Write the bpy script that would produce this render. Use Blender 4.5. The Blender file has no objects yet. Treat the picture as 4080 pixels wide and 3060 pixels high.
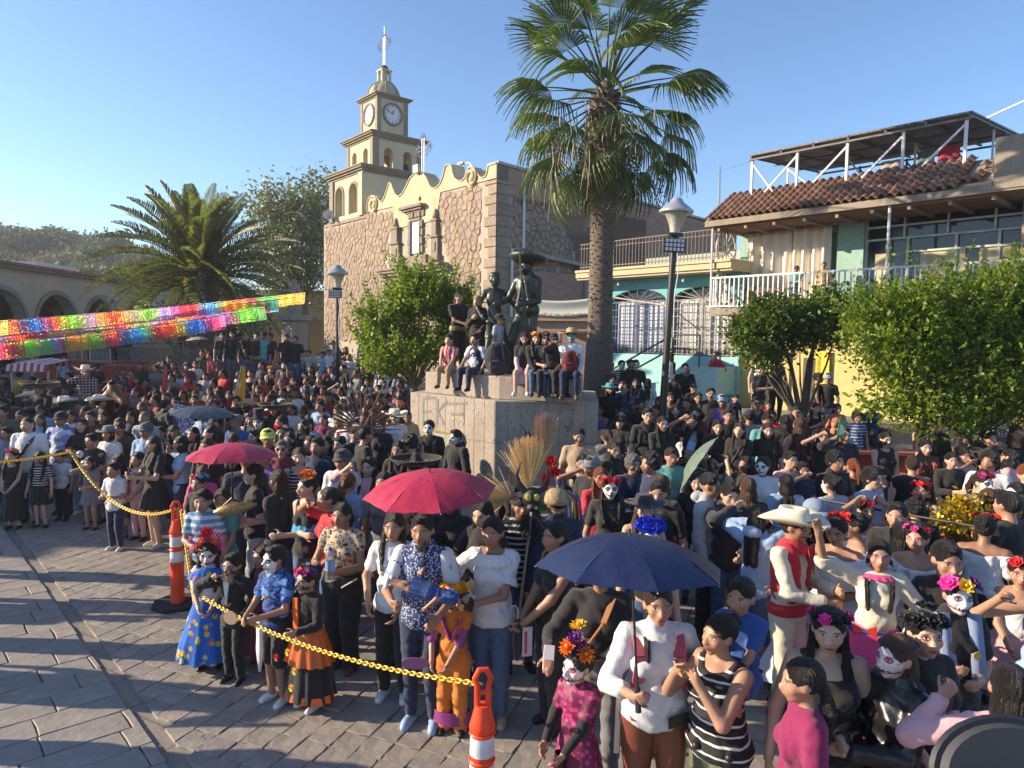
import bpy, math, random, bmesh
import numpy as np
from mathutils import Vector, Matrix, Euler
random.seed(7); RNG=np.random.RandomState(7)
sc=bpy.context.scene; C=sc.collection
rad=math.radians; PI=math.pi
# camera, sky, sun, exposure
FPX=2804.0; CX=2040.0; CY=1530.0; CAMZ=3.0
PITCH=math.atan((1530-1343)/FPX); ROLL=rad(0.9)
cd=bpy.data.cameras.new('camera'); cam=bpy.data.objects.new('camera',cd); C.objects.link(cam)
cd.sensor_width=36; cd.lens=36*FPX/4080; cd.clip_start=.05; cd.clip_end=3000
CM=Matrix.Rotation(PI/2-PITCH,4,'X')@Matrix.Rotation(ROLL,4,'Z')
cam.matrix_world=Matrix.Translation((0,0,CAMZ))@CM
sc.camera=cam
SUN=Vector((-.995,.06,0)).normalized(); ELEV=rad(20)
world=bpy.data.worlds.new('World'); sc.world=world; world.use_nodes=True
wn=world.node_tree; bg=wn.nodes['Background']
sky=wn.nodes.new('ShaderNodeTexSky'); sky.sky_type='NISHITA'; sky.sun_disc=False
sky.sun_elevation=ELEV; sky.sun_rotation=math.atan2(SUN.x,SUN.y)
sky.air_density=1.0; sky.dust_density=.35; sky.ozone_density=3.6; sky.altitude=1200
wn.links.new(sky.outputs[0],bg.inputs[0]); bg.inputs[1].default_value=.12
sl=bpy.data.lights.new('sun','SUN'); so=bpy.data.objects.new('sun',sl); C.objects.link(so)
sl.energy=5.0; sl.angle=rad(.53); sl.color=(1,.83,.60)
sd=Vector((SUN.x*math.cos(ELEV),SUN.y*math.cos(ELEV),math.sin(ELEV)))
so.rotation_euler=sd.to_track_quat('Z','Y').to_euler(); so.location=(-20,10,25)
sc.view_settings.view_transform='Standard'; sc.view_settings.look='None'
sc.view_settings.exposure=1.08; sc.view_settings.gamma=1; sc.view_settings.use_curve_mapping=False
# reading places off the picture
R3=CM.to_3x3()
def ray(x,y): return (R3@Vector(((x-CX)/FPX,(CY-y)/FPX,-1)))
def at_depth(x,y,Y):
 r=ray(x,y); return Vector((0,0,CAMZ))+r*(Y/r.y)
def at_z(x,y,z):
 r=ray(x,y); return Vector((0,0,CAMZ))+r*((z-CAMZ)/r.z)
def project(p):
 q=R3.transposed()@(Vector(p)-Vector((0,0,CAMZ))); return (CX-FPX*q.x/q.z, CY+FPX*q.y/q.z)
def sstep(a,b,x):
 t=min(1,max(0,(x-a)/(b-a))); return t*t*(3-2*t)
def G(X,Y):
 if X>1.6 and Y<30:
  g=.25*sstep(9.9,10.15,Y+ .0*X)+.8*sstep(13.6,17.5,Y)
  return g*sstep(1.6,2.2,X)+(1-sstep(1.6,2.2,X))*.2*max(0,min(6,Y-18.5))
 return .2*max(0,min(6,Y-18.5))
def stand(x,y,h):
 """where a person of height h has the top of the head at picture point x,y"""
 r=ray(x,y); best=None
 for i in range(400):
  Y=2.2+i*.08; p=Vector((0,0,CAMZ))+r*(Y/r.y)
  if p.z<=G(p.x,p.y)+h: return Vector((p.x,p.y,G(p.x,p.y)))
 return Vector((p.x,p.y,p.z-h))
# objects
def tag(o,label=None,cat=None,group=None,kind=None):
 if label: o['label']=label
 if cat: o['category']=cat
 if group: o['group']=group
 if kind: o['kind']=kind
 return o
def empty(name,loc=(0,0,0),rz=0,label=None,cat=None,group=None,scale=1):
 o=bpy.data.objects.new(name,None); C.objects.link(o); o.location=loc; o.rotation_euler=(0,0,rz)
 o.empty_display_size=.1
 if scale!=1: o.scale=(scale,)*3
 return tag(o,label,cat,group)
def link(name,me,parent=None,mat=None,col=None,loc=None,rot=None,scale=None):
 o=bpy.data.objects.new(name,me); C.objects.link(o)
 if parent: o.parent=parent
 if mat is not None:
  if len(me.materials)==0: me.materials.append(mat)
  o.material_slots[0].link='OBJECT'; o.material_slots[0].material=mat
 if col is not None: o.color=(*col,1)
 if loc is not None: o.location=loc
 if rot is not None: o.rotation_euler=rot
 if scale is not None: o.scale=scale if hasattr(scale,'__len__') else (scale,)*3
 return o
def mk(name,V,F,smooth=False):
 me=bpy.data.meshes.new(name)
 V=np.asarray(V,dtype=np.float32).reshape(-1,3)
 if isinstance(F,np.ndarray):
  n,k=F.shape
  me.vertices.add(len(V)); me.vertices.foreach_set('co',V.ravel())
  me.loops.add(n*k); me.loops.foreach_set('vertex_index',F.astype(np.int32).ravel())
  me.polygons.add(n); me.polygons.foreach_set('loop_start',np.arange(n,dtype=np.int32)*k)
  me.update(calc_edges=True)
 else:
  me.from_pydata(V.tolist(),[],F); me.update()
 if smooth: me.polygons.foreach_set('use_smooth',np.ones(len(me.polygons),dtype=bool))
 return me
class MB:
 def __init__(s): s.V=[]; s.F=[]
 def add(s,V,F):
  b=len(s.V); s.V+= [tuple(v) for v in V]; s.F+=[tuple(b+i for i in f) for f in F]; return s
 def box(s,a,b,bev=0):
  x0,y0,z0=[min(p,q) for p,q in zip(a,b)]; x1,y1,z1=[max(p,q) for p,q in zip(a,b)]
  s.add([(x0,y0,z0),(x1,y0,z0),(x1,y1,z0),(x0,y1,z0),(x0,y0,z1),(x1,y0,z1),(x1,y1,z1),(x0,y1,z1)],
              [(0,3,2,1),(4,5,6,7),(0,1,5,4),(1,2,6,5),(2,3,7,6),(3,0,4,7)]); return s
 def tube(s,pts,r,n=8,r2=None,cap=True):
  pts=[Vector(p) for p in pts]; m=len(pts); V=[];F=[]
  up=None
  for i,p in enumerate(pts):
   t=(pts[min(i+1,m-1)]-pts[max(i-1,0)]).normalized()
   if up is None: up=Vector((0,0,1)) if abs(t.z)<.9 else Vector((1,0,0))
   a=t.cross(up).normalized(); b=a.cross(t).normalized(); up=b
   rr=(r[i] if hasattr(r,'__len__') else (r if r2 is None else r+(r2-r)*i/(m-1)))
   for k in range(n):
    an=2*PI*k/n; V.append(p+a*math.cos(an)*rr+b*math.sin(an)*rr)
  for i in range(m-1):
   for k in range(n): F.append((i*n+k,(i+1)*n+k,(i+1)*n+(k+1)%n,i*n+(k+1)%n))
  if cap: F.append(tuple(range(n))); F.append(tuple((m-1)*n+k for k in reversed(range(n))))
  return s.add(V,F)
 def bar(s,a,b,w,d=None):
  """square bar"""
  d=d or w; a=Vector(a); b=Vector(b); t=(b-a).normalized()
  up=Vector((0,0,1)) if abs(t.z)<.95 else Vector((0,1,0))
  x=t.cross(up).normalized()*w/2; y=x.cross(t).normalized()*d/2
  V=[a-x-y,a+x-y,a+x+y,a-x+y,b-x-y,b+x-y,b+x+y,b-x+y]
  return s.add(V,[(0,3,2,1),(4,5,6,7),(0,1,5,4),(1,2,6,5),(2,3,7,6),(3,0,4,7)])
 def lathe(s,prof,n=24,c=(0,0,0),wave=None,sx=1,sy=1,close=True):
  V=[];F=[];m=len(prof)
  for i,(r,z) in enumerate(prof):
   for k in range(n):
    a=2*PI*k/n; rr=r; zz=z
    if wave: rr,zz=wave(i,a,r,z)
    V.append((c[0]+rr*math.cos(a)*sx,c[1]+rr*math.sin(a)*sy,c[2]+zz))
  for i in range(m-1):
   for k in range(n): F.append((i*n+k,i*n+(k+1)%n,(i+1)*n+(k+1)%n,(i+1)*n+k))
  if close:
   F.append(tuple(reversed(range(n)))); F.append(tuple((m-1)*n+k for k in range(n)))
  return s.add(V,F)
 def prism(s,poly,y0,y1,axis='y'):
  n=len(poly)
  if axis=='y': V=[(p[0],y0,p[1]) for p in poly]+[(p[0],y1,p[1]) for p in poly]
  elif axis=='z': V=[(p[0],p[1],y0) for p in poly]+[(p[0],p[1],y1) for p in poly]
  else: V=[(y0,p[0],p[1]) for p in poly]+[(y1,p[0],p[1]) for p in poly]
  F=[tuple(range(n)),tuple(reversed(range(n,2*n)))]+[(i,n+i,n+(i+1)%n,(i+1)%n) for i in range(n)]
  return s.add(V,F)
 def ball(s,c,r,n=10,m=7,sx=1,sy=1,sz=1):
  V=[];F=[]
  for i in range(m+1):
   t=PI*i/m
   for k in range(n):
    a=2*PI*k/n; V.append((c[0]+r*sx*math.sin(t)*math.cos(a),c[1]+r*sy*math.sin(t)*math.sin(a),c[2]+r*sz*math.cos(t)))
  for i in range(m):
   for k in range(n): F.append((i*n+k,(i+1)*n+k,(i+1)*n+(k+1)%n,i*n+(k+1)%n))
  return s.add(V,F)
 def me(s,name,smooth=False):
  return mk(name,s.V,s.F,smooth) if s.V else mk(name,[(0,0,0)],[])
 def build(s,name,mat,parent=None,col=None,smooth=False,bevel=0,fix=True,**k):
  me=mk(name,s.V,s.F,smooth)
  if fix:
   bm=bmesh.new(); bm.from_mesh(me); bmesh.ops.recalc_face_normals(bm,faces=bm.faces); bm.to_mesh(me); bm.free()
   if smooth and smooth!='all':
    try: me.set_sharp_from_angle(angle=rad(40))
    except Exception: pass
  o=link(name,me,parent,mat,col,**k)
  if bevel:
   md=o.modifiers.new('bevel','BEVEL'); md.width=bevel; md.segments=1; md.limit_method='ANGLE'
  return o
# materials
class NT:
 """small expression helper for node trees"""
 def __init__(s,name,rough=.8,metal=0,spec=None):
  s.m=bpy.data.materials.new(name); s.m.use_nodes=True; s.t=s.m.node_tree
  s.b=s.t.nodes['Principled BSDF']; s.b.inputs['Roughness'].default_value=rough; s.b.inputs['Metallic'].default_value=metal
  if spec is not None: s.b.inputs['Specular IOR Level'].default_value=spec
 def n(s,k,**a):
  x=s.t.nodes.new('ShaderNode'+k)
  for q,v in a.items(): setattr(x,q,v)
  return x
 def put(s,inp,v):
  if isinstance(v,bpy.types.NodeSocket): s.t.links.new(v,inp)
  elif isinstance(v,(tuple,list)) and inp.type=='RGBA': inp.default_value=(*v[:3],1)
  else: inp.default_value=v
 def M(s,op,*a,clamp=False):
  x=s.n('Math',operation=op); x.use_clamp=clamp
  for i,v in enumerate(a): s.put(x.inputs[i],v)
  return x.outputs[0]
 def mix(s,f,a,b,bt='MIX'):
  x=s.n('Mix',data_type='RGBA',blend_type=bt); s.put(x.inputs[0],f); s.put(x.inputs[6],a); s.put(x.inputs[7],b); return x.outputs[2]
 def noise(s,scale=5,detail=4,rough=.55,vec=None,dist=0,color=False):
  x=s.n('TexNoise'); x.inputs['Scale'].default_value=scale; x.inputs['Detail'].default_value=detail; x.inputs['Roughness'].default_value=rough; x.inputs['Distortion'].default_value=dist
  s.put(x.inputs['Vector'],vec if vec is not None else s.co()); return x.outputs[1 if color else 0]
 def co(s,k='Object'):
  if not hasattr(s,'_tc'): s._tc=s.n('TexCoord')
  return s._tc.outputs[k]
 def attr(s,name,out='Vector'):
  x=s.n('Attribute'); x.attribute_name=name; return x.outputs[out]
 def objcol(s): return s.n('ObjectInfo').outputs['Color']
 def rand(s): return s.n('ObjectInfo').outputs['Random']
 def ramp(s,f,stops,interp='LINEAR'):
  x=s.n('ValToRGB'); x.color_ramp.interpolation=interp; e=x.color_ramp.elements
  while len(e)<len(stops): e.new(.5)
  for i,(p,c) in enumerate(stops): e[i].position=p; e[i].color=(*c,1) if len(c)==3 else c
  s.put(x.inputs[0],f); return x.outputs[0]
 def sep(s,v):
  x=s.n('SeparateXYZ'); s.put(x.inputs[0],v); return x.outputs[0],x.outputs[1],x.outputs[2]
 def map(s,vec,scale=(1,1,1),loc=(0,0,0),rot=(0,0,0)):
  x=s.n('Mapping'); x.inputs[1].default_value=loc; x.inputs[2].default_value=rot; x.inputs[3].default_value=scale; s.put(x.inputs[0],vec); return x.outputs[0]
 def col(s,v): s.put(s.b.inputs['Base Color'],v); return s
 def bump(s,h,strength=.3,dist=.02):
  x=s.n('Bump'); x.inputs['Strength'].default_value=strength; x.inputs['Distance'].default_value=dist; s.put(x.inputs['Height'],h); s.put(s.b.inputs['Normal'],x.outputs[0]); return s
 def rough(s,v): s.put(s.b.inputs['Roughness'],v); return s
def plain(name,c,rough=.6,metal=0,var=.25,scale=6,bump=.0,bd=.01,bs=None):
 t=NT(name,rough,metal); n=t.noise(scale,5)
 d=tuple(v*(1-var) for v in c); l=tuple(min(1,v*(1+var)) for v in c)
 t.col(t.ramp(n,[(.3,d),(.7,l)]))
 if bump: t.bump(t.noise(bs or scale*4,6),bump,bd)
 return t.m
def own(name,rough=.85,var=.18,scale=7,bump=.15,bd=.01,bs=14,sheen=0,metal=0,stretch=(1,1,.35)):
 t=NT(name,rough,metal); n=t.noise(scale,3,vec=t.map(t.co(),stretch)); c=t.objcol()
 f=t.M('MULTIPLY_ADD',n,2*var,1-var)
 x=t.n('VectorMath',operation='SCALE'); t.put(x.inputs[0],c); t.put(x.inputs['Scale'],f); t.col(x.outputs[0])
 if bump: t.bump(t.noise(bs,5,vec=t.map(t.co(),stretch)),bump,bd)
 if sheen: t.b.inputs['Sheen Weight'].default_value=sheen
 return t.m
CLOTH=own('cloth_own_colour',.88,.22,6,.5,.03,13,sheen=.15)
SATIN=own('satin_own_colour',.45,.2,6,.5,.02,9)
PAINT=own('paint_own_colour',.5,.12,4,.05,.003,30)
STRAW=own('straw_own_colour',.8,.25,60,.4,.004,80,stretch=(1,1,1))
PETAL=own('petal_own_colour',.6,.25,30,.2,.004,60,stretch=(1,1,1))
LEATHER=own('leather_own_colour',.32,.2,5,.5,.015,12)
# Voronoi stones (real geometry)
def clip(poly,nx,ny,d):
 out=[]
 for i in range(len(poly)):
  a=poly[i]; b=poly[(i+1)%len(poly)]
  da=a[0]*nx+a[1]*ny-d; db=b[0]*nx+b[1]*ny-d
  if da<=0: out.append(a)
  if (da<0)!=(db<0) and da!=db:
   t=da/(da-db); out.append((a[0]+(b[0]-a[0])*t,a[1]+(b[1]-a[1])*t))
 return out
def vor(x0,x1,z0,z1,cw,ch,rng,jit=.42,gap=.02):
 nx=max(1,int((x1-x0)/cw)); nz=max(1,int((z1-z0)/ch)); P={}
 for i in range(-1,nx+1):
  for j in range(-1,nz+1):
   P[i,j]=(x0+(i+.5+(.25 if j%2 else -.25)+rng.uniform(-jit,jit))*(x1-x0)/nx,z0+(j+.5+rng.uniform(-jit,jit))*(z1-z0)/nz)
 cells=[]
 for i in range(nx):
  for j in range(nz):
   px,pz=P[i,j]; poly=[(x0,z0),(x1,z0),(x1,z1),(x0,z1)]
   for di in (-2,-1,0,1,2):
    for dj in (-2,-1,0,1,2):
     if (di,dj)==(0,0) or (i+di,j+dj) not in P: continue
     qx,qz=P[i+di,j+dj]; dx,dz=qx-px,qz-pz; L=math.hypot(dx,dz)
     if L<1e-6: continue
     ux,uz=dx/L,dz/L
     poly=clip(poly,ux,uz,(px+qx)/2*ux+(pz+qz)/2*uz-gap)
     if len(poly)<3: break
    if len(poly)<3: break
   if len(poly)>=3: cells.append(((px,pz),poly))
 return cells
def inside(poly,x,z):
 c=False; n=len(poly)
 for i in range(n):
  a=poly[i]; b=poly[i-1]
  if (a[1]>z)!=(b[1]>z) and x<(b[0]-a[0])*(z-a[1])/(b[1]-a[1])+a[0]: c=not c
 return c
def stone_mb(mb,poly,depth,bev,rng):
 cx=sum(p[0] for p in poly)/len(poly); cz=sum(p[1] for p in poly)/len(poly); n=len(poly)
 V=[(p[0],0,p[1]) for p in poly]+[(p[0],-depth*.6,p[1]) for p in poly]
 for p in poly:
  d=max(1e-4,math.hypot(cx-p[0],cz-p[1])); k=min(.5,bev/d)
  V.append((p[0]+(cx-p[0])*k,-depth*(1+rng.uniform(-.15,.15)),p[1]+(cz-p[1])*k))
 F=[]
 for r in (0,1):
  for i in range(n): F.append((r*n+i,r*n+(i+1)%n,(r+1)*n+(i+1)%n,(r+1)*n+i))
 F.append(tuple(2*n+i for i in range(n)))
 mb.add(V,F)
class Frame:
 """an upright local frame: x along a wall (left to right), y into the building"""
 def __init__(s,o,d):
  s.o=Vector((o[0],o[1],0)); s.d=Vector((d[0],d[1],0)).normalized(); s.n=Vector((-s.d.y,s.d.x,0)); s.rz=math.atan2(s.d.y,s.d.x)
 def pix(s,x,y,c=0):
  r=ray(x,y); cam0=Vector((0,0,CAMZ)); t=((s.o+s.n*c-cam0).dot(s.n))/r.dot(s.n); p=cam0+r*t
  return ((p-s.o).dot(s.d),p.z)
 def pixs(s,x,y,c=0):
  """point on the side plane local x=c -> (y,z)"""
  r=ray(x,y); cam0=Vector((0,0,CAMZ)); t=((s.o+s.d*c-cam0).dot(s.d))/r.dot(s.d); p=cam0+r*t
  return ((p-s.o).dot(s.n),p.z)
 def w(s,x,y,z): return s.o+s.d*x+s.n*y+Vector((0,0,z))
# THE GROUND
def stonemat(name,cols,rough=.85,nscale=9,bump=.5,bd=.01,wear=.3,own_rand=True):
 t=NT(name,rough); r=t.n('NewGeometry').outputs['Random Per Island'] if own_rand=='isl' else t.rand()
 if own_rand=='both': r=t.M('FRACT',t.M('ADD',t.rand(),t.n('NewGeometry').outputs['Random Per Island']))
 c=t.ramp(r,[(i/(len(cols)-1) if len(cols)>1 else 0,k) for i,k in enumerate(cols)])
 n=t.noise(nscale,7,.65,vec=t.co('Object')); n2=t.noise(nscale*.15,3)
 d=t.ramp(n,[(.3,(1-wear,)*3),(.7,(1+wear*.2,)*3)]); c=t.mix(1,c,d,'MULTIPLY')
 c=t.mix(1,c,t.ramp(n2,[(.35,(.85,.85,.87)),(.65,(1.05,1.03,1))]),'MULTIPLY')
 t.col(c); t.bump(n,bump,bd); return t.m
gt=NT('plaza_ground',.9); n=gt.noise(1.2,6); n2=gt.noise(25,5)
bk=gt.n('TexBrick'); bk.inputs['Scale'].default_value=1; bk.inputs['Brick Width'].default_value=.5; bk.inputs['Row Height'].default_value=.33; bk.inputs['Mortar Size'].default_value=.012
gt.put(bk.inputs['Vector'],gt.map(gt.co(),rot=(0,0,.5))); gt.put(bk.inputs['Color1'],(.24,.21,.175)); gt.put(bk.inputs['Color2'],(.28,.24,.2)); gt.put(bk.inputs['Mortar'],(.17,.15,.125))
gt.col(gt.mix(1,bk.outputs[0],gt.ramp(n,[(.3,(.75,.75,.75)),(.7,(1,1,1))]),'MULTIPLY')); gt.bump(n2,.5,.01)
xs=np.concatenate([[-1500,-500,-150,-80],np.arange(-45,-12,1.5),np.arange(-12,13,.22),np.arange(13,46,1.5),[80,150,500,1500]])
ys=np.concatenate([[-400,-60,-15],np.arange(-4,4,1.),np.arange(4,26,.22),np.arange(26,60,2.),[80,150,400,1500]])
V=[(x,y,G(x,y)-.012) for y in ys for x in xs]; nx=len(xs)
F=np.array([(j*nx+i,j*nx+i+1,(j+1)*nx+i+1,(j+1)*nx+i) for j in range(len(ys)-1) for i in range(nx-1)])
ground=link('ground',mk('ground',V,F,True),None,gt.m); tag(ground,kind='structure')
SLAB=stonemat('paving_slab_stone',[(.28,.25,.22),(.32,.285,.25),(.30,.265,.235),(.34,.30,.26)],.75,7,.6,.02,.2)
SQ=stonemat('paving_block_stone',[(.28,.25,.215),(.32,.28,.24),(.265,.235,.21),(.34,.295,.25)],.8,8,.6,.02,.22,'both')
GA=Vector((-5.96,8.85)); GB=Vector((-2.3,4.87)); gd=(GB-GA).normalized(); gn=Vector((gd.y,-gd.x))
if gn.x>0: gn=-gn
def slabmesh(w,l,rng,name):
 mb=MB(); n=4; poly=[]
 for a,b in (((-1,-1),(1,-1)),((1,-1),(1,1)),((1,1),(-1,1)),((-1,1),(-1,-1))):
  for k in range(3):
   t=k/3; poly.append(((a[0]+(b[0]-a[0])*t)*l/2+rng.uniform(-.008,.008),(a[1]+(b[1]-a[1])*t)*w/2+rng.uniform(-.008,.008)))
 m=len(poly); V=[(p[0],p[1],-.02) for p in poly]+[(p[0],p[1],.004) for p in poly]+[(p[0]*.965,p[1]*.95,.010+rng.uniform(-.002,.002)) for p in poly]
 F=[(r*m+i,r*m+(i+1)%m,(r+1)*m+(i+1)%m,(r+1)*m+i) for r in (0,1) for i in range(m)]+[tuple(2*m+i for i in range(m))]
 return mk(name,V,F)
rng=random.Random(3)
BL=[slabmesh(.205,.205,rng,'paving_block') for _ in range(4)]
def inview(p,m=60):
 x,y=project(p); return -m<x<4080+m and y<3060+m*2
def slab_obj(poly,name,mat,c,rng,gapk=.0):
 n=len(poly); cx,cy=c
 V=[(p[0]-cx,p[1]-cy,-.02) for p in poly]+[(p[0]-cx,p[1]-cy,.005) for p in poly]+[((p[0]-cx)*.975,(p[1]-cy)*.965,.011) for p in poly]
 F=[(r*n+i,r*n+(i+1)%n,(r+1)*n+(i+1)%n,(r+1)*n+i) for r in (0,1) for i in range(n)]+[tuple(2*n+i for i in range(n))]
 link(name,mk(name,V,F),ground,mat,loc=(cx,cy,rng.uniform(-.004,.003)),rot=(rng.uniform(-.005,.005),rng.uniform(-.005,.005),0))
ang=math.atan2(.67,.74); e1=Vector((math.cos(ang),math.sin(ang))); e2=Vector((-e1.y,e1.x)); cnt=0
def rect_poly(c,L,W):
 out=[]
 for a,b in ((-1,-1),(-.3,-1),(.4,-1),(1,-1),(1,0),(1,1),(.3,1),(-.4,1),(-1,1),(-1,.1)):
  q=c+e1*(a*L/2)+e2*(b*W/2); out.append((q.x+rng.uniform(-.006,.006),q.y+rng.uniform(-.006,.006)))
 return out
v=-9
while v<9:
 u=-9+rng.uniform(0,.5)
 while u<9:
  L=rng.choice((.38,.46,.55,.62)); c=Vector((-5.2,6.2))+e1*(u+L/2)+e2*v; u+=L+.009
  if c.y<3.6 or c.y>12.5 or (c-GA).dot(gn)<-.3: continue
  poly=clip(rect_poly(c,L,.30),-gn.x,-gn.y,-GA.dot(gn)-.16)
  if len(poly)<3 or not inview((c.x,c.y,0),500) or cnt>=230: continue
  slab_obj(poly,'paving_slab',SLAB,(c.x,c.y),rng); cnt+=1
 v+=.308
ang=math.atan2(-.36,.93); e1=Vector((math.cos(ang),math.sin(ang))); e2=Vector((-e1.y,e1.x)); cells=[]
for i in range(-50,56):
 for j in range(-36,42):
  c=Vector((-2.2,7))+e1*(i*.212)+e2*(j*.212)
  if (c-GA).dot(gn)>.1 or c.y<3.9 or c.y>12.5 or c.x>2.4: continue
  if inview((c.x,c.y,0)): cells.append(c)
cells.sort(key=lambda c:(0 if c.x<0.2 else 6)+c.length)
rest=MB()
for i,c in enumerate(cells):
 me=BL[i%4]
 if (c-GA).dot(gn)>-.17:
  poly=clip(rect_poly(c,.205,.205),gn.x,gn.y,GA.dot(gn)+.03)
  if len(poly)>2: slab_obj(poly,'paving_block',SQ,(c.x,c.y),rng)
  continue
 if i<290: link('paving_block',me,ground,SQ,loc=(c.x,c.y,rng.uniform(-.006,.004)),rot=(rng.uniform(-.01,.01),rng.uniform(-.01,.01),ang+PI/2*(i%3)))
 else:
  M=Matrix.Translation((c.x,c.y,rng.uniform(-.004,.002)))@Matrix.Rotation(ang,4,'Z'); rest.add([M@v.co for v in me.vertices],[tuple(p.vertices) for p in me.polygons])
tag(rest.build('paving_blocks',SQ,ground,fix=False),kind='stuff')
gm=MB()
for i in range(150):
 for s in (-.035,.035):
  p=GA-gd*1.5+gd*(i*.052); p=p+gn*(s+rng.uniform(-.01,.01)-.1); gm.ball((p.x,p.y,-.004),rng.uniform(.018,.027),6,4,sz=.6)
tag(gm.build('gutter_pebbles',plain('gutter_pebble',(.13,.12,.11),.8),ground,smooth=True),kind='stuff')
# SHARED WALL TOOLS
def wall_arches(mb,x0,x1,z0,z1,ops,y0,y1,zb=None,T=None,n=10):
 """a wall with round-headed openings: ops=(xc, half width, spring height, sill height)"""
 b=MB(); x=x0
 for xc,h,zs,sill in sorted(ops):
  b.box((x,y0,z0),(xc-h,y1,z1)); x=xc+h
  if sill>z0: b.box((xc-h,y0,z0),(xc+h,y1,sill))
  pts=[(xc-h*math.cos(PI*k/n),zs+h*math.sin(PI*k/n)) for k in range(n+1)]
  b.prism([(xc-h,z1)]+[(xc-h,zs)]+pts[1:-1]+[(xc+h,zs),(xc+h,z1)],y0,y1)
 b.box((x,y0,z0),(x1,y1,z1))
 if T: b.V=[T(v) for v in b.V]
 mb.add(b.V,b.F)
def arch_trim(mb,xc,h,zs,sill,w,y0,y1,T=None,n=12):
 b=MB()
 for k in range(n):
  a0=PI*k/n; a1=PI*(k+1)/n
  b.prism([(xc-(h)*math.cos(a0),zs+h*math.sin(a0)),(xc-(h+w)*math.cos(a0),zs+(h+w)*math.sin(a0)),(xc-(h+w)*math.cos(a1),zs+(h+w)*math.sin(a1)),(xc-h*math.cos(a1),zs+h*math.sin(a1))],y0,y1)
 b.box((xc-h-w,y0,sill),(xc-h,y1,zs)); b.box((xc+h,y0,sill),(xc+h+w,y1,zs))
 if T: b.V=[T(v) for v in b.V]
 mb.add(b.V,b.F)
def plaster(name,c,stain=(.3,.25,.18),amt=.5,scale=1.2,bump=.25):
 t=NT(name,.9); n=t.noise(scale,7,.62,vec=t.map(t.co(),(1,1,.35))); n2=t.noise(scale*9,5)
 f=t.ramp(n,[(.42,(0,0,0)),(.72,(amt,)*3)])
 cc=t.mix(f,c,stain); cc=t.mix(1,cc,t.ramp(n2,[(.3,(.88,.88,.88)),(.7,(1.05,1.05,1.05))]),'MULTIPLY'); t.col(cc)
 t.bump(t.noise(scale*22,6),bump,.01); return t.m
CREAM=plaster('cream_plaster',(.58,.48,.30),(.30,.22,.13),.55)
CREAMT=plaster('tower_plaster',(.60,.52,.34),(.38,.30,.18),.4,.8)
TRIM=plaster('grey_tan_trim',(.30,.25,.18),(.16,.13,.10),.6)
MORTAR=plaster('mortar',(.40,.35,.28),(.3,.25,.2),.4,3)
RUB=stonemat('rubble_stone',[(.35,.25,.18),(.40,.30,.215),(.32,.245,.19),(.43,.33,.235),(.37,.26,.20),(.29,.235,.19)],.9,7,.8,.03,.35,'both')
ASH=stonemat('dressed_stone',[(.33,.25,.185),(.37,.29,.21),(.30,.235,.18)],.9,6,.6,.02,.35,'both')
CARV=plaster('carved_stone',(.27,.22,.165),(.13,.10,.08),.6,3,.9)
DARK=plain('dark_interior',(.02,.018,.016),.9)
IRON=plain('black_iron',(.015,.015,.017),.45)
WHITEM=plain('white_painted_metal',(.62,.62,.62),.5,0,.08)
# CHURCH
CH=Frame((-.7,28),(.637,-.771))
def c1(a,b): return (1200+.6628*a,60+.6628*b)
def cp(a,b,c=0): return CH.pix(*c1(a,b),c)
church=empty('church',(CH.o.x,CH.o.y,0),CH.rz,'old stone church with cream wavy parapet and stepped cream clock tower','church')
par=[(405,1180),(404,1150),(408,1120),(420,1095),(440,1088),(462,1098),(474,1118),(488,1128),(505,1105),(520,1060),(533,1015),(545,1012),(556,1045),(572,1082),(592,1095),(615,1078),(640,1030),(662,982),(690,955),(715,947),(740,955),(760,985),(776,1025),(795,1046),(820,1042),(842,1018),(860,972),(875,912),(890,903),(908,905),(914,950),(928,985),(952,1002),(975,1000),(992,980),(1005,945),(1022,928),(1044,930),(1062,950),(1078,975),(1095,985),(1118,970),(1128,940),(1130,912),(1168,893)]
top=[cp(*p) for p in par]; top=[(min(0,x),z) for x,z in top]; top[-1]=(0,9.75)
low=[(0,9.2),cp(835,1068),cp(832,1230),cp(568,1285),cp(565,1150)]
mb=MB()
for a,b in zip(top[:-1],top[1:]):
 if b[0]-a[0]>.001: mb.prism([(a[0],8.9),(b[0],8.9),b,a],.0,.55)
x0=-15.75
mb.box((x0,0,-.3),(0,.8,8.9)); mb.box((x0,.8,-.3),(0,9,8.6));
mb.box((-.8,.8,8.6),(-.05,13.9,8.9))
mb.build('stone_wall',MORTAR,church)
poly=top+low; pm=MB()
def lowz(x):
 pts=[(top[0][0],cp(405,1185)[1]),low[4],low[3],low[2],low[1],(0,9.2)]
 for a,b in zip(pts[:-1],pts[1:]):
  if a[0]<=x<=b[0]+1e-6 and b[0]-a[0]>.03: return a[1]+(b[1]-a[1])*(x-a[0])/(b[0]-a[0])
 return 9
for a,b in zip(top[:-1],top[1:]):
 if b[0]-a[0]<.004: continue
 n=max(1,int((b[0]-a[0])/.3))
 for k in range(n):
  xa=a[0]+(b[0]-a[0])*k/n+1e-4; xb=a[0]+(b[0]-a[0])*(k+1)/n-1e-4; za=a[1]+(b[1]-a[1])*k/n; zb=a[1]+(b[1]-a[1])*(k+1)/n
  pm.prism([(xa,lowz(xa)),(xb,lowz(xb)),(xb,zb),(xa,za)],-.05,-.002)
pm.build('parapet_plaster',CREAM,church)
cm=MB(); cm.tube([(x,.25,z+.01) for x,z in top],.0,4)
cm=MB()
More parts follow.
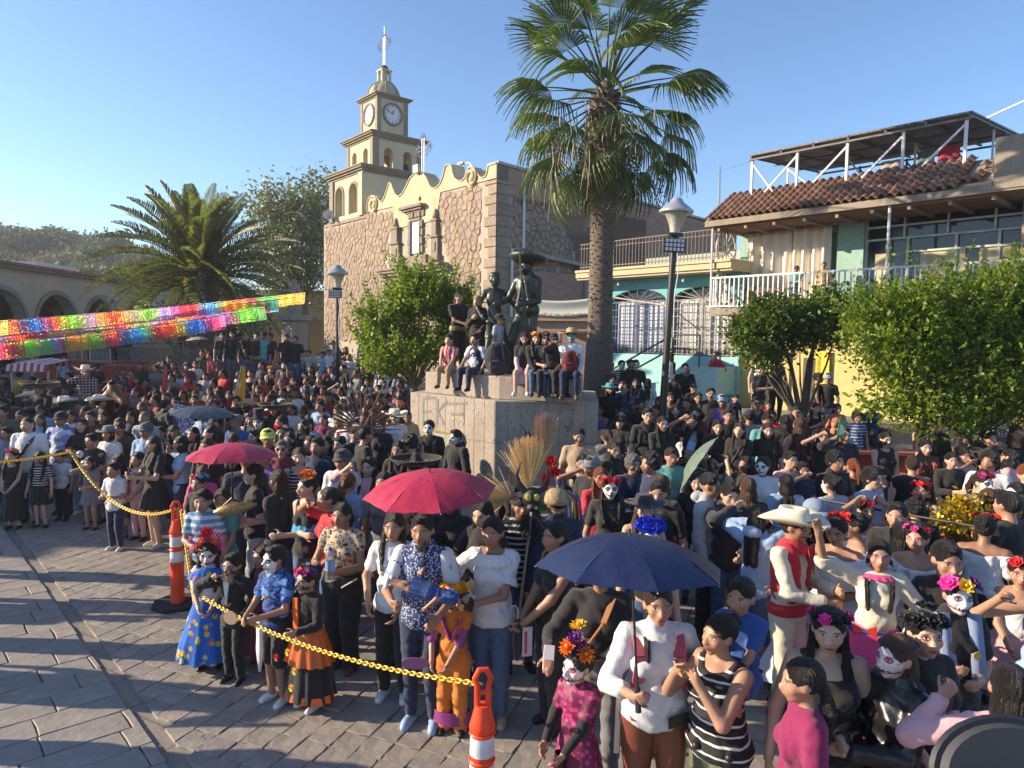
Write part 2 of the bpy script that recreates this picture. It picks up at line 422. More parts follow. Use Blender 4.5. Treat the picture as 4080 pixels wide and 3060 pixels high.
for a,b in zip(top[:-1],top[1:]):
 L=math.hypot(b[0]-a[0],b[1]-a[1])
 if L<.02: continue
 nx_,nz_=-(b[1]-a[1])/L,(b[0]-a[0])/L
 cm.prism([(a[0],a[1]),(b[0],b[1]),(b[0]+nx_*.05,b[1]+nz_*.05),(a[0]+nx_*.05,a[1]+nz_*.05)],-.09,.6)
cm.build('parapet_coping',CREAM,church)
for (a,b,r) in ((442,1140,26),(1030,975,26)):
 vx,vz=cp(a,b); vm=MB(); pts=[]
 for k in range(40):
  t=k/39; rr=.42*(1-.8*t); pts.append((vx+rr*math.cos(-t*11+2),-.1,vz+rr*math.sin(-t*11+2)))
 vm.tube(pts,.055,6); vm.prism([(vx+.42*math.cos(k*.5),vz+.42*math.sin(k*.5)) for k in range(12)],-.07,.3)
 vm.build('scroll',CREAM,church,smooth=True)
por=[cp(545,1285),cp(855,1235),cp(880,1480),(cp(900,1500)[0],-1),(cp(490,1500)[0],-1),cp(500,1530)]
topf=sorted([(x,min(z,9.15)) for x,z in [(-15.7,9.0),(-10.8,9.05),(-10.5,9.1),cp(565,1165),cp(566,1290),cp(834,1235),cp(836,1075),(0,9.15)]])
rng=random.Random(11); cells=vor(-15.65,-1.0,2.6,9.15,.37,.29,rng,.42,.012)
keep=[]
for (cx,cz),poly in cells:
 zt=lowz(cx)-.08 if cx>-10.45 else 8.95
 if max(p[1] for p in poly)>zt+.05:
  poly=[(x,min(z,zt)) for x,z in poly]
  if cz>zt-.05: continue
 if inside(por,cx,cz): continue
 keep.append((cx,cz,poly))
def build_stones(keep,mat,parent,name,depth,bev,T=None,limit=280,key=None):
 keep.sort(key=key or (lambda c:-c[1])); restm=MB()
 for i,(cx,cz,poly) in enumerate(keep):
  m=MB(); stone_mb(m,[(x-cx,z-cz) for x,z in poly],depth*rng.uniform(.7,1.5),bev,rng)
  if i<limit:
   if T: m.V=[T((v[0]+cx,v[1],v[2]+cz)) for v in m.V]; o=m.build(name,mat,parent,fix=False)
   else: m.build(name,mat,parent,fix=False,loc=(cx,0,cz))
  else: restm.add([((T or (lambda q:q))((v[0]+cx,v[1],v[2]+cz))) for v in m.V],m.F)
 if restm.V: tag(restm.build(name+'s',mat,parent,fix=False),kind='stuff')
build_stones(keep,RUB,church,'rubble_stone',.03,.03,limit=262,key=lambda c:-c[1]-.0*c[0])
z=1.2; k=0
while z<9.1:
 h=.4+rng.uniform(-.06,.08); w=.75 if k%2 else .5; q=MB(); q.box((-w,-.06,z+.012),(-.0+.05,.0,min(9.15,z+h)-.012)); q.box((-.0,-.06,z+.012),(.05,1.4-w,min(9.15,z+h)-.012))
 q.build('quoin',ASH,church,bevel=.015); z+=h; k+=1
bt=NT('church_brick',.9); by,bz_=None,None
X_,Y_,Z_=bt.sep(bt.co()); cv=bt.n('CombineXYZ'); bt.put(cv.inputs[0],Y_); bt.put(cv.inputs[1],Z_)
bk=bt.n('TexBrick'); bk.inputs['Scale'].default_value=1; bk.inputs['Brick Width'].default_value=.28; bk.inputs['Row Height'].default_value=.085; bk.inputs['Mortar Size'].default_value=.008; bk.inputs['Bias'].default_value=-.2
bt.put(bk.inputs['Vector'],cv.outputs[0]); bt.put(bk.inputs['Color1'],(.36,.19,.125)); bt.put(bk.inputs['Color2'],(.46,.27,.18)); bt.put(bk.inputs['Mortar'],(.38,.32,.26))
nn=bt.noise(.8,8,.7); cc=bt.mix(bt.ramp(nn,[(.5,(0,0,0)),(.7,(.7,)*3)]),bk.outputs[0],(.36,.27,.2)); n3=bt.noise(14,5,.7); cc=bt.mix(1,cc,bt.ramp(n3,[(.3,(.6,.6,.6)),(.65,(1.1,1.1,1.1))]),'MULTIPLY')
bt.col(cc); bt.bump(bk.outputs['Fac'],-.6,.015)
sw=MB(); sw.prism([(0.8,-.3),(16.5,-.3),(16.5,9.0),(13.8,9.05),(5.95,9.45),(2.2,9.6),(0,9.75),(.0,8.95),(.8,8.95)],-.6,0,'x'); sw.box((-9,15.9,-.3),(-.6,16.5,8.8))
sw.build('side_wall',bt.m,church)
cop=MB(); cop.prism([(0,9.752),(5.95,9.452),(16.5,9.002),(16.5,9.1),(5.95,9.56),(0,9.86)],-.68,.07,'x'); cop.build('side_coping',plaster('pale_coping',(.45,.42,.38),(.25,.22,.2)),church)
def TS(v): return (-v[1]+.0,v[0],v[2])
cells=vor(.75,4.3,5.2,8.4,.33,.26,rng,.42,.012)
build_stones([(c[0],c[1],p) for c,p in cells if c[0]+.55*(c[1]-5)<5.2],RUB,church,'side_stone',.05,.05,T=TS,limit=0)
lg=MB(); lg.prism([(1.6,6.45),(9,5.85),(9,5.72),(1.6,6.3)],0.02,.42,'x'); lg.build('concrete_ledge',plaster('grey_concrete',(.36,.33,.30),(.18,.16,.15),.6,2),church)
lb=MB(); lb.box((.002,1.7,0),(.3,9,5.7)); lb.build('lower_brick_wall',bt.m,church)
bp=MB(); bp.box((.302,4.6,1),(.46,5.1,5.75)); bp.build('brick_buttress',plaster('grey_concrete2',(.30,.28,.26),(.18,.16,.15),.6,2),church)
dp=MB(); dy,dz0=CH.pixs(2088,760,.08); dp.tube([(.1,dy,9.0),(.1,dy,6.6),(.12,dy-.6,6.5),(.12,dy-.6,3.8)],.06,8); dp.build('drain_pipe',WHITEM,church,smooth=True)
wx0,wx1=cp(672,1250)[0],cp(718,1430)[0]; wz0,wz1=6.75,8.2
m=MB(); m.box((wx0-.02,-.06,wz0),(wx1+.02,-.03,wz1)); w=m.build('window_pane',plain('frosted_window',(.55,.62,.68),.15,0,.05),church)
m=MB(); m.box((wx0-.12,-.14,wz0-.1),(wx0-.02,-.0,wz1+.1)); m.box((wx1+.02,-.14,wz0-.1),(wx1+.12,-.0,wz1+.1)); m.box((wx0-.119,-.14,wz1+.001),(wx1+.119,0,wz1+.12))
for k in range(4):
 for s in (wx0-.3,wx1+.12): m.box((s,-.1-.03*(k%2),wz0+k*.38),(s+.18,0,wz0+k*.38+.33))
for k in range(5): m.box((wx0-.3+k*.29,-.12-.04*(k%2),wz1+.16),(wx0-.06+k*.29,0,wz1+.5))
m.build('window_frame',CARV,church,bevel=.02)
m=MB(); a=cp(622,1172); b=cp(755,1148)
m.box((a[0],-.35,8.78),(b[0],0,8.9)); m.box((a[0]+.12,-.25,8.68),(b[0]-.12,0,8.78)); m.box((a[0]+.25,-.16,8.6),(b[0]-.25,0,8.68)); m.build('window_cornice',CARV,church)
for s,(xa,xb) in enumerate(((cp(550,1400)[0],cp(608,1400)[0]),(cp(790,1400)[0],cp(845,1400)[0]))):
 m=MB(); c=(xa+xb)/2; m.box((xa,-.22,6.3),(xb,0,6.55)); m.box((xa+.1,-.16,6.55),(xb-.1,0,7.3)); m.box((xa+.02,-.24,7.3),(xb-.02,0,7.38)); m.box((xa+.18,-.2,7.38),(xb-.18,0,8.0)); m.box((xa+.1,-.24,8.0),(xb-.1,0,8.1)); m.lathe([(.12,8.1),(.16,8.2),(.1,8.35),(.03,8.55)],8,(c,-.1,0))
 m.box((xa+.25,-.2,6.7),(xb-.25,-.165,7.1)); m.build('portal_pilaster',CARV,church,bevel=.02)
m=MB(); a=cp(498,1530)[0]; b=cp(885,1480)[0]
for k,(zz,h,d) in enumerate(((6.05,.12,.5),(5.93,.12,.42),(5.8,.13,.32),(5.2,.6,.15),(5.08,.12,.3),(4.9,.18,.2))): m.box((a+.05*k,-d,zz),(b-.05*k,0,zz+h-.002))
m.box((wx0-.6,-.12,6.17),(wx1+.6,0,6.65))
for k in range(9): m.box((a+.3+k*.52,-.19,5.28),(a+.65+k*.52,-.15,5.7))
m.box((a+.4,-.14,1),(b-.4,0,4.9)); m.build('portal_entablature',CARV,church,bevel=.015)
m=MB(); m.box(((a+b)/2-.9,-.2,1),((a+b)/2+.9,-.145,3.9)); m.build('portal_door',plain('old_wood_door',(.08,.045,.025),.7),church)
m=MB(); hx,hz=cp(720,1105); m.prism([(hx+.11*math.cos(k),hz+.11*math.sin(k)) for k in np.arange(0,6.28,.7)],-.06,-.051); m.build('oculus',DARK,church)
def tower_stage(xa,xb,ya,yb,za,zb,nf,ns,hw,sill,spring,trimw=.0,name='tower_stage',th=.35,T=None):
 def centers(a,b,n): return [a+(b-a)*(k+.5)/n for k in range(n)]
 mb=MB(); tr=MB()
 fo=[(c,hw,spring,sill) for c in centers(xa+.25,xb-.25,nf)]
 wall_arches(mb,xa,xb,za,zb,fo,ya,ya+th); wall_arches(mb,xa,xb,za,zb,fo,yb-th,yb)
 so_=[(c,hw*(1.0),spring,sill) for c in centers(ya+.3,yb-.3,ns)]
 for c0 in (xa,xb-th): wall_arches(mb,ya+th+.001,yb-th-.001,za,zb-.002,so_,0,1,T=lambda v,c0=c0:(c0+v[1]*th,v[0],v[2]))
 mb.box((xa+th,ya+th,za-.05),(xb-th,yb-th,za+.08)); mb.box((xa+.05,ya+.05,zb-.12),(xb-.05,yb-.05,zb-.003))
 if trimw:
  for f in fo: arch_trim(tr,f[0],hw,spring,sill,trimw,ya-.05,ya-.002)
  for f in so_: arch_trim(tr,f[0],hw,spring,sill,trimw,0,1,T=lambda v:(xb+.002+(1-v[1])*.05,v[0],v[2]))
 o=mb.build(name,CREAMT,church);
 if trimw: tag(tr.build('arch_trim',TRIM,o),kind='stuff')
 return o
def cornice(xa,xb,ya,yb,z,steps,name='cornice'):
 m=MB()
 for zz,h,d in steps: m.box((xa-d,ya-d,z+zz),(xb+d,yb+d,z+zz+h-.002))
 return m.build(name,TRIM,church)
A=(-14.85,-11.05,.0,3.6); B_=(-14.12,-11.12,.6,3.5); D_=(-13.62,-11.82,1.2,3.0)
m=MB(); m.box((-15.7,-.01,8.95),(-10.7,4.2,9.12)); m.build('tower_ledge',TRIM,church)
tower_stage(*A,9.12,11.3,2,1,.42,9.35,10.45,.13,'belfry_lower')
for x in (A[0],A[1]-.42): m=MB(); m.box((x,-.1,9.12),(x+.42,-.003,11.3)); m.build('corner_pilaster',TRIM if x<-12 else CREAMT,church)
cornice(*A,11.3,[(0,.1,.06),(.1,.1,.16),(.2,.09,.28),(.29,.07,.34)])
tower_stage(*B_,11.68,13.15,2,2,.26,11.75,12.5,.0,'belfry_upper')
m=MB()
for x in (B_[0],B_[1]-.3): m=MB(); m.box((x,B_[2]-.05,11.68),(x+.3,B_[2]-.003,13.15)); m.build('corner_pilaster',TRIM,church)
for y in (B_[2],B_[3]-.3): m=MB(); m.box((B_[1]+.003,y,11.68),(B_[1]+.05,y+.3,13.15)); m.build('corner_pilaster',TRIM,church)
m=None
cornice(*B_,13.15,[(0,.09,.05),(.09,.09,.14),(.18,.08,.24),(.26,.06,.3)])
m=MB(); m.box((D_[0],D_[2],13.5),(D_[1],D_[3],15.5)); m.build('clock_stage',CREAMT,church)
m=MB()
for x,y in ((D_[0],D_[2]),(D_[1],D_[2]),(D_[0],D_[3]),(D_[1],D_[3])): m=MB(); m.box((x-.04 if x<-13 else x-.2,y-.04 if y<2 else y-.2,13.5),(x+.2 if x<-13 else x+.04,y+.2 if y<2 else y+.04,15.5)); m.build('clock_stage_pilaster',TRIM,church)
cornice(*D_,15.5,[(0,.08,.06),(.08,.07,.16),(.15,.06,.24)])
fc=NT('clock_dial',.4); fc.col((.62,.63,.64))
def to_mesh(t,name):
 me=bpy.data.meshes.new_from_object(t); bpy.data.objects.remove(t); return link(name,me)
def dial(cx,cz,r,M,name='clock'):
 rim=MB()
 for k in range(28):
  a0=2*PI*k/28;a1=2*PI*(k+1)/28
  rim.prism([(r*math.cos(a0),r*math.sin(a0)),((r+.1)*math.cos(a0),(r+.1)*math.sin(a0)),((r+.1)*math.cos(a1),(r+.1)*math.sin(a1)),(r*math.cos(a1),r*math.sin(a1))],-.07,0)
 ro=rim.build(name,plain('clock_rim',(.22,.15,.11),.8),church); ro.matrix_local=M
 d=MB(); d.prism([(r*math.cos(k*2*PI/28),r*math.sin(k*2*PI/28)) for k in range(28)],-.02,0); d.build('dial',fc.m,ro)
 h=MB(); h.bar((0,-.035,0),(-.42*r*-.3,-.035,.5*r),.05,.01); h.bar((0,-.045,0),(-.72*r,-.045,.42*r),.035,.01); h.build('clock_hands',IRON,ro)
 for k in range(1,13):
  cu=bpy.data.curves.new('numeral','FONT'); cu.body=str(k); cu.size=.17; cu.align_x='CENTER'; cu.align_y='CENTER'; cu.extrude=.003; cu.resolution_u=2
  t=bpy.data.objects.new('numeral',cu); C.objects.link(t); a=PI/2-k*PI/6; me=None
  cu.materials.append(IRON); t=to_mesh(t,'numeral'); t.parent=ro; t.location=(.82*r*math.cos(a),-.026,.82*r*math.sin(a)); t.rotation_euler=(PI/2,0,0)
dial(0,0,.5,Matrix.Translation(((D_[0]+D_[1])/2,D_[2]-.003,14.75)))
dial(0,0,.5,Matrix.Translation((D_[1]+.003,(D_[2]+D_[3])/2,14.75))@Matrix.Rotation(PI/2,4,'Z'))
cxt,cyt=(D_[0]+D_[1])/2,(D_[2]+D_[3])/2
DOMEM=plaster('dome_plaster',(.44,.38,.24),(.22,.2,.14),.6,1.5)
m=MB(); m.lathe([(.86,15.7),(.87,15.85)]+[(.84*math.cos(a),15.85+.82*math.sin(a)) for a in np.linspace(0,1.25,9)],24,(cxt,cyt,0)); m.build('dome',DOMEM,church,smooth=True)
m=MB()
for k in range(8):
 a=PI/8+k*PI/4; m.tube([(cxt+.87*math.cos(q)*math.cos(a),cyt+.87*math.cos(q)*math.sin(a),15.87+.84*math.sin(q)) for q in np.linspace(0,1.25,8)],.025,5)
m.build('dome_ribs',TRIM,church,smooth=True)
m=MB(); m.box((cxt-.27,cyt-.27,16.55),(cxt+.27,cyt+.27,16.68))
for dx in (-1,1):
 for dy in (-1,1): m.box((cxt+dx*.22-.06,cyt+dy*.22-.06,16.68),(cxt+dx*.22+.06,cyt+dy*.22+.06,17.2))
m.box((cxt-.32,cyt-.32,17.2),(cxt+.32,cyt+.32,17.28)); m.box((cxt-.12,cyt-.12,16.68),(cxt+.12,cyt+.12,17.2)); m.build('lantern',CREAMT,church)
m=MB(); m.lathe([(.22,17.28),(.24,17.36),(.2,17.46),(.1,17.55),(.03,17.6)],12,(cxt,cyt,0)); m.build('lantern_cap',plain('lantern_cap_red',(.12,.06,.05),.8),church,smooth=True)
SILV=plain('galvanised_iron',(.42,.42,.43),.4,.6,.1)
def iron_cross(x,y,z0,h,w,name='cross',spike=0):
 m=MB(); r=.022
 for s in (-.09,.09): m.tube([(x+s,y,z0),(x+s,y,z0+h*.93)],r,5); m.tube([(x-w,y,z0+h*.68+s),(x+w,y,z0+h*.68+s)],r,5)
 for s in (-.09,.09):
  for k in range(int(h/.3)): m.tube([(x-s,y,z0+k*.3),(x+s,y,z0+k*.3+.28)],r*.7,4)
 def ring(cx,cz,rr,a0=0,a1=2*PI): m.tube([(cx+rr*math.cos(a),y,cz+rr*math.sin(a)) for a in np.linspace(a0,a1,12)],r*.9,4)
 for s in (-1,1): ring(x+s*w,z0+h*.68+.1,.13); ring(x+s*w,z0+h*.68-.1,.13); ring(x+s*(w+.1),z0+h*.68,.11)
 ring(x-.1,z0+h*.93,.12); ring(x+.1,z0+h*.93,.12); ring(x,z0+h,.12)
 for q in (-1,1): ring(x+q*.22,z0+h*.68+.22,.15); ring(x+q*.22,z0+h*.68-.22,.15)
 if spike: m.tube([(x,y,z0+h),(x,y,z0+h+spike)],.015,5); m.tube([(x-.07,y,z0+h+spike),(x,y,z0+h+spike-.15),(x+.07,y,z0+h+spike)],.01,4)
 return m.build(name,SILV,church)
def zat(a,b,y): return CH.pix(*c1(a,b),y)[1]
iron_cross(cxt,cyt,17.55,zat(510,105,cyt)-17.6,.5,spike=zat(512,58,cyt)-zat(510,110,cyt))
cx2=cp(733,900,.3)[0]; iron_cross(cx2,.3,10.3,zat(733,712,.3)-10.4,.52)
m=MB(); bx,bz=cp(383,885,1.0)[0],11.95; m.lathe([(.05,.35),(.1,.3),(.14,.15),(.2,0)],10,(bx-.3,1.1,11.9)); m.lathe([(.05,.5),(.14,.4),(.2,.15),(.28,0)],10,(B_[1]-.5,2.8,11.75)); m.build('bells',plain('bell_bronze',(.12,.11,.1),.4,.7),church,smooth=True)
m=MB(); q=cp(702,930,-.1); m.box((q[0]-.2,-.25,q[1]-.15),(q[0]+.2,-.1,q[1]+.2)); m.build('floodlight',plain('floodlight_pale',(.4,.45,.38),.4),church)
m=MB(); q=cp(160,1225,-.3); m.lathe([(.05,0),(.09,.2),(.3,.45)],12,close=False); o=m.build('loudspeaker_horn',WHITEM,church); o.location=(q[0],-.2,q[1]); o.rotation_euler=(1.2,0,1.0)
m=MB(); q=cp(1000,925,.5); m.tube([(q[0]+.5,.5,10.0),(q[0]+.1,.5,q[1]+.25),(q[0]-.35,.5,q[1]+.3)],.02,5); m.box((q[0]-.6,.4,q[1]+.27),(q[0]-.25,.6,q[1]+.33)); m.build('parapet_lamp',SILV,church)
# ARCADED BUILDING, LEFT
arc=empty('arcade_building',(-21.3,29,0),0,'low cream arcaded building with rounded arches behind the paper flags','building')
ARCW=plaster('arcade_cream',(.42,.39,.30),(.25,.22,.16),.4,.7)
AG=1.2
m=MB(); wall_arches(m,-18.5,24,AG-1.2,5.55,[(k*3.6-3.2,1.45,3.2,AG) for k in range(-4,8)],0,.5,T=lambda v:(-v[1]+.0,v[0],v[2])); m.build('arcade_wall',ARCW,arc)  # wall, roof and inner wall lengthened out of view to shade the left crowd
m=MB()
for k in range(-4,8): arch_trim(m,k*3.6-3.2,1.45,3.2,AG,.2,0,1,T=lambda v:(.003+v[1]*.07,v[0],v[2]))
tag(m.build('arch_trim',plaster('arcade_trim',(.26,.23,.18),(.18,.15,.12)),arc),kind='stuff')
m=MB(); m.box((-5,-18.5,5.55),(.25,24,5.7)); m.box((-5,-18.5,5.7),(.35,24.1,5.82)); m.build('roof_cornice',plaster('cornice_brown',(.22,.15,.11),(.14,.10,.08)),arc)
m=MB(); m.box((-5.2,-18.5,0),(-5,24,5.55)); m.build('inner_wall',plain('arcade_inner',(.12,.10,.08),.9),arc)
arb=empty('arcade_wing',(-21.3,53.2,0),0,'far cream wing with gothic arches between the date palm and the church','building')
m=MB(); wall_arches(m,0,9,AG,6.1,[(1.6+k*2.3,.85,3.4,AG) for k in range(3)],0,.5); m.box((9,0,AG),(12.5,.5,6.1)); m.box((0,3.4,AG),(9,3.6,6)); m.build('wing_wall',plaster('wing_cream',(.48,.37,.2),(.35,.27,.16),.4,.7),arb)
m=MB(); m.box((-.1,-.15,6.1),(12.6,4,6.25)); m.build('wing_cornice',CARV,arb)
m=MB()
for k in range(30): m.box((9.3+k*.1,-.12,1.2),(9.34+k*.1,-.08,2.7))
m.build('lattice_screen',plain('tan_lattice',(.25,.2,.14),.8),arb)
hb=empty('rooftop_house',(-30,45,0),0,'small white and red house above the arcade roof at the left edge','house')
p0=at_depth(15,1040,45); p1=at_depth(150,1045,45); pz=at_depth(15,1125,45).z-1.5
m=MB(); m.box((p0.x+30,0,pz),(p1.x+30,4,p0.z)); m.build('white_wall',plaster('hb_white',(.55,.50,.5),(.4,.36,.34)),hb)
m=MB(); m.box((p0.x+30-2.6,.5,pz),(p0.x+29.98,4,p0.z)); m.build('red_wall',plaster('hb_red',(.25,.08,.05),(.2,.1,.08)),hb)
# RIGHT: HOUSE WITH BALCONY
RB=Frame((7.43,19),(.666,-.746))
def c3(a,b): return (2700+.6631*a,400+.6631*b)
house=empty('balcony_house',(RB.o.x,RB.o.y,0),RB.rz,'two storey house with tiled eave, white balcony railing and yellow ground floor','house')
YEL=plaster('yellow_plaster',(.56,.46,.19),(.42,.33,.15),.4,.8); MINT=plaster('mint_plaster',(.27,.42,.36),(.2,.3,.26),.4)
CONC=plaster('bare_concrete',(.30,.25,.19),(.14,.12,.10),.6,2)
xl,xr=-2.6,5.1
m=MB(); m.box((-2.35,1.0,.6),(6.5,1.3,3.72)); m.build('ground_floor_wall',YEL,house)
m=MB(); m.box((-.62,.93,.6),(-.42,1.0,3.4)); m.box((.35,.93,.6),(.5,1.0,3.4)); m.build('pilasters',YEL,house)
m=MB(); m.box((.0,.9,.8),(.5,.998,2.55)); m.build('doorway',plain('brown_doorway',(.10,.075,.04),.8),house)
m=MB(); m.box((xl+.12,0,3.74),(6.5,1.9,3.92)); m.build('balcony_slab',CONC,house)
m=MB(); m.box((xl+.12,1.6,3.93),(-2.0,1.75,6.3)); m.box((.55,1.45,3.93),(1.25,1.75,6.3)); m.box((-2.0,3.2,3.93),(.55,3.3,6.3)); m.build('upper_wall',MINT,house)
WIN=NT('dark_glass',.06); WIN.col((.02,.025,.03)); WIN=WIN.m
m=MB(); m.box((1.25,1.66,3.93),(4.85,1.7,6.35)); m.build('window_glass',WIN,house)
cur=MB();
for a,b in ((1.5,1.9),(2.6,3.6),(3.9,4.7)): cur=MB(); cur.box((a,1.62,4.4),(b,1.655,5.35)); cur.build('indoor_curtain',CREAM,house)
fr=MB()
for zz in (6.33,6.05,5.72,4.0): fr.box((1.25,1.58,zz-.025),(4.85,1.655,zz+.025))
for xx in (1.26,2.2,3.2,4.2,4.84): fr.box((xx-.025,1.57,5.73),(xx+.025,1.656,6.33))
for xx in (1.27,1.85,2.3,3.4,4.3): fr.box((xx-.03,1.575,4.0),(xx+.03,1.656,5.72))
for a,b in ((2.3,3.4),(3.4,4.3),(4.3,4.84)): fr.box((a,1.572,5.33),(b,1.654,5.38))
fr.build('window_frame',plain('pale_green_frame',(.45,.5,.44),.5),house)
m=MB(); m.box((4.86,1.0,0),(5.5,1.9,6.4)); m.build('brick_pier',plaster('raw_brick_pier',(.36,.17,.11),(.34,.29,.24),.9,2.5,.8),house)
m=MB(); m.box((4.55,-.15,6.35),(6.8,2.2,7.45)); m.build('parapet_block',CONC,house)
m=MB(); m.prism([(xl-.05,6.3),(6,6.3),(6,6.46),(xl-.05,6.46)],-.12,2.6); m.build('eave_slab',CONC,house)
m=MB(); m.box((xl+.1,-.0,6.24),(4.6,2.4,6.298));
m.build('brick_soffit',plaster('soffit_brick',(.24,.12,.075),(.18,.1,.06),.5,3,.6),house)
m=MB()
for k in range(9): m.box((xl+.3+k*.85,0,6.16),(xl+.38+k*.85,2.4,6.239))
m.build('soffit_beams',CONC,house)
m=MB(); m.prism([(-.1,6.463),(1.45,6.463),(1.45,7.35),(1.3,7.35)],xl-.05,4.5,'x'); m.build('roof_bed',CONC,house)
m=MB(); m.box((xl,1.5,6.46),(4.6,5.5,7.2)); m.build('upper_parapet',CONC,house)
TILE=NT('clay_tile',.8); tr_=TILE.rand(); c=TILE.ramp(tr_,[(0,(.20,.10,.07)),(.4,(.26,.135,.09)),(.75,(.32,.18,.12)),(1,(.25,.17,.13))]); TILE.col(TILE.mix(1,c,TILE.ramp(TILE.noise(9,6,.7),[(.3,(.6,.58,.56)),(.65,(1.1,1.1,1.1))]),'MULTIPLY')); TILE.bump(TILE.noise(40,5),.3,.005); TILE=TILE.m
ntx=34; ntr=7; tw=(4.5-xl)/ntx; sl_=Vector((0,1.42,.93)); L=sl_.length
tm=MB(); prof=[]
seg=8
for j,(s0,lift) in enumerate(((0,.03),(L/ntr*1.18,.0))):
 for k in range(seg+1):
  u=k/seg; prof.append((u*tw*1.04,s0,.075*math.sin(PI*min(1,u/.7))*(1 if u<.7 else 0)+lift-(.018*math.sin(PI*(u-.7)/.3) if u>.7 else 0)))
V=prof+[(a,b,c-.018) for a,b,c in prof]; n_=seg+1; F=[]
for k in range(seg): F+= [(k,k+1,n_+k+1,n_+k),(2*n_+k+1,2*n_+k,3*n_+k,3*n_+k+1),(k,2*n_+k,2*n_+k+1,k+1),(n_+k,n_+k+1,3*n_+k+1,3*n_+k)]
tme=mk('roof_tile',V,F,True); sa=math.atan2(.93,1.42)
rng=random.Random(5)
for j in range(ntr):
 for i in range(ntx):
  if (i<2 and j>4-i*2) : pass
  if i>=ntx-3 and rng.random()<.25+.2*(i-ntx+3): continue
  p=Vector((xl-.03+i*tw,-.16,6.49))+Vector((0,math.cos(sa),math.sin(sa)))*(j*L/ntr+rng.uniform(-.012,.012))
  link('roof_tile',tme,house,TILE,loc=p,rot=(sa+rng.uniform(-.015,.015),0,rng.uniform(-.02,.02)))
rl=MB(); rl.box((xl+.13,-.03,4.79),(5.2,.03,4.84)); rl.box((xl+.13,-.025,3.97),(5.2,.025,4.01)); rl.box((xl+.13,0.03,4.79),(xl+.17,1.6,4.84)); rl.box((xl+.13,0.03,3.97),(xl+.17,1.6,4.01)); rail=rl.build('balcony_rail',WHITEM,house)
pk=MB(); pk.box((-.016,-.016,4.012),(.016,.016,4.788)); pme=pk.me('picket')
for k in range(52): link('picket',pme,rail,WHITEM,loc=(xl+.17+k*.148,0,0))
for k in range(9): link('picket',pme,rail,WHITEM,loc=(xl+.15,.17*k+.15,0))
m=MB(); m.tube([(xl+.15,0,3.95),(xl+.15,0,6.3)],.03,6); m.build('balcony_post',WHITEM,house); m=MB(); m.tube([(2.4,.02,3.95),(2.4,.02,6.3)],.035,6); m.build('balcony_post',WHITEM,house)
def wagon_wheel(cy,cz,r,parent):
 m=MB();
 m.tube([(0,r*math.cos(a),r*math.sin(a)) for a in np.linspace(0,2*PI,25)],.03,6,cap=False); m.tube([(0,.16*r/.5*math.cos(a),.16*r/.5*math.sin(a)) for a in np.linspace(0,2*PI,13)],.035,6,cap=False)
 for k in range(12): a=k*PI/6; m.tube([(0,.1*math.cos(a),.1*math.sin(a)),(0,r*math.cos(a),r*math.sin(a))],.018,5)
 o=m.build('wagon_wheel',plain('wheel_white',(.5,.48,.45),.6),parent,smooth=True); o.location=(xl+.17,cy,cz); return o
wagon_wheel(.72,5.75,.52,house); wagon_wheel(.72,4.6,.52,house)
CUR=own('canvas_curtain',.85,.1,3,.2,.01,30)
def drape(x0,x1,z0,z1,y,amp,waves,n=90,rows=14,tie=None,name='curtain',col=(.76,.69,.58),parent=None,seed=1):
 r=random.Random(seed); ph=[r.uniform(0,6) for _ in range(3)]; V=[];F=[]
 for j in range(rows+1):
  t=j/rows
  for i in range(n+1):
   u=i/n; x=x0+(x1-x0)*u
   if tie: x=x+(tie[0]-x)*tie[1]*math.exp(-((t-tie[2])/.35)**2)*math.exp(-((u-tie[3])/.35)**2)
   yy=y+amp*(math.sin(u*waves*2*PI+ph[0]+.6*math.sin(3*t+ph[1]))+.25*math.sin(u*waves*2.3+ph[2]))*(0.6+.6*t)
   V.append((x,yy,z1+(z0-z1)*t+(.04*math.sin(u*9) if j==rows else 0)))
 for j in range(rows):
  for i in range(n): a=j*(n+1)+i; F.append((a,a+1,a+n+2,a+n+1))
 o=link(name,mk(name,V,np.array(F),True),parent,CUR,col); md=o.modifiers.new('s','SOLIDIFY'); md.thickness=.008; return o
drape(-2.1,-.72,4.15,6.2,1.35,.09,4,parent=house,tie=(-.75,.25,.9,1.0)); drape(-.70,.42,4.05,6.2,1.33,.10,4,parent=house,seed=4,tie=(-.62,.45,.9,.0))
m=MB(); m.tube([(-2.2,1.35,6.2),(.9,1.35,6.24)],.03,6); m.box((-2.2,1.25,6.24),(1.3,1.4,6.3)); m.build('curtain_rod',plain('awning_tube',(.35,.32,.3),.6),house)
m=MB(); m.prism([(-1.9,4.0),(-.7,4.0),(-.75,4.5),(-1.95,4.62)],.9,1.2); m.build('balcony_table',plain('brown_cloth',(.13,.07,.05),.9),house)
SGN=NT('blue_sign',.4); SGN.col((.05,.09,.42)); sgm=SGN.m
def sign_text(body,size,loc,rot,mat,parent,ext=.004,name='lettering',align='CENTER',bold=0,sx=1):
 cu=bpy.data.curves.new(name,'FONT'); cu.body=body; cu.size=size; cu.align_x=align; cu.align_y='CENTER'; cu.extrude=ext; cu.offset=bold; cu.resolution_u=2
 cu.materials.append(mat); t=bpy.data.objects.new(name,cu); C.objects.link(t); t=to_mesh(t,name); t.parent=parent; t.location=loc; t.rotation_euler=rot; t.scale=(sx,1,1); return t
m=MB(); m.box((-1.05,.88,3.05),(1.05,.925,3.5)); sg=m.build('shop_sign',plain('white_sign',(.6,.6,.62),.5,0,.05),house); m=MB(); m.box((-1.0,.872,3.08),(1.0,.879,3.38)); m.build('sign_panel',sgm,sg)
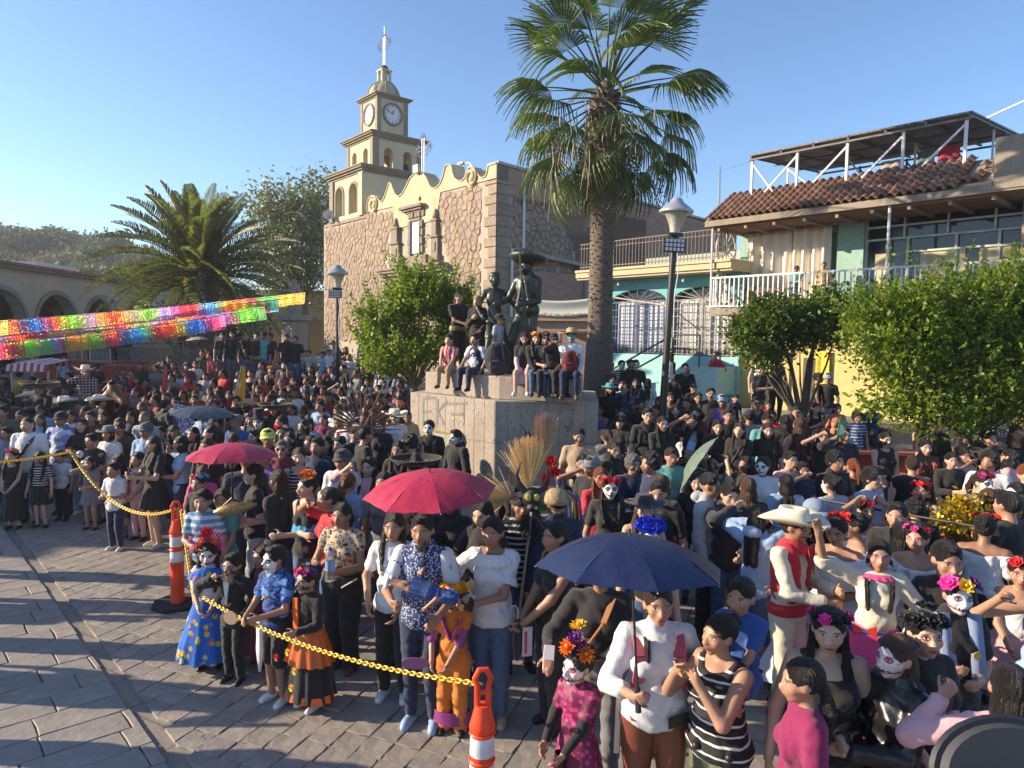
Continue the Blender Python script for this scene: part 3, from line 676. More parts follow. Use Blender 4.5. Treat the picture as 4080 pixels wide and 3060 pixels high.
sign_text('A',.24,(-.82,.866,3.24),(PI/2,0,0),WHITEM,sg,bold=.01); sign_text('M.',.22,(-.55,.866,3.22),(PI/2,0,0),WHITEM,sg,bold=.01); sign_text('E',.1,(-.84,.866,3.13),(PI/2,0,0),WHITEM,sg)
m=MB(); m.box((.35,.9,1.55),(.72,.925,2.75)); yb=m.build('yellow_poster',plain('yellow_banner',(.7,.5,.03),.5,0,.1),house)
# SOLAR PANEL CANOPY
can=empty('solar_panel_canopy',(RB.o.x,RB.o.y,0),RB.rz,'slanted solar panel canopy on white steel posts above the tiled roof','canopy')
PANM=NT('solar_panel_underside',.5); pc=PANM.mix(PANM.ramp(PANM.noise(3,6,.7,vec=PANM.map(PANM.co(),(6,1,1))),[(.5,(0,0,0)),(.6,(1,1,1))]),(.05,.04,.035),(.20,.18,.16)); PANM.col(PANM.mix(.35,pc,(.06,.055,.05))); PANM=PANM.m
x0,x1=-1.95,3.75; fz,bz2=8.42,8.72; yb0,yb1=1.0,5.4
for i in range(6):
 for j in range(2):
  m=MB(); xa=x0+(x1-x0)*i/6+.01; xb=x0+(x1-x0)*(i+1)/6-.01; ya=yb0+(yb1-yb0)*j/2+.01; y_b=yb0+(yb1-yb0)*(j+1)/2-.01
  za=fz+(bz2-fz)*(ya-yb0)/(yb1-yb0)-.0; zb=fz+(bz2-fz)*(y_b-yb0)/(yb1-yb0)
  m.add([(xa,ya,za),(xb,ya,za),(xb,y_b,zb),(xa,y_b,zb),(xa,ya,za+.045),(xb,ya,za+.045),(xb,y_b,zb+.045),(xa,y_b,zb+.045)],[(0,3,2,1),(4,5,6,7),(0,1,5,4),(1,2,6,5),(2,3,7,6),(3,0,4,7)]); m.build('solar_panel',PANM,can)
m=MB()
for k in range(7): x=x0+.05+(x1-x0-.1)*k/6; m.bar((x,yb0,fz-.05),(x,yb1,bz2-.05),.05)
for f in (0,.33,.66,1): m.bar((x0,yb0+(yb1-yb0)*f,fz+(bz2-fz)*f-.12),(x1,yb0+(yb1-yb0)*f,fz+(bz2-fz)*f-.12),.05)
m.build('purlins',plain('dark_purlin',(.12,.11,.10),.6),can)
BLUEM=plain('blue_grey_steel',(.09,.12,.2),.5)
for r_,(y,zt,ma,n) in enumerate(((1.05,8.3,WHITEM,5),(3.2,8.5,WHITEM,4),(5.2,8.6,BLUEM,5))):
 for k in range(n):
  x=x0+.08+(x1-x0-.2)*k/(n-1); m=MB(); m.bar((x,y,6.9),(x,y,zt),.065 if r_==0 else .05); m.build('post',ma,can)
  if k<n-1 or r_==0:
   m=MB(); xx=x+((x1-x0)/(n-1)*.55 if k==0 else -(x1-x0)/(n-1)*.8 if r_==0 else .7)
   if k!=2 or r_!=0 or True: m.bar((x,y,zt-.1),(xx,y,7.15 if r_==0 else 7.5),.045); m.build('brace',ma,can)
m=MB(); m.bar((x1-.3,3,8.75),(x1+.9,2.6,8.98),.035); m.build('loose_rail',WHITEM,can)
for (nm,xx,yy,zz,w,h,cl,lb) in (('hanging_clothes',1.3,2.2,7.75,.5,.3,(.35,.28,.26),'pale shirt drying under the solar canopy'),('hanging_clothes',2.2,2.2,7.82,.4,.35,(.10,.13,.12),'dark green cloth drying under the solar canopy'),('hanging_clothes',2.68,2.2,7.85,.5,.4,(.35,.03,.05),'red cloth drying under the solar canopy')):
 V=[];F=[]
 for j in range(5):
  for i in range(9): V.append((xx+w*i/8,yy+.03*math.sin(i*1.7+j*.4),zz+h/2-h*j/4))
 F=np.array([(j*9+i,j*9+i+1,j*9+i+10,j*9+i+9) for j in range(4) for i in range(8)])
 o=link(nm,mk(nm,V,F,True),None,CUR,cl); o.location=RB.o; o.rotation_euler=(0,0,RB.rz); tag(o,lb,'laundry'); o.modifiers.new('s','SOLIDIFY').thickness=.01
m=MB(); m.tube([(-3.0,1.2,6.4),(-3.05,1.2,8.35)],.025,6); m.tube([(-3.05,1.2,8.2),(-1.9,1.1,8.3)],.006,4); o=m.build('antenna_mast',SILV); o.location=RB.o; o.rotation_euler=(0,0,RB.rz); tag(o,'thin grey metal mast standing left of the tiled roof','mast')
# TURQUOISE HOUSE
TQ=Frame((5.06,23),(.666,-.746))
def ct(a,b): return (2400+.3616*a,1050+.3616*b)
tq=empty('turquoise_house',(TQ.o.x,TQ.o.y,0),TQ.rz,'turquoise house with two barred arched windows and cream flat roof edge','house')
TQM=plaster('turquoise_plaster',(.16,.42,.45),(.12,.3,.28),.3,.8); TQL=plaster('pale_turquoise_plaster',(.30,.55,.56),(.25,.42,.42),.4,.8)
m=MB();
def seg_arch(mb,x0,x1,z0,z1,ops,y0,y1,n=10):
 x=x0; b=mb
 for xc,h,zs,rise,sill in ops:
  b.box((x,y0,z0),(xc-h,y1,z1)); x=xc+h; b.box((xc-h,y0,z0),(xc+h,y1,sill))
  pts=[(xc-h*math.cos(PI*k/n),zs+rise*math.sin(PI*k/n)) for k in range(n+1)]
  b.prism([(xc-h,z1)]+pts+[(xc+h,z1)],y0,y1)
 b.box((x,y0,z0),(x1,y1,z1))
seg_arch(m,-3.3,2.6,2.5,5.02,[(-1.27,1.17,4.25,.42,2.5),(1.28,1.15,4.25,.42,2.5)],0,.3); m.build('turquoise_wall',TQM,tq)
m=MB(); m.box((-3.3,-.04,.5),(2.6,.3,2.5)); m.build('lower_wall',TQL,tq)
m=MB(); m.box((-3.4,-.75,5.03),(2.7,.4,5.1)); m.box((-3.4,-.82,5.1),(2.7,.4,5.28)); m.box((-3.4,-.87,5.28),(2.7,.4,5.36)); m.build('roof_slab',plaster('cream_slab',(.55,.45,.28),(.4,.33,.2),.3),tq)
BLUEG=plain('blue_iron',(.02,.04,.13),.5)
for i,xc in enumerate((-1.27,1.28)):
 m=MB(); m.box((xc-1.17,.26,2.5),(xc+1.17,.28,4.7)); m.build('window_glass',WIN,tq)
 o=drape(xc-1.05,xc+1.05,2.56,4.3,.2,.02,13,n=80,rows=5,name='window_curtain',col=(.50,.54,.62) if i==0 else (.55,.55,.56),parent=tq,seed=i+3)
 g=MB()
 mt=BLUEG if i==0 else plain('grey_iron',(.2,.19,.18),.5)
 for k in range(12): x=xc-1.12+k*2.24/11; g.box((x-.014,-.03,2.5),(x+.014,-.005,4.27))
 for k in range(8): z=2.55+k*.24; g.box((xc-1.15,-.045,z-.013),(xc+1.15,-.031,z+.013))
 for k in range(9): a=PI*k/8; g.bar((xc,-.02,4.27),(xc-1.1*math.cos(a),-.02,4.27+.38*math.sin(a)),.02)
 g.box((xc-.04,-.05,2.5),(xc+.04,-.03,4.27)); g.build('window_grille',mt,tq)
m=MB()
for x in (-1.8,.8):
 m.lathe([(.02,0),(.04,-.04),(.05,-.09),(.03,-.13)],8,(x,-.4,4.93)); m.box((x-.1,-.45,5.0),(x+.1,-.35,5.029))
m.build('light_bulbs',WHITEM,tq,smooth=True)
tr=MB(); tr.box((-3.3,-.72,6.25),(2.5,-.69,6.28)); tr.box((-3.3,-.72,6.1),(2.5,-.69,6.12)); tr.box((-3.3,-.72,5.45),(2.5,-.69,5.48))
for k in range(44): x=-3.25+k*.133; tr.box((x-.009,-.715,5.36),(x+.009,-.697,6.25))
for k in range(22): x=-3.15+k*.266; tr.tube([(x+.05*math.cos(a),-.7,6.18+.05*math.sin(a)) for a in np.linspace(0,2*PI,9)],.008,4,cap=False)
tr.build('terrace_railing',plain('brown_iron',(.11,.08,.07),.6),tq)
m=MB(); m.box((-3.3,3.0,5.37),(2.6,3.2,6.1)); m.build('terrace_parapet',plaster('terrace_white',(.42,.44,.38),(.3,.3,.25),.5),tq)
st=empty('outdoor_stair',(TQ.o.x,TQ.o.y,0),TQ.rz,'pale concrete stair with dark metal handrail against the turquoise wall','stair')
for k in range(7):
 m=MB(); m.box((-1.0+k*.36,-1.0,.7),(-1.0+(k+1)*.36-.002,-.05,1.02+(k+1)*.15)); m.build('step',TQL,st)
m=MB(); m.box((1.523,-1.0,.7),(2.5,-.05,2.2)); m.build('landing',TQL,st)
m=MB()
for dz in (0,-.42): m.tube([(-1.5,-1.05,1.95+dz),(.95,-1.05,3.15+dz),(1.9,-1.05,3.15+dz)],.03,6)
for x,z0,z1 in ((-1.4,1.0,2.0),(.95,1.6,3.15),(1.9,2.2,3.15)): m.tube([(x,-1.05,z0),(x,-1.05,z1)],.028,6)
m.build('handrail',plain('dark_green_iron',(.03,.05,.05),.5),st)
m=MB(); m.tube([TQ.w(-3.2,-1.5,4.17),TQ.w(-1.0,-1.6,4.32),TQ.w(1.3,-1.7,3.98),TQ.w(1.55,-1.3,3.6),TQ.w(1.6,-.6,3.3)],.022,6); o=m.build('bent_pipe',plain('rusty_cream_pipe',(.45,.36,.26),.7)); tag(o,'thin cream bent pipe running across the barred windows','pipe')
kp=at_depth(2240,1300,21); kiosk=empty('stall_building',(kp.x,21,0),RB.rz*.35,'small pinkish stall with carved frieze between statue and palm trunk','kiosk')
PNK=plaster('pink_stone',(.42,.29,.23),(.3,.2,.16),.4,2)
m=MB(); m.box((-1.1,0,.5),(-.85,.25,3.55)); m.box((-.25,0,.5),(-.05,.25,3.55)); m.box((.85,0,.5),(1.15,.25,3.55)); m.box((-1.15,.003,3.2),(1.2,.3,3.5)); m.box((-1.2,1.6,.5),(1.2,1.7,3.5)); m.build('stall_frame',PNK,kiosk)
m=MB(); m.box((-1.25,-.15,3.5),(1.3,1.7,3.62)); m.build('stall_roof',PNK,kiosk)
bn=NT('fruit_banner',.6); X_,Y_,Z_=bn.sep(bn.co()); nz=bn.noise(5,4,.7,color=True);
lowm=bn.M('MULTIPLY',bn.M('LESS_THAN',bn.M('ADD',Z_,bn.M('MULTIPLY',bn.noise(3),.3)),.02),1); bn.col(bn.mix(lowm,(.62,.62,.55),bn.ramp(bn.noise(7,2,.5),[(.38,(.6,.62,.55)),(.45,(.15,.35,.08)),(.52,(.6,.6,.5)),(.58,(.6,.08,.1)),(.66,(.62,.6,.5))],'CONSTANT')));
V=[];F=[]
for j in range(7):
 for i in range(25): V.append((-1.1+2.35*i/24,-.2+.05*math.sin(j*.7),-.22+.45*j/6+.03*math.cos(i/24*PI*2)+.06*i/24))
F=np.array([(j*25+i,j*25+i+1,j*25+i+26,j*25+i+25) for j in range(6) for i in range(24)])
o=link('stall_banner',mk('stall_banner',V,F,True),kiosk,bn.m,loc=(0,0,3.85)); o.modifiers.new('s','SOLIDIFY').thickness=.01
# MONUMENT
def monmat(name,c,c2):
 t=NT(name,.85); x,y,z=t.sep(t.co()); n=t.noise(2.2,7,.65,vec=t.map(t.co(),(1,1,.4))); n2=t.noise(26,5,.6)
 cc=t.ramp(n,[(.3,c2),(.7,c)]); cc=t.mix(1,cc,t.ramp(n2,[(.34,(.45,.42,.40)),(.42,(1,1,1))]),'MULTIPLY')
 w=t.n('TexVoronoi',feature='DISTANCE_TO_EDGE'); w.inputs['Scale'].default_value=3.2; t.put(w.inputs['Vector'],t.mix(.22,t.co(),t.noise(3,3,color=True)))
 g=t.M('MULTIPLY',t.M('LESS_THAN',w.outputs[0],.018),t.M('GREATER_THAN',t.noise(1.4,2),.53)); cc=t.mix(t.M('MULTIPLY',g,.35),cc,(.10,.09,.09))
 t.col(cc); t.bump(n2,.5,.006); return t.m
MON=monmat('monument_stone',(.43,.36,.29),(.30,.25,.20))
def zpoly(pts): return [(p.x,p.y) for p in pts]
z1,z2=1.865,2.285
L1,C1_,R1=at_z(1635,1563,z1),at_z(1972,1597,z1),at_z(2385,1601,z1)
L2,C2_,R2=at_z(1695,1481,z2),at_z(1990,1501,z2)+Vector((0,.1,0)),at_z(2330,1518,z2)+Vector((0,.45,0))
mon=empty('monument_pedestal',(C1_.x,C1_.y,0),0,'stepped tan stone monument base with scratched graffiti under the bronze statue','monument')
O=Vector((C1_.x,C1_.y));
def rel(ps): return [(p[0]-O.x,p[1]-O.y) for p in ps]
m=MB(); m.prism(rel([L1,C1_,R1,R1+Vector((.25,2.6,0)),L1+Vector((.9,2.9,0))]),-.05,z1,'z'); m.build('lower_block',MON,mon,bevel=.015)
m=MB(); m.prism(rel([L2,C2_,R2,R2+Vector((.2,1.9,0)),L2+Vector((.9,2.2,0))]),z1+.002,z2,'z'); m.build('upper_block',MON,mon,bevel=.012)
m=MB(); m.prism(rel([L1+Vector((-.12,-.1,0)),C1_+Vector((0,-.16,0)),R1+Vector((.1,-.14,0)),R1+Vector((.3,2.7,0)),L1+Vector((.8,3,0))]),-.06,.35,'z'); m.build('plinth',MON,mon,bevel=.015)
fd=(C1_-L1).normalized(); LF=Frame((L1.x,L1.y),(fd.x,fd.y))
fz=math.atan2(fd.y,fd.x)
jm=MB(); wl=(C1_-L1).length
for k in range(1,9): x=wl*k/9; jm.box((x-.003,-.004,.36),(x+.003,-.0015,z1-.01))
jm.box((0,-.0042,1.1),(wl,-.0013,1.108)); o=jm.build('joints_left',plain('joint_dark',(.20,.165,.135),.9),mon,fix=False); o.location=(L1.x-O.x,L1.y-O.y,0); o.rotation_euler=(0,0,fz)
fr_=(R1-C1_).normalized(); fzr=math.atan2(fr_.y,fr_.x); jm=MB(); wr=(R1-C1_).length
for k in range(1,8): x=wr*k/8; jm.box((x-.003,-.004,.36),(x+.003,-.0015,z1-.01))
jm.box((0,-.0042,1.1),(wr,-.0013,1.108)); o=jm.build('joints_right',bpy.data.materials['joint_dark'],mon,fix=False); o.rotation_euler=(0,0,fzr)
GRF=plain('grey_spray_paint',(.20,.20,.19),.8); GRW=plain('chalk_scratch',(.5,.46,.4),.9)
def stroke(pts,w,mat,name,org,rz,y=-.006):
 m=MB();
 for i,(a,b) in enumerate(zip(pts[:-1],pts[1:])):
  dx,dz=b[0]-a[0],b[1]-a[1]; l=math.hypot(dx,dz) or 1; nx_,nz_=-dz/l*w/2,dx/l*w/2
  m.add([(a[0]-nx_,y-i*.0004,a[1]-nz_),(b[0]-nx_,y-i*.0004,b[1]-nz_),(b[0]+nx_,y-i*.0004,b[1]+nz_),(a[0]+nx_,y-i*.0004,a[1]+nz_)],[(0,1,2,3)])
 o=m.build(name,mat,mon,fix=False); o.location=org; o.rotation_euler=(0,0,rz)
lo=(L1.x-O.x,L1.y-O.y,0)
def lp(a,b):
 x,z=LF.pix(1600+.42194*a,1500+.42194*b); return (x,z)
for nm,pts,w in (('letter_f',[(205,470),(205,205),(310,200)],.05),('letter_f',[(205,335),(280,330)],.045),('letter_k',[(340,210),(335,450)],.06),('letter_k',[(430,230),(345,330),(400,450)],.05),('letter_t',[(410,260),(620,250)],.045),('letter_t',[(590,255),(585,440)],.05),('letter_bar',[(470,355),(590,355)],.05)):
 stroke([lp(*p) for p in pts],w,GRF,'graffiti_'+nm,lo,fz)
rg=random.Random(9)
for nm,pts in (('scratch',[(655,330),(690,290),(715,350),(670,380)]),('scratch',[(720,370),(725,290),(760,285)]),('scratch',[(720,325),(750,320)]),('scratch',[(780,380),(785,300),(800,290)]),('scratch',[(455,395),(450,470),(490,450),(465,430),(500,400),(470,390)]),('scratch',[(520,400),(525,470),(560,400),(590,410),(575,470)])):
 stroke([lp(*p) for p in pts],.015,GRW,nm,lo,fz)
for i in range(26):
 x=rg.uniform(.1,wr-.2); z=rg.uniform(.6,1.75); pts=[(x,z)]
 for k in range(rg.randint(3,7)): pts.append((pts[-1][0]+rg.uniform(-.07,.08),pts[-1][1]+rg.uniform(-.1,.1)))
 stroke(pts,.009,IRON if i%2 else GRW,'scratch',(0,0,0),fzr)
a=lp(300,505); b=lp(585,600); m=MB(); m.box((a[0],-.03,b[1]-.25),(b[0],-.002,a[1])); m2=MB(); m2.box((a[0],-.045,a[1]-.03),(b[0],-.0305,a[1]))
o=m.build('plaque',plain('pale_plaque',(.35,.38,.30),.5),mon); o.location=lo; o.rotation_euler=(0,0,fz); o=m2.build('plaque_edge',plain('brass_strip',(.6,.4,.12),.35,.8),mon); o.location=lo; o.rotation_euler=(0,0,fz)
# FOLIAGE
def leafmat(name,c1,c2,c3=None,trans=.35,rough=.45):
 t=NT(name,rough); r=t.n('NewGeometry').outputs['Random Per Island']; c=t.ramp(r,[(0,c1),(.6,c2),(1,c3 or c2)])
 c=t.mix(1,c,t.ramp(t.noise(1.3,3),[(.35,(.7,.75,.7)),(.65,(1.15,1.1,1))]),'MULTIPLY'); t.col(c)
 tr=t.n('BsdfTranslucent'); t.put(tr.inputs[0],t.mix(1,c,(1.2,1.4,.5),'MULTIPLY')); mx=t.n('MixShader'); mx.inputs[0].default_value=trans
 out=[n for n in t.t.nodes if n.type=='OUTPUT_MATERIAL'][0]; t.t.links.new(t.b.outputs[0],mx.inputs[1]); t.t.links.new(tr.outputs[0],mx.inputs[2]); t.t.links.new(mx.outputs[0],out.inputs[0]); return t.m
def leaves(P,Nrm,size,rng,aspect=.5,rand=.8,down=0):
 n=len(P); d=rng.normal(size=(n,3)); d[:,2]-=down; d=d*rand+Nrm*(1-rand)*1.5; d/=np.linalg.norm(d,axis=1)[:,None]+1e-9
 u=np.cross(d,rng.normal(size=(n,3))); u/=np.linalg.norm(u,axis=1)[:,None]+1e-9
 s=(size*rng.uniform(.6,1.3,n))[:,None]; a=P; b=P+d*s*.5+u*s*aspect*.5; c=P+d*s; e=P+d*s*.5-u*s*aspect*.5
 V=np.stack([a,b,c,e],1).reshape(-1,3); F=np.arange(4*n).reshape(n,4); return V,F
def crown_pts(lobes,n,rng,shell=.55,clump=14,spread=.13,gap=0):
 w=np.array([l[1][0]*l[1][2] for l in lobes]); w=w/w.sum(); nc=max(1,n//clump); out=[];nr=[]
 idx=rng.choice(len(lobes),nc,p=w); d=rng.normal(size=(nc,3)); d/=np.linalg.norm(d,axis=1)[:,None]
 r=shell+(1.06-shell)*rng.uniform(0,1,nc)**.6; cen=np.array([lobes[i][0] for i in idx]); rr=np.array([lobes[i][1] for i in idx])
 wob=1+.16*np.sin(d[:,0]*5+idx)*np.cos(d[:,2]*6+idx*2)
 cp_=cen+d*rr*(r*wob)[:,None]; P=np.repeat(cp_,clump,0)+rng.normal(size=(nc*clump,3))*spread; N=np.repeat(d,clump,0); return P,N,cp_,d
def crown(name,lobes,n,size,mat,parent,seed,clump=14,spread=.13,shell=.55,aspect=.5,sprigs=0,spriglen=.3,down=0,rand=.8):
 rg=np.random.RandomState(seed); P,N,cp_,d=crown_pts(lobes,n,rg,shell,clump,spread); V,F=leaves(P,N,size,rg,aspect,rand,down)
 tw=MB()
 if sprigs:
  idx=rg.choice(len(cp_),sprigs); k=12; t=np.linspace(0,1,k); S=[];SN=[]
  for i in idx:
   dr=d[i]*.7+np.array([0,0,.8])+rg.normal(size=3)*.25; L=spriglen*rg.uniform(.4,1.2); q=cp_[i]+dr[None]*t[:,None]*L; S.append(np.repeat(q,3,0)+rg.normal(size=(k*3,3))*.018); SN.append(np.repeat(dr[None],k*3,0))
   tw.tube([q[0],q[-1]],.004,3,cap=False)
  V2,F2=leaves(np.concatenate(S),np.concatenate(SN),size*.9,rg,aspect,rand); F2=F2+len(V); V=np.concatenate([V,V2]); F=np.concatenate([F,F2])
 o=link(name,mk(name,V,F),parent,mat); tag(o,kind='stuff')
 if sprigs: tag(tw.build('twigs',BARK,parent,fix=False),kind='stuff')
 return o,cp_
BARK=NT('bark',.9); BARK.col(BARK.ramp(BARK.noise(9,7,.65,vec=BARK.map(BARK.co(),(1,1,.3))),[(.3,(.05,.04,.03)),(.7,(.17,.14,.11))])); BARK.bump(BARK.noise(30,6,vec=BARK.map(BARK.co(),(1,1,.3))),.7,.01); BARK=BARK.m
LIME=leafmat('bright_leaf',(.10,.16,.012),(.18,.25,.02),(.31,.36,.05),.5); GREEN=leafmat('mid_leaf',(.06,.10,.016),(.10,.15,.026),(.16,.20,.04),.45)
def limbs(parent,root,targets,r0,rng,name='trunk'):
 m=MB(); root=Vector(root)
 for t,r in targets:
  t=Vector(t); mid=root.lerp(t,.5)+Vector((rng.uniform(-.1,.1),rng.uniform(-.1,.1),rng.uniform(-.05,.12)))
  m.tube([root,root.lerp(mid,.5)+Vector((rng.uniform(-.04,.04),)*3),mid,mid.lerp(t,.5),t],[r,r*.8,r*.6,r*.4,r*.2],7)
 return m
def bush_tree(label,px,Y,lobes_px,n,size,mat,seed,trunk=None,sprigs=0,tr=.09,forks=8,sprl=.3,clump=14,name='shade_tree',spread=.11,cat='tree'):
 """lobes_px: (x,y,rx,ry,dy) in picture points at depth Y+dy"""
 rg=random.Random(seed); base=at_depth(px[0],px[1],Y); gz=G(base.x,Y)
 t=empty(name,(base.x,Y,gz),0,label,cat); k=Y/FPX*.86; L=[]
 for x,y,rx,ry,dy in lobes_px:
  p=at_depth(x,y,Y+dy); L.append(((p.x-base.x,p.y-Y,p.z-gz),(rx*k,rx*k*.85,ry*k)))
 o,cp_=crown('crown',L,n,size,mat,t,seed,clump=clump,sprigs=sprigs,spriglen=sprl,spread=spread)
 fork=Vector(trunk) if trunk else Vector((0,0,(min(l[0][2] for l in L))*.75))
 m=MB(); m.tube([(0,0,-.05),(rg.uniform(-.04,.04),0,fork.z*.5),fork],[tr*1.25,tr,tr*.9],10)
 ts=[(cp_[rg.randrange(len(cp_))],tr*.22) for _ in range(forks)]+[((l[0][0],l[0][1],l[0][2]),tr*.45) for l in L]
 b=limbs(t,fork,ts,tr,rg); m.add(b.V,b.F); m.build('trunk',BARK,t,smooth=True); return t
bush_tree('large bright green leafy tree hiding the right end of the balcony house',(3880,1800),10.6,[(3560,1230,190,80,0),(3860,1190,230,90,.2),(4090,1160,200,100,.3),(3540,1350,170,100,-.1),(3790,1330,230,130,.1),(4060,1310,240,130,.2),(3600,1490,150,80,-.2),(3890,1500,240,120,-.1),(4130,1490,220,140,0),(3740,1640,190,70,-.2),(4050,1610,150,70,-.1),(3500,1600,80,35,-.2)],30000,.085,LIME,21,sprigs=520,sprl=.42,clump=26,spread=.14,tr=.10,forks=14)
bush_tree('small round topped tree with thick dark trunk right of the yellow doorway',(3205,1660),14.2,[(3080,1260,140,75,0),(3250,1310,150,80,.1),(3050,1400,110,55,-.1),(3290,1220,110,60,.1),(2985,1330,80,60,0)],12000,.10,GREEN,22,trunk=(-.05,0,1.0),tr=.15,forks=5,sprigs=40,sprl=.2)
bush_tree('bright leafy tree left of the statue in front of the church door',(1650,1500),16.6,[(1540,1250,110,70,0),(1680,1190,130,80,0),(1810,1230,110,80,.3),(1590,1400,150,60,-.2),(1750,1370,150,80,0),(1850,1330,80,90,.2),(1540,1450,90,45,-.2),(1660,1110,80,45,0),(1480,1330,70,50,0)],15000,.10,LIME,23,sprigs=240,sprl=.55,tr=.10)
bush_tree('tall wispy olive green tree rising behind the left end of the church',(1210,1330),50,[(1150,860,130,95,0),(1240,820,70,90,2),(1080,830,80,60,0),(1180,980,130,90,0),(1100,1020,110,70,-1),(1230,1080,90,90,0),(1100,1120,90,50,0),(1280,930,50,120,1),(1270,745,28,50,1)],10500,.34,leafmat('olive_leaf',(.13,.14,.055),(.19,.19,.08),(.26,.25,.13),.35),24,tr=.35,forks=30,clump=16,name='tall_tree',spread=.75)
bush_tree('dark low foliage behind the date palm at left',(1010,1330),40,[(700,1290,150,70,0),(900,1290,150,60,0),(480,1400,160,50,-2),(250,1420,160,40,-2),(60,1430,120,40,-2)],9000,.22,leafmat('dark_leaf',(.02,.035,.012),(.035,.05,.02)),25,tr=.1,name='hedge',cat='hedge',spread=.35)
hv=[];hx=np.linspace(-190,10,60);hy=np.linspace(64,230,30)
def HZ(x,y):
 t=sstep(64,150,y); ridge=at_depth(0,1150,150).z+2.5*math.sin(x*.05)+1.5*math.sin(x*.13+1); k=1-sstep(-75,-30,x)
 return 1.1+t*ridge*(.15+.85*k)
V=[(x,y,HZ(x,y)) for y in hy for x in hx]; F=np.array([(j*60+i,j*60+i+1,(j+1)*60+i+1,(j+1)*60+i) for j in range(29) for i in range(59)])
tag(link('hill',mk('hill',V,F,True),None,plain('dry_hillside',(.10,.09,.05),.95,0,.4,.08)),kind='structure')
HM=[leafmat('hill_leaf_%s'%n,a,b,c,.15,.8) for n,a,b,c in (('olive',(.11,.12,.06),(.155,.16,.08),(.2,.195,.105)),('rust',(.17,.14,.085),(.21,.175,.11),(.25,.205,.13)),('dark',(.08,.095,.05),(.11,.12,.065),(.14,.145,.08)))]
tms=[]
for s in range(3):
 rg=np.random.RandomState(40+s); lob=[((rg.uniform(-2,2),rg.uniform(-2,2),rg.uniform(3.8,6)),(2.4,2.4,1.3)) for _ in range(5)]
 P,N,cp_,d=crown_pts(lob,2600,rg,.5,20,.45); V,F=leaves(P,N,.62,rg,.6); tms.append(mk('crown',V,F))
tk=MB(); tk.tube([(0,0,-.5),(.2,0,2),(0,.1,4.5)],[.3,.22,.12],6); tk.tube([(.2,0,2),(1.6,.5,4.6)],[.18,.06],5); tk.tube([(.2,0,2),(-1.5,-.4,4.4)],[.18,.06],5); tkm=tk.me('trunk')
rg=random.Random(77); nh=0
for i in range(400):
 y=rg.uniform(75,175); x=-rg.uniform(.30,.80)*y
 if nh>=95: break
 z=HZ(x,y); px=project((x,y,z+4))
 if not -80<px[0]<620 or px[1]>1250: continue
 k=rg.choices((0,1,2),(5,3,3))[0]; t=empty('hill_tree',(x,y,z-.3),rg.uniform(0,6),['olive green round tree on the wooded hill','dry brownish tree on the wooded hill','dark green tree on the wooded hill'][k],'tree',['olive trees on the hill','brownish trees on the hill','dark trees on the hill'][k],scale=rg.uniform(.7,1.25))
 link('crown',tms[rg.randrange(3)],t,HM[k]); link('trunk',tkm,t,BARK); nh+=1
# PALMS
PALMG=leafmat('fan_palm_leaf',(.05,.085,.02),(.08,.12,.03),(.14,.17,.045),.35,.45); DRYP=plain('dry_palm_fibre',(.34,.26,.16),.8,0,.4); SEED=plain('palm_seeds',(.03,.022,.02),.8)
def fan_frond(rng,L=1.0,R=.95,droop=1.0,nseg=38,spread=2.5,name='frond'):
 """petiole along +x from the origin, then a fan of split, drooping segments"""
 m=MB(); pts=[Vector((L*t,0,-.12*L*t*t)) for t in (0,.35,.7,1)]; m.tube(pts,[.03,.022,.018,.012],5)
 c=pts[-1]
 for k in range(nseg):
  a=-spread/2+spread*k/(nseg-1); ll=R*(.72+.28*math.cos(a*.9))*rng.uniform(.92,1.08); w=.80*R*spread/nseg*.5
  V=[];n=6
  for j in range(n+1):
   t=j/n; r=ll*t; ang=a; fold=(.014 if k%2 else -.014)*min(1,t*3)
   dz=-droop*(.10*t**2+ (.75*max(0,t-.5)**1.6)*ll*1.2)-abs(math.sin(a))*.18*t*ll+.05*math.cos(a)*t; rr=r if t<.5 else ll*(.5+(t-.5)*.75)
   ww=w*min(1,t*2.2)*(1 if t<.5 else max(.03,.75-(t-.5)*1.4))*min(1,rr+.15)
   x=c.x+rr*math.cos(ang); y=c.y+rr*math.sin(ang); tx,ty=-math.sin(ang),math.cos(ang)
   V+= [(x-tx*ww,y-ty*ww,c.z+dz+fold),(x+tx*ww,y+ty*ww,c.z+dz-fold)]
  m.add(V,[(2*j,2*j+1,2*j+3,2*j+2) for j in range(n)])
 return m.me(name)
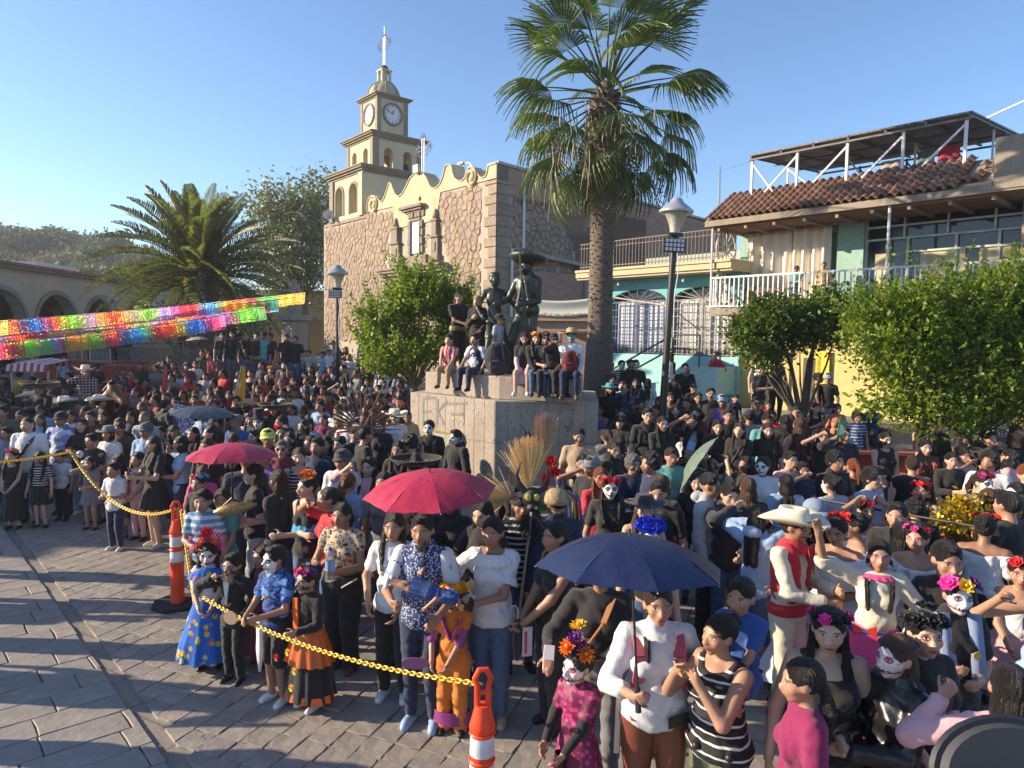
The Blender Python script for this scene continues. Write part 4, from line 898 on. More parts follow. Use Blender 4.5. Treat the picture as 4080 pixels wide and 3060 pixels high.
def fanpalm():
 Y=17.; b=at_depth(2385,1480,Y); topc=at_depth(2415,330,Y); gz=G(b.x,Y); t=empty('fan_palm',(b.x,Y,gz),0,'tall fan palm with drooping split fronds and shaggy trunk behind the monument','palm tree')
 H=topc.z-gz; lean=topc.x-b.x
 k=Y/FPX; m=MB(); pr=[]
 for z,w in ((-.1,.44),(.6,.39),(1.5,.35),(3,.29),(4.5,.275),(5.4,.29),(6.0,.34),(6.5,.46),(7.0,.52),(7.7,.45),(8.4,.28),(9.0,.17)):
  zz=z/9*H; pr.append((zz,w))
 m.tube([(lean*z/H,0,z) for z,w in pr],[w for z,w in pr],16)
 TB=NT('palm_trunk_bark',.9); TB.col(TB.ramp(TB.noise(14,7,.7,vec=TB.map(TB.co(),(1,1,1.6))),[(.3,(.06,.045,.035)),(.55,(.17,.13,.10)),(.8,(.26,.21,.16))])); TB.bump(TB.noise(22,6,.7,vec=TB.map(TB.co(),(1,1,1.6))),1,.03)
 m.build('trunk',TB.m,t,smooth=True)
 rg=random.Random(2); bt_=MB()
 for i in range(520):
  z=H*(.36+.6*(i/520)); a=i*2.399; w=np.interp(z,[p[0] for p in pr],[p[1] for p in pr]); up=z/H>.68; L=(.22 if up else .08)*rg.uniform(.6,1.3); cx=lean*z/H
  d=Vector((math.cos(a),math.sin(a),0)); s=Vector((-d.y,d.x,0))*(.055 if up else .04); p=Vector((cx,0,z))+d*(w-.02)
  tip=p+d*L*.7+Vector((0,0,L*(.75 if up else .5)*rg.uniform(.4,1.2))); bt_.add([p-s,p+s,p+s*.6+Vector((0,0,.05)),p-s*.6+Vector((0,0,.05)),tip-s*.35,tip+s*.35],[(0,1,5,4),(3,4,5,2),(0,4,3),(1,2,5),(0,3,2,1)])
 tag(bt_.build('leaf_base_boots',stonemat('boot_brown',[(.08,.045,.03),(.16,.10,.07),(.24,.17,.12)],.9,20,.3,.01,.3,'isl'),t,fix=False),kind='stuff')
 fm=[fan_frond(rg,L=rg.uniform(1.35,1.75),R=rg.uniform(1.05,1.25),droop=d,spread=s) for d,s in ((.5,2.7),(.8,2.8),(1.1,2.6),(1.5,2.4),(.65,2.4),(1.3,2.9))]
 n=54; cz=H-.2
 for i in range(n):
  f=i/(n-1); el=rad(82-f*142)+rg.uniform(-.10,.10); az=i*2.399+rg.uniform(-.2,.2)
  me=fm[rg.choice((0,4,1)) if f<.35 else rg.choice((1,2,5)) if f<.7 else rg.choice((3,2,5))]
  link('frond',me,t,PALMG,loc=(lean*.97+math.cos(az)*.12,math.sin(az)*.12,cz-.9*f+.35),rot=Euler((rg.uniform(-.35,.35),-el,az)),scale=rg.uniform(.9,1.12)*(1.0 if f>.2 else 1.1))
 dm=MB(); sm=MB()
 for i in range(90):
  a=rg.uniform(0,6.28); r=rg.uniform(.5,1.9); z0=cz-rg.uniform(.6,1.6); L=rg.uniform(.5,1.6); x=lean*.95+r*math.cos(a); y=r*math.sin(a)
  dm.tube([(x,y,z0),(x+rg.uniform(-.06,.06),y,z0-L*.5),(x+rg.uniform(-.1,.1),y,z0-L)],[.012,.010,.004],4)
 for i in range(11):
  a=rg.uniform(0,6.28); r=rg.uniform(.5,1.5); x0=lean*.95+r*math.cos(a); y0=r*math.sin(a)*.8; z0=cz-rg.uniform(1.1,1.9); L=rg.uniform(.5,1.2)
  for k in range(60): sm.ball((x0+rg.gauss(0,.06),y0+rg.gauss(0,.06),z0-L*k/60),.022,5,3)
 tag(dm.build('hanging_dry_strips',DRYP,t,fix=False),kind='stuff'); tag(sm.build('seed_clusters',SEED,t,fix=False),kind='stuff')
fanpalm()
DPG=leafmat('date_palm_leaf',(.10,.11,.04),(.145,.15,.06),(.21,.2,.09),.4,.5)
def datepalm():
 Y=27.; b=at_depth(800,1330,Y); c=at_depth(800,1080,Y); gz=1.2; t=empty('date_palm',(b.x,Y,gz),0,'broad feathery date palm with stout scaly trunk above the paper flags','palm tree'); H=c.z-gz
 m=MB(); m.tube([(0,0,-.3),(0,0,H*.4),(0,0,H*.75),(0,0,H),(0,0,H+.3)],[.42,.44,.62,.6,.3],18); m.build('trunk',plain('date_trunk',(.12,.09,.065),.9,0,.4,12,.6),t,smooth=True)
 bt_=MB(); rg=random.Random(8)
 for i in range(420):
  z=H*(.02+.98*i/420); a=i*2.399; w=np.interp(z,[0,H*.4,H*.75,H],[.42,.44,.62,.6]); d=Vector((math.cos(a),math.sin(a),0)); s=Vector((-d.y,d.x,0))*.07; p=Vector((0,0,z))+d*(w-.01); u=Vector((0,0,.075))
  bt_.add([p-s,p-u,p+s,p+u,p+d*.09+Vector((0,0,.03))],[(0,1,4),(1,2,4),(2,3,4),(3,0,4)])
 tag(bt_.build('leaf_scars',stonemat('scar_tan',[(.09,.065,.045),(.22,.17,.12)],.9,20,.3,.01,.3,'isl'),t,fix=False),kind='stuff')
 def feather(L,curve,rg):
  m=MB(); n=44; P=[];
  for k in range(n+1):
   s=k/n; P.append(Vector((L*s*(1-.12*s*curve),0,L*(.10*s-curve*.42*s*s))))
  m.tube(P[::4],[.035*(1-.8*i/11) for i in range(12)],5)
  for k in range(4,n+1):
   s=k/n; ll=.62*math.sin(PI*min(1,.12+s*.86))**.7*rg.uniform(.9,1.1)
   for sg in (-1,1):
    p=P[k]; d=Vector((.62,sg*.72,.22*rg.uniform(.3,1.4))).normalized(); q=p+d*ll*.6; e=p+d*ll+Vector((0,0,-.14*ll)); w=Vector((0,0,1)).cross(d)*.036+Vector((0,0,.02))
    m.add([p-w*.5,q-w,e,q+w,p+w*.5],[(0,1,3,4),(1,2,3)])
  return m.me('frond')
 fm=[feather(L,c_,rg) for L,c_ in ((3.7,.45),(4.1,.9),(4.4,1.25),(4.3,1.5),(3.9,1.7))]
 n=82
 for i in range(n):
  f=i/(n-1); el=rad(80-f*92)+rg.uniform(-.08,.08); az=i*2.399+rg.uniform(-.2,.2); k=min(4,int(f*4.2+rg.random()*.8))
  link('frond',fm[k],t,DPG,loc=(.3*math.cos(az)*min(1,f+.3),.3*math.sin(az)*min(1,f+.3),H+.15-.6*f),rot=Euler((rg.uniform(-.5,.5),-el,az)),scale=rg.uniform(.80,.96))
datepalm()
# LAMP POSTS
LGL=NT('lamp_glass',.15); LGL.col((.75,.72,.6)); LGL.b.inputs['Transmission Weight'].default_value=.6; LGL=LGL.m
CAPM=plain('lamp_cap_grey',(.4,.42,.45),.35,.3,.1); POSTM=plain('post_black',(.018,.016,.016),.45,0,.2)
def lamp_post(x,Y,gz,ztop,label,tilt=0,flood=True,scale=1,group=None,w=.06):
 t=empty('street_lamp',(x,Y,gz),0,label,'street lamp',group); h=ztop-gz; t.rotation_euler=(0,tilt,0); s=scale
 m=MB(); m.tube([(0,0,-.05),(0,0,h-.85*s)],[w*1.15,w*.9],10); m.tube([(0,0,0),(0,0,.5)],[w*1.9,w*1.5],10); m.build('pole',POSTM,t,smooth=True)
 z=h-.5*s; m=MB(); m.lathe([(.10*s,z-.3*s),(.10*s,z-.24*s),(.13*s,z-.12*s),(.20*s,z+.04*s),(.27*s,z+.12*s)],20,(0,0,0)); m.build('lamp_glass',LGL,t,smooth=True)
 m=MB(); m.lathe([(.33*s,z+.1*s),(.335*s,z+.14*s),(.26*s,z+.21*s),(.14*s,z+.30*s),(.10*s,z+.37*s),(.03*s,z+.39*s)],20); m.build('lamp_cap',CAPM,t,smooth=True)
 m=MB(); m.lathe([(.07*s,z-.27*s),(.08*s,z-.1*s),(.08*s,z+.05*s)],10); m.build('bulb',plain('ribbed_bulb',(.7,.66,.5),.3,0,.05),t,smooth=True)
 m=MB(); m.box((-.13*s,-.13*s,z-.36*s),(.13*s,.13*s,z-.301*s)); m.build('collar',POSTM,t)
 if flood:
  m=MB(); m.box((-.22,-.2,z-.62),(.16,-.1,z-.38)); fl=m.build('floodlight',POSTM,t);
  for i in range(5):
   for j in range(3): m=MB(); m.box((-.19+i*.068,-.206,z-.60+j*.075),(-.14+i*.068,-.2015,z-.545+j*.075)); m.build('led',WHITEM,fl)
  m=MB(); m.tube([(.03,-.09,z-.5),(.09,-.09,z-.9),(.05,-.09,z-1.4),(.08,-.09,z-2.1)],.01,5); m.build('white_cable',WHITEM,t)
 return t
p=at_depth(1345,1390,21.5); lamp_post(p.x,21.5,G(p.x,21.5),at_depth(1342,1040,21.5).z,'black street lamp standing in front of the church stone wall')
pb=at_depth(2640,1640,12.6); ptp=at_depth(2700,765,12.6); gz=G(pb.x,12.6); tl=math.atan2(ptp.x-pb.x,ptp.z-pb.z); lamp_post(pb.x-math.tan(tl)*(pb.z-gz),12.6,gz,ptp.z,'tall leaning black street lamp in front of the turquoise house',tilt=tl,w=.062,scale=.9)
for (x,y,Y,lb) in ((222,1210,37,'small lamp post second from left before the arcade arches'),(322,1190,38,'small lamp post in front of the third arcade arch'),(443,1168,36,'small lamp post just left of the date palm trunk')):
 if x==222: y=1208
 pt=at_depth(x,y,Y); lamp_post(pt.x,Y,1.2,pt.z+.1,lb,flood=False,scale=1.25)
# PILLARS, FENCES, LOW WALLS
PIL=plaster('pillar_stone',(.33,.28,.22),(.20,.165,.13),.5,2,.7)
def pillar(px,Y,wpx,ytop,ybot,label,name='stone_pillar'):
 pt=at_depth(px,ytop,Y); pb_=at_depth(px,ybot,Y); w=wpx*Y/FPX/2; t=empty(name,(pt.x,Y,pb_.z),rad(-38),label,'pillar'); h=pt.z-pb_.z
 m=MB(); m.box((-w*.8,-w*.8,.3),(w*.8,w*.8,h-.22)); m.build('shaft',PIL,t,bevel=.03)
 m=MB(); m.box((-w*1.05,-w*1.05,h-.218),(w*1.05,w*1.05,h)); m.build('capital',PIL,t,bevel=.03)
 m=MB(); m.prism([(-w*2.1,-2.0),(w*2.1,-2.0),(w*1.6,.0),(w*1.0,.298),(-w*1.0,.298),(-w*1.6,.0)],-w*1.2,w*1.2); m.build('base',PIL,t)
 return t,h,w
sp,h,w=pillar(1175,26,95,1255,1440,'carved stone gate pillar carrying a saint figure left of the church')
stt=empty('saint_figure',(sp.location.x,26,sp.location.z+h),0,'weathered stone figure standing on the carved pillar left of the church','statue')
m=MB(); m.lathe([(.22,0),(.25,.2),(.2,.6),(.17,.9),(.19,1.0),(.12,1.1),(.06,1.13)],12,wave=lambda i,a,r,z:(r*(1+.12*math.sin(4*a)+.05*math.sin(7*a)),z)); m.tube([(.12,-.05,.95),(.24,-.12,.75),(.1,-.2,.7)],.06,7); m.tube([(-.12,-.05,.95),(-.22,-.12,.8),(-.1,-.2,.85)],.06,7); m.build('robe',PIL,stt,smooth=True)
m=MB(); m.ball((0,-.02,1.2),.1,12,8,sz=1.2); m.build('head',PIL,stt,smooth=True); m=MB(); m.ball((-.0,0,-.02),.28,12,5,sz=.4); m.tube([(.25,.05,.1),(.28,.05,1.25)],.02,6); m.build('staff_and_rock',PIL,stt,smooth=True)
cpil,h,w=pillar(600,29,85,1220,1400,'stone gate pillar topped by a thin white cross below the date palm')
m=MB(); m.lathe([(.25,0),(.18,.1),(.1,.25),(.06,.35)],10); m.bar((0,0,.35),(0,0,1.0),.07); m.bar((-.14,0,.78),(.14,0,.78),.06); o=m.build('pillar_cross',WHITEM); o.location=(cpil.location.x,29,cpil.location.z+h); o.rotation_euler=(0,0,0); tag(o,'thin white cross standing on top of the stone pillar','cross')
REDW=plaster('red_painted_wall',(.42,.075,.035),(.25,.07,.05),.4,1.5)
def lowwall(name,a,b,z0,z1,th,label,coping=True):
 t=empty(name,(a[0],a[1],0),math.atan2(b[1]-a[1],b[0]-a[0]),label,'low wall'); L=math.hypot(b[0]-a[0],b[1]-a[1]); m=MB(); m.box((0,0,z0),(L,th,z1)); m.build('wall',REDW,t,bevel=.01)
 if coping: m=MB(); m.box((-.02,-.03,z1+.002),(L+.02,th+.03,z1+.06)); m.build('coping',plaster('red_coping',(.46,.14,.09),(.3,.12,.1)),t)
 return t
pa=at_depth(425,1460,24); pb2=at_depth(640,1465,24); lowwall('planter_wall',(pa.x,24),(pb2.x,24),.6,pa.z,.35,'tall red planter wall below the iron fence at left')
pa2=at_depth(250,1430,26); lowwall('planter_wall',(pa2.x-1,26),(pa.x+.2,26),.8,pa2.z-.1,.3,'long red kerb wall behind the striped awning')
def iron_fence(a,b,z0,z1,label,n,mat=None,pr=.012,name='iron_fence'):
 t=empty(name,(a[0],a[1],0),math.atan2(b[1]-a[1],b[0]-a[0]),label,'fence'); L=math.hypot(b[0]-a[0],b[1]-a[1]); mat=mat or plain('grey_iron2',(.10,.10,.095),.5)
 m=MB()
 for z in (z0+.06,z1-.04): m.box((0,-.015,z-.02),(L,.015,z+.02))
 m.build('rails',mat,t); q=MB(); q.box((-pr,-.014,z0),(pr,.014,z1)); me=q.me('fence_bar')
 for k in range(n+1): link('fence_bar',me,t,mat,loc=(L*k/n,-.0,0),scale=(1,1,1))
 return t
fa=at_depth(470,1440,24.5);fb=at_depth(830,1445,24.5); iron_fence((fa.x,24.5),(fb.x,24.5),1.5,at_depth(600,1385,24.5).z,'tall grey iron fence behind the red planter wall',46)
ba=at_depth(358,1440,23);bb=at_depth(440,1450,22.4); t=empty('crowd_barrier',(ba.x,23,0),math.atan2(-.6,bb.x-ba.x),'pale crowd control barrier standing tilted on the red wall','barrier'); L=math.hypot(bb.x-ba.x,.6); m=MB(); zt=at_depth(358,1388,23).z; zb=at_depth(358,1440,23).z
[m.bar(a_,b_,.035) for a_,b_ in (((0,0,zb),(0,0,zt)),((0,0,zt),(L,0,zt)),((L,0,zt),(L,0,zb)),((L,0,zb),(0,0,zb)))]; m.build('frame',SILV,t); q=MB(); q.tube([(0,0,zb),(0,0,zt)],.009,5); me=q.me('barrier_bar')
for k in range(1,16): link('barrier_bar',me,t,SILV,loc=(L*k/16,0,0))
fa=at_depth(790,1480,21.3);fb=at_depth(1010,1470,21.3); iron_fence((fa.x,21.3),(fb.x,21.3),1.1,at_depth(900,1435,21.3).z,'iron fence the group of boys in black sits on',26)
a=at_z(2280,2130,.35); lowwall('planter_edge',(1.75,9.75),(9.5,8.6),-.05,.36,.3,'red kerb of the raised planter behind the butterfly hat girl')
lowwall('planter_edge',(2.3,13.3),(12,12.2),.2,.95,.3,'red kerb wall the back row sits on before the yellow house')
lowwall('planter_edge',(5.35,10.2),(9,9.6),.2,1.0,.3,'red planter kerb under the large green tree',True)
# PAPER FLAGS
random.seed(5)
PC={'red':(.75,.03,.06),'pink':(.85,.04,.30),'yellow':(.85,.55,.02),'green':(.12,.70,.12),'lime':(.35,.80,.06),'blue':(.02,.25,.70),'sky':(.10,.50,.85),'orange':(.85,.25,.02),'lilac':(.62,.45,.72),'magenta':(.7,.03,.35)}
PAP=NT('tissue_paper',.7); oc=PAP.objcol(); PAP.col(oc); trn=PAP.n('BsdfTranslucent'); PAP.put(trn.inputs[0],oc); mx=PAP.n('MixShader'); mx.inputs[0].default_value=.7
out=[n for n in PAP.t.nodes if n.type=='OUTPUT_MATERIAL'][0]; PAP.t.links.new(PAP.b.outputs[0],mx.inputs[1]); PAP.t.links.new(trn.outputs[0],mx.inputs[2]); PAP.t.links.new(mx.outputs[0],out.inputs[0]); PAP=PAP.m
def flagmesh(seed):
 r=random.Random(seed); nx_,nz_=18,14; V=[];F=[]; cx=r.uniform(-.1,.1)
 for j in range(nz_+1):
  for i in range(nx_+1):
   u=i/nx_-.5; v=j/nz_; V.append((u,.06*math.sin(u*6+seed)*v+.05*v*v*math.sin(seed*2.1),-v*.78+.02*abs(math.sin(u*16))*(j==nz_)))
 for j in range(nz_):
  for i in range(nx_):
   u=(i+.5)/nx_-.5; v=(j+.5)/nz_; d=math.hypot((u-cx)/.22,(v-.5)/.3)
   hole=False
   if 0<j<nz_-1 and 0<i<nx_-1:
    if j in (1,nz_-3) and i%2: hole=True
    elif i in (1,nx_-2) and j%2: hole=True
    elif d<1: hole=r.random()<.15
    elif (i+j)%3==0: hole=r.random()<.4
   if j==nz_-1 and (i%3==2): hole=True
   if not hole: a=j*(nx_+1)+i; F.append((a,a+1,a+nx_+2,a+nx_+1))
 return mk('paper_flag',V,np.array(F))
FMS=[flagmesh(k) for k in range(5)]
def bunting(a,b,sag,specs,label,size,wob=1):
 """a,b world points; specs (t,colour,scale)"""
 a=Vector(a);b=Vector(b); t=empty('bunting',a,0,label,'bunting'); d=b-a; P=lambda s:d*s-Vector((0,0,sag*4*s*(1-s))); m=MB(); m.tube([P(k/30) for k in range(31)],.006,4); m.build('string',plain('string_dark',(.05,.05,.05),.8),t)
 rz=math.atan2(d.y,d.x)
 for s,cn,sc_ in specs:
  p=P(s); link('paper_flag',FMS[random.randrange(5)],t,PAP,tuple(min(1,(v*.85+.13)*random.uniform(.9,1.1)) for v in PC[cn]),loc=p,rot=(random.uniform(-.25,.25)*wob,-math.atan2(d.z,math.hypot(d.x,d.y))*.8,rz+random.uniform(-.15,.15)*wob),scale=size*sc_)
def bpt(x,y,Y): return at_depth(x,y,Y)
e=bpt(1325,1150,21.4)
def seq(names,x0,x1,a,b,Ya,Yb):
 """place by picture x along a straight string"""
 out=[]; n=len(names)
 for i,nm in enumerate(names):
  x=x0+(x1-x0)*i/(n-1); u0,u1=project(a)[0],project(b)[0]
  lo,hi=0,1
  for _ in range(30):
   s=(lo+hi)/2
   if project(Vector(a).lerp(Vector(b),s))[0]<x: lo=s
   else: hi=s
  out.append((s,nm,1))
 return out
rows=[((-80,1282,14),e,'yellow red blue sky pink orange lime lime lilac lilac yellow red yellow lilac lime lime lilac lilac pink red red sky sky yellow orange orange red green green yellow yellow yellow'.split(),40,1190,'upper row of cut paper flags ending at the church lamp post'),
      ((-80,1290,14.6),bpt(1180,1185,20),'red orange red pink sky green green red yellow orange green yellow lime red pink lilac lime lilac blue pink blue sky blue orange red yellow lime green red sky'.split(),20,1080,'second row of cut paper flags just behind the upper row'),
      ((-80,1345,13.7),bpt(1080,1215,18),'sky pink yellow orange red red lilac yellow yellow sky blue orange green pink red yellow lime lilac lilac red yellow yellow red pink blue sky pink green lime green'.split(),-10,1020,'third row of cut paper flags in the middle of the bunch'),
      ((-80,1372,13.4),bpt(1010,1235,17),'pink red lime lime yellow green lilac blue lilac orange yellow orange lime green pink orange orange blue sky sky lime red red yellow yellow blue blue blue pink pink'.split(),10,860,'lowest row of cut paper flags above the crowd at left')]
for (ax,ay,aY),b_,names,x0,x1,lb in rows:
 a_=bpt(ax,ay,aY); bunting(a_,b_,.06,seq(names,x0,x1,a_,b_,0,0),lb,.44)
hz=NT('haze'); vol=hz.n('VolumePrincipled'); vol.inputs['Color'].default_value=(.80,.86,.95,1); vol.inputs['Density'].default_value=.0008; vol.inputs['Anisotropy'].default_value=.3
out=[n for n in hz.t.nodes if n.type=='OUTPUT_MATERIAL'][0]; hz.t.nodes.remove(hz.b); hz.t.links.new(vol.outputs[0],out.inputs['Volume']); hm_=MB(); hm_.box((-1550,-450,-1.5),(1550,1550,36)); tag(hm_.build('haze',hz.m),kind='stuff')
# PEOPLE: bodies grown from a field, one continuous surface
BIG=9.0
def sdf_cap(P,a,b,r1,r2):
 a=np.array(a,np.float32); b=np.array(b,np.float32); ab=b-a; L=float(ab@ab)+1e-9
 t=np.clip(((P-a)@ab)/L,0,1); d=P-a-t[...,None]*ab; return np.sqrt((d*d).sum(-1))-(r1+(r2-r1)*t)
def sdf_ell(P,c,r,R=None):
 p=P-np.array(c,np.float32)
 if R is not None: p=p@np.array(R,np.float32)
 r=np.array(r,np.float32); q=p/r; k0=np.sqrt((q*q).sum(-1))+1e-6; q2=q/r; k1=np.sqrt((q2*q2).sum(-1))+1e-6
 return k0*(k0-1)/k1
def pb(pr,m):
 if pr[0]=='c':
  a,b=np.array(pr[1]),np.array(pr[2]); r=max(pr[3],pr[4])+m; return np.minimum(a,b)-r,np.maximum(a,b)+r
 c=np.array(pr[1]); r=(max(pr[2]) if len(pr)>3 and pr[3] is not None else np.array(pr[2]))+m; return c-r,c+r
def grow(prims,h,k=.012,carve=(),post=None):
 """surface of the smooth union of the primitives, as (verts, quads)"""
 lo=np.min([pb(p,0)[0] for p in prims],0)-2.5*h; hi=np.max([pb(p,0)[1] for p in prims],0)+2.5*h
 n=np.ceil((hi-lo)/h).astype(int)+1; ax=[(lo[i]+h*np.arange(n[i])).astype(np.float32) for i in range(3)]
 D=np.full(n,BIG,np.float32)
 def sub(pr,m):
  a,b=pb(pr,m); s=[]
  for i in range(3):
   i0=max(0,int((a[i]-lo[i])/h)); i1=min(n[i],int((b[i]-lo[i])/h)+2); s.append(slice(i0,i1))
  if any(q.stop<=q.start for q in s): return None,None
  g=np.stack(np.meshgrid(ax[0][s[0]],ax[1][s[1]],ax[2][s[2]],indexing='ij'),-1); return tuple(s),g
 for pr in prims:
  s,g=sub(pr,k+2*h)
  if s is None: continue
  d=sdf_cap(g,*pr[1:5]) if pr[0]=='c' else sdf_ell(g,*pr[1:])
  kk=pr[5] if pr[0]=='c' and len(pr)>5 else k
  o=D[s]; hh=np.maximum(kk-np.abs(o-d),0)/kk; D[s]=np.minimum(o,d)-hh*hh*kk*.25
 for pr in carve:
  s,g=sub(pr,k+2*h)
  if s is None: continue
  d=-(sdf_cap(g,*pr[1:5]) if pr[0]=='c' else sdf_ell(g,*pr[1:])); o=D[s]; kk=.006; hh=np.maximum(kk-np.abs(o-d),0)/kk; D[s]=np.maximum(o,d)+hh*hh*kk*.25
 if post is not None:
  g=np.stack(np.meshgrid(*ax,indexing='ij'),-1); D=post(D,g)
 return nets(D,lo,h)
CO=np.array([(i,j,k) for i in (0,1) for j in (0,1) for k in (0,1)])
ED=[(a,b) for a in range(8) for b in range(a+1,8) if np.abs(CO[a]-CO[b]).sum()==1]
def nets(D,lo,h):
 D[0]=D[-1]=BIG; D[:,0]=D[:,-1]=BIG; D[:,:,0]=D[:,:,-1]=BIG
 S=D<0; s=S.astype(np.int8); c=sum(s[a:s.shape[0]-1+a,b:s.shape[1]-1+b,d:s.shape[2]-1+d] for a,b,d in CO)
 act=(c>0)&(c<8); I=np.argwhere(act); idx=np.full(act.shape,-1,np.int32); idx[act]=np.arange(len(I))
 v=np.stack([D[I[:,0]+a,I[:,1]+b,I[:,2]+d] for a,b,d in CO],1); acc=np.zeros((len(I),3),np.float32); cnt=np.zeros(len(I),np.float32)
 for a,b in ED:
  m=(v[:,a]<0)!=(v[:,b]<0); t=np.where(m,v[:,a]/(v[:,a]-v[:,b]+1e-12),0); acc+=m[:,None]*(CO[a]+(CO[b]-CO[a])*t[:,None]); cnt+=m
 V=(I+acc/cnt[:,None])*h+lo; F=[]
 for axis in range(3):
  o=[x for x in range(3) if x!=axis]; sl0=[slice(None)]*3; sl1=[slice(None)]*3; sl0[axis]=slice(0,-1); sl1[axis]=slice(1,None)
  m=S[tuple(sl0)]!=S[tuple(sl1)]; J=np.argwhere(m); J=J[(J[:,o[0]]>0)&(J[:,o[1]]>0)&(J[:,o[0]]<D.shape[o[0]]-1)&(J[:,o[1]]<D.shape[o[1]]-1)]
  if not len(J): continue
  q=[]
  for da,db in ((-1,-1),(0,-1),(0,0),(-1,0)):
   K=J.copy(); K[:,o[0]]+=da; K[:,o[1]]+=db; q.append(idx[K[:,0],K[:,1],K[:,2]])
  Q=np.stack(q,1); ins=S[J[:,0],J[:,1],J[:,2]]; flip=ins if axis!=1 else ~ins
  Q[~flip]=Q[~flip][:,::-1]; F.append(Q)
 F=np.concatenate(F); F=F[(F>=0).all(1)]; return V,F
def v3(*a): return np.array(a,float)
def rotz(a): c,s=math.cos(a),math.sin(a); return np.array([[c,-s,0],[s,c,0],[0,0,1]])
def rotx(a): c,s=math.cos(a),math.sin(a); return np.array([[1,0,0],[0,c,-s],[0,s,c]])
def ik(S,W,a,b,pole):
 d=W-S; L=np.linalg.norm(d);
 if L>a+b-.004: W=S+d/L*(a+b-.004); d=W-S; L=np.linalg.norm(d)
 u=d/L; x=(a*a-b*b+L*L)/(2*L); y=math.sqrt(max(0,a*a-x*x)); p=pole-u*(pole@u); p/=np.linalg.norm(p)+1e-9
 return S+u*x+p*y,W
POSES={'down':((-.155,-.03,.485),(.155,-.03,.485)),'clasp':((-.045,-.15,.54),(.045,-.15,.53)),'fold':((.075,-.135,.665),(-.085,-.125,.64)),
 'phone':((-.05,-.19,.68),(.05,-.185,.66)),'shade':((-.15,-.03,.49),(.075,-.13,.935)),'shadel':((-.075,-.13,.935),(.15,-.03,.49)),'mouth':((-.03,-.11,.87),(.03,-.13,.60)),
 'hips':((-.125,-.02,.56),(.125,-.02,.56)),'wave':((-.15,-.03,.5),(.13,-.12,1.05)),'holdl':((-.13,-.17,.745),(.15,-.04,.48)),'holdr':((-.15,-.04,.48),(.13,-.17,.745)),
 'one':((-.05,-.14,.62),(.15,-.03,.48)),'oner':((-.15,-.03,.48),(.05,-.14,.62)),'both':((-.08,-.2,.60),(.08,-.2,.60)),'upboth':((-.1,-.04,.98),(.1,-.04,.98)),
 'side':((-.16,-.03,.49),(.0,-.14,.66)),'photo':((-.06,-.2,.86),(.06,-.2,.86)),'chest':((-.02,-.12,.70),(.1,-.13,.55))}
def skel(sex='f',age=1.0,w=1.0,pose='down',hy=0,hp=0,sit=False,lean=0,hands=None,sitw=None):
 """joints of a person of height 1 facing -Y; age 1 adult .. 0 small child"""
 ch=1-age; hh=.071+.020*ch; hc=v3(0,-.012,1-hh*1.02); sh=.818-.03*ch; sw=(.101 if sex=='m' else .090)*(1-.04*ch)*(1+(w-1)*.35)
 up,fo=.178-.012*ch,.152-.012*ch; hipz=.515-.03*ch; K={}
 K.update(hh=hh,head=hc,neck=v3(0,.012,sh+.035),chest=v3(0,.0,.735-.02*ch),waist=v3(0,.0,.615-.02*ch),pelvis=v3(0,.008,.535-.03*ch),w=w,sex=sex,age=age,sh=sh)
 hd=hands or POSES[pose]
 for s,i in ((-1,0),(1,1)):
  S=v3(s*sw,.012,sh-.012); W=v3(*hd[i]); W[0]*=(1+(w-1)*.45)
  raised=W[2]>.8; pole=v3(s*.9,.1,-.5) if raised else v3(s*.55,.45,-.7)
  if pose=='hips': pole=v3(s*1,.5,-.1)
  if pose=='wave' and s>0: pole=v3(.6,-.2,-1)
  if pose=='upboth': pole=v3(s*1.,-.3,.0)
  E_,W=ik(S,W,up,fo,pole); K['S%d'%i]=S;K['E%d'%i]=E_;K['W%d'%i]=W
  H=v3(s*.05*(1+(w-1)*.4),.01,hipz)
  if sit:
   kn=H+v3(s*.02*(sitw or 1),-.235,.01); an=kn+v3(s*.0,-.02,-.225); K['H%d'%i]=H;K['K%d'%i]=kn;K['A%d'%i]=an
  else:
   fw=(.0 if s<0 else -.02); K['H%d'%i]=H; K['K%d'%i]=v3(s*.052*(1+(w-1)*.4),-.008+fw,.275); K['A%d'%i]=v3(s*.055,.012+fw*.5,.04)
 if sit:
  dz=K['H0'][2]-.26
  K['sitdz']=dz
 if lean:
  R=rotx(lean)
  for j in ('head','neck','chest','waist','S0','S1','E0','E1','W0','W1'): K[j]=R@(K[j]-K['pelvis'])+K['pelvis']
 K['hR']=rotz(rad(hy))@rotx(rad(hp)); return K
def torso(K,f):
 w=K['w']; m=K['sex']=='m'; a=K['age']; cw=(.091 if m else .083)*(.55+.45*w); ww=(.084 if m else .075)*w*(1 if a>.6 else 1.05); pw=(.082 if m else .090)*w; P=[]
 P.append(('e',K['chest'],(cw+f,.060*w**.5+f,.105+f))); P.append(('e',K['waist'],(ww+f,.056*w+f,.085+f))); P.append(('e',K['pelvis'],(pw+f,.066*w+f,.075+f)))
 P.append(('c',K['S0']*.82+v3(0,0,.1475*1.0)*0+K['S1']*.18,K['S1']*.82+K['S0']*.18,.036+f,.036+f)); P.append(('c',K['chest']+v3(0,0,.02),K['pelvis'],.058*w+f,.062*w+f))
 P.append(('c',K['S0']*.45+K['neck']*.55+v3(0,0,-.004),K['S1']*.45+K['neck']*.55+v3(0,0,-.004),.022+f*.7,.022+f*.7))
 if not m and a>.6:
  for s in (-1,1): P.append(('e',K['chest']+v3(s*.037*w,-.046*w**.6,-.012),(.034*w+f*.8,.030*w+f*.8,.034+f*.8)))
 if w>1.25: P.append(('e',K['waist']+v3(0,-.03*w,-.02),(.07*w+f,.045*w+f,.07+f)))
 return P
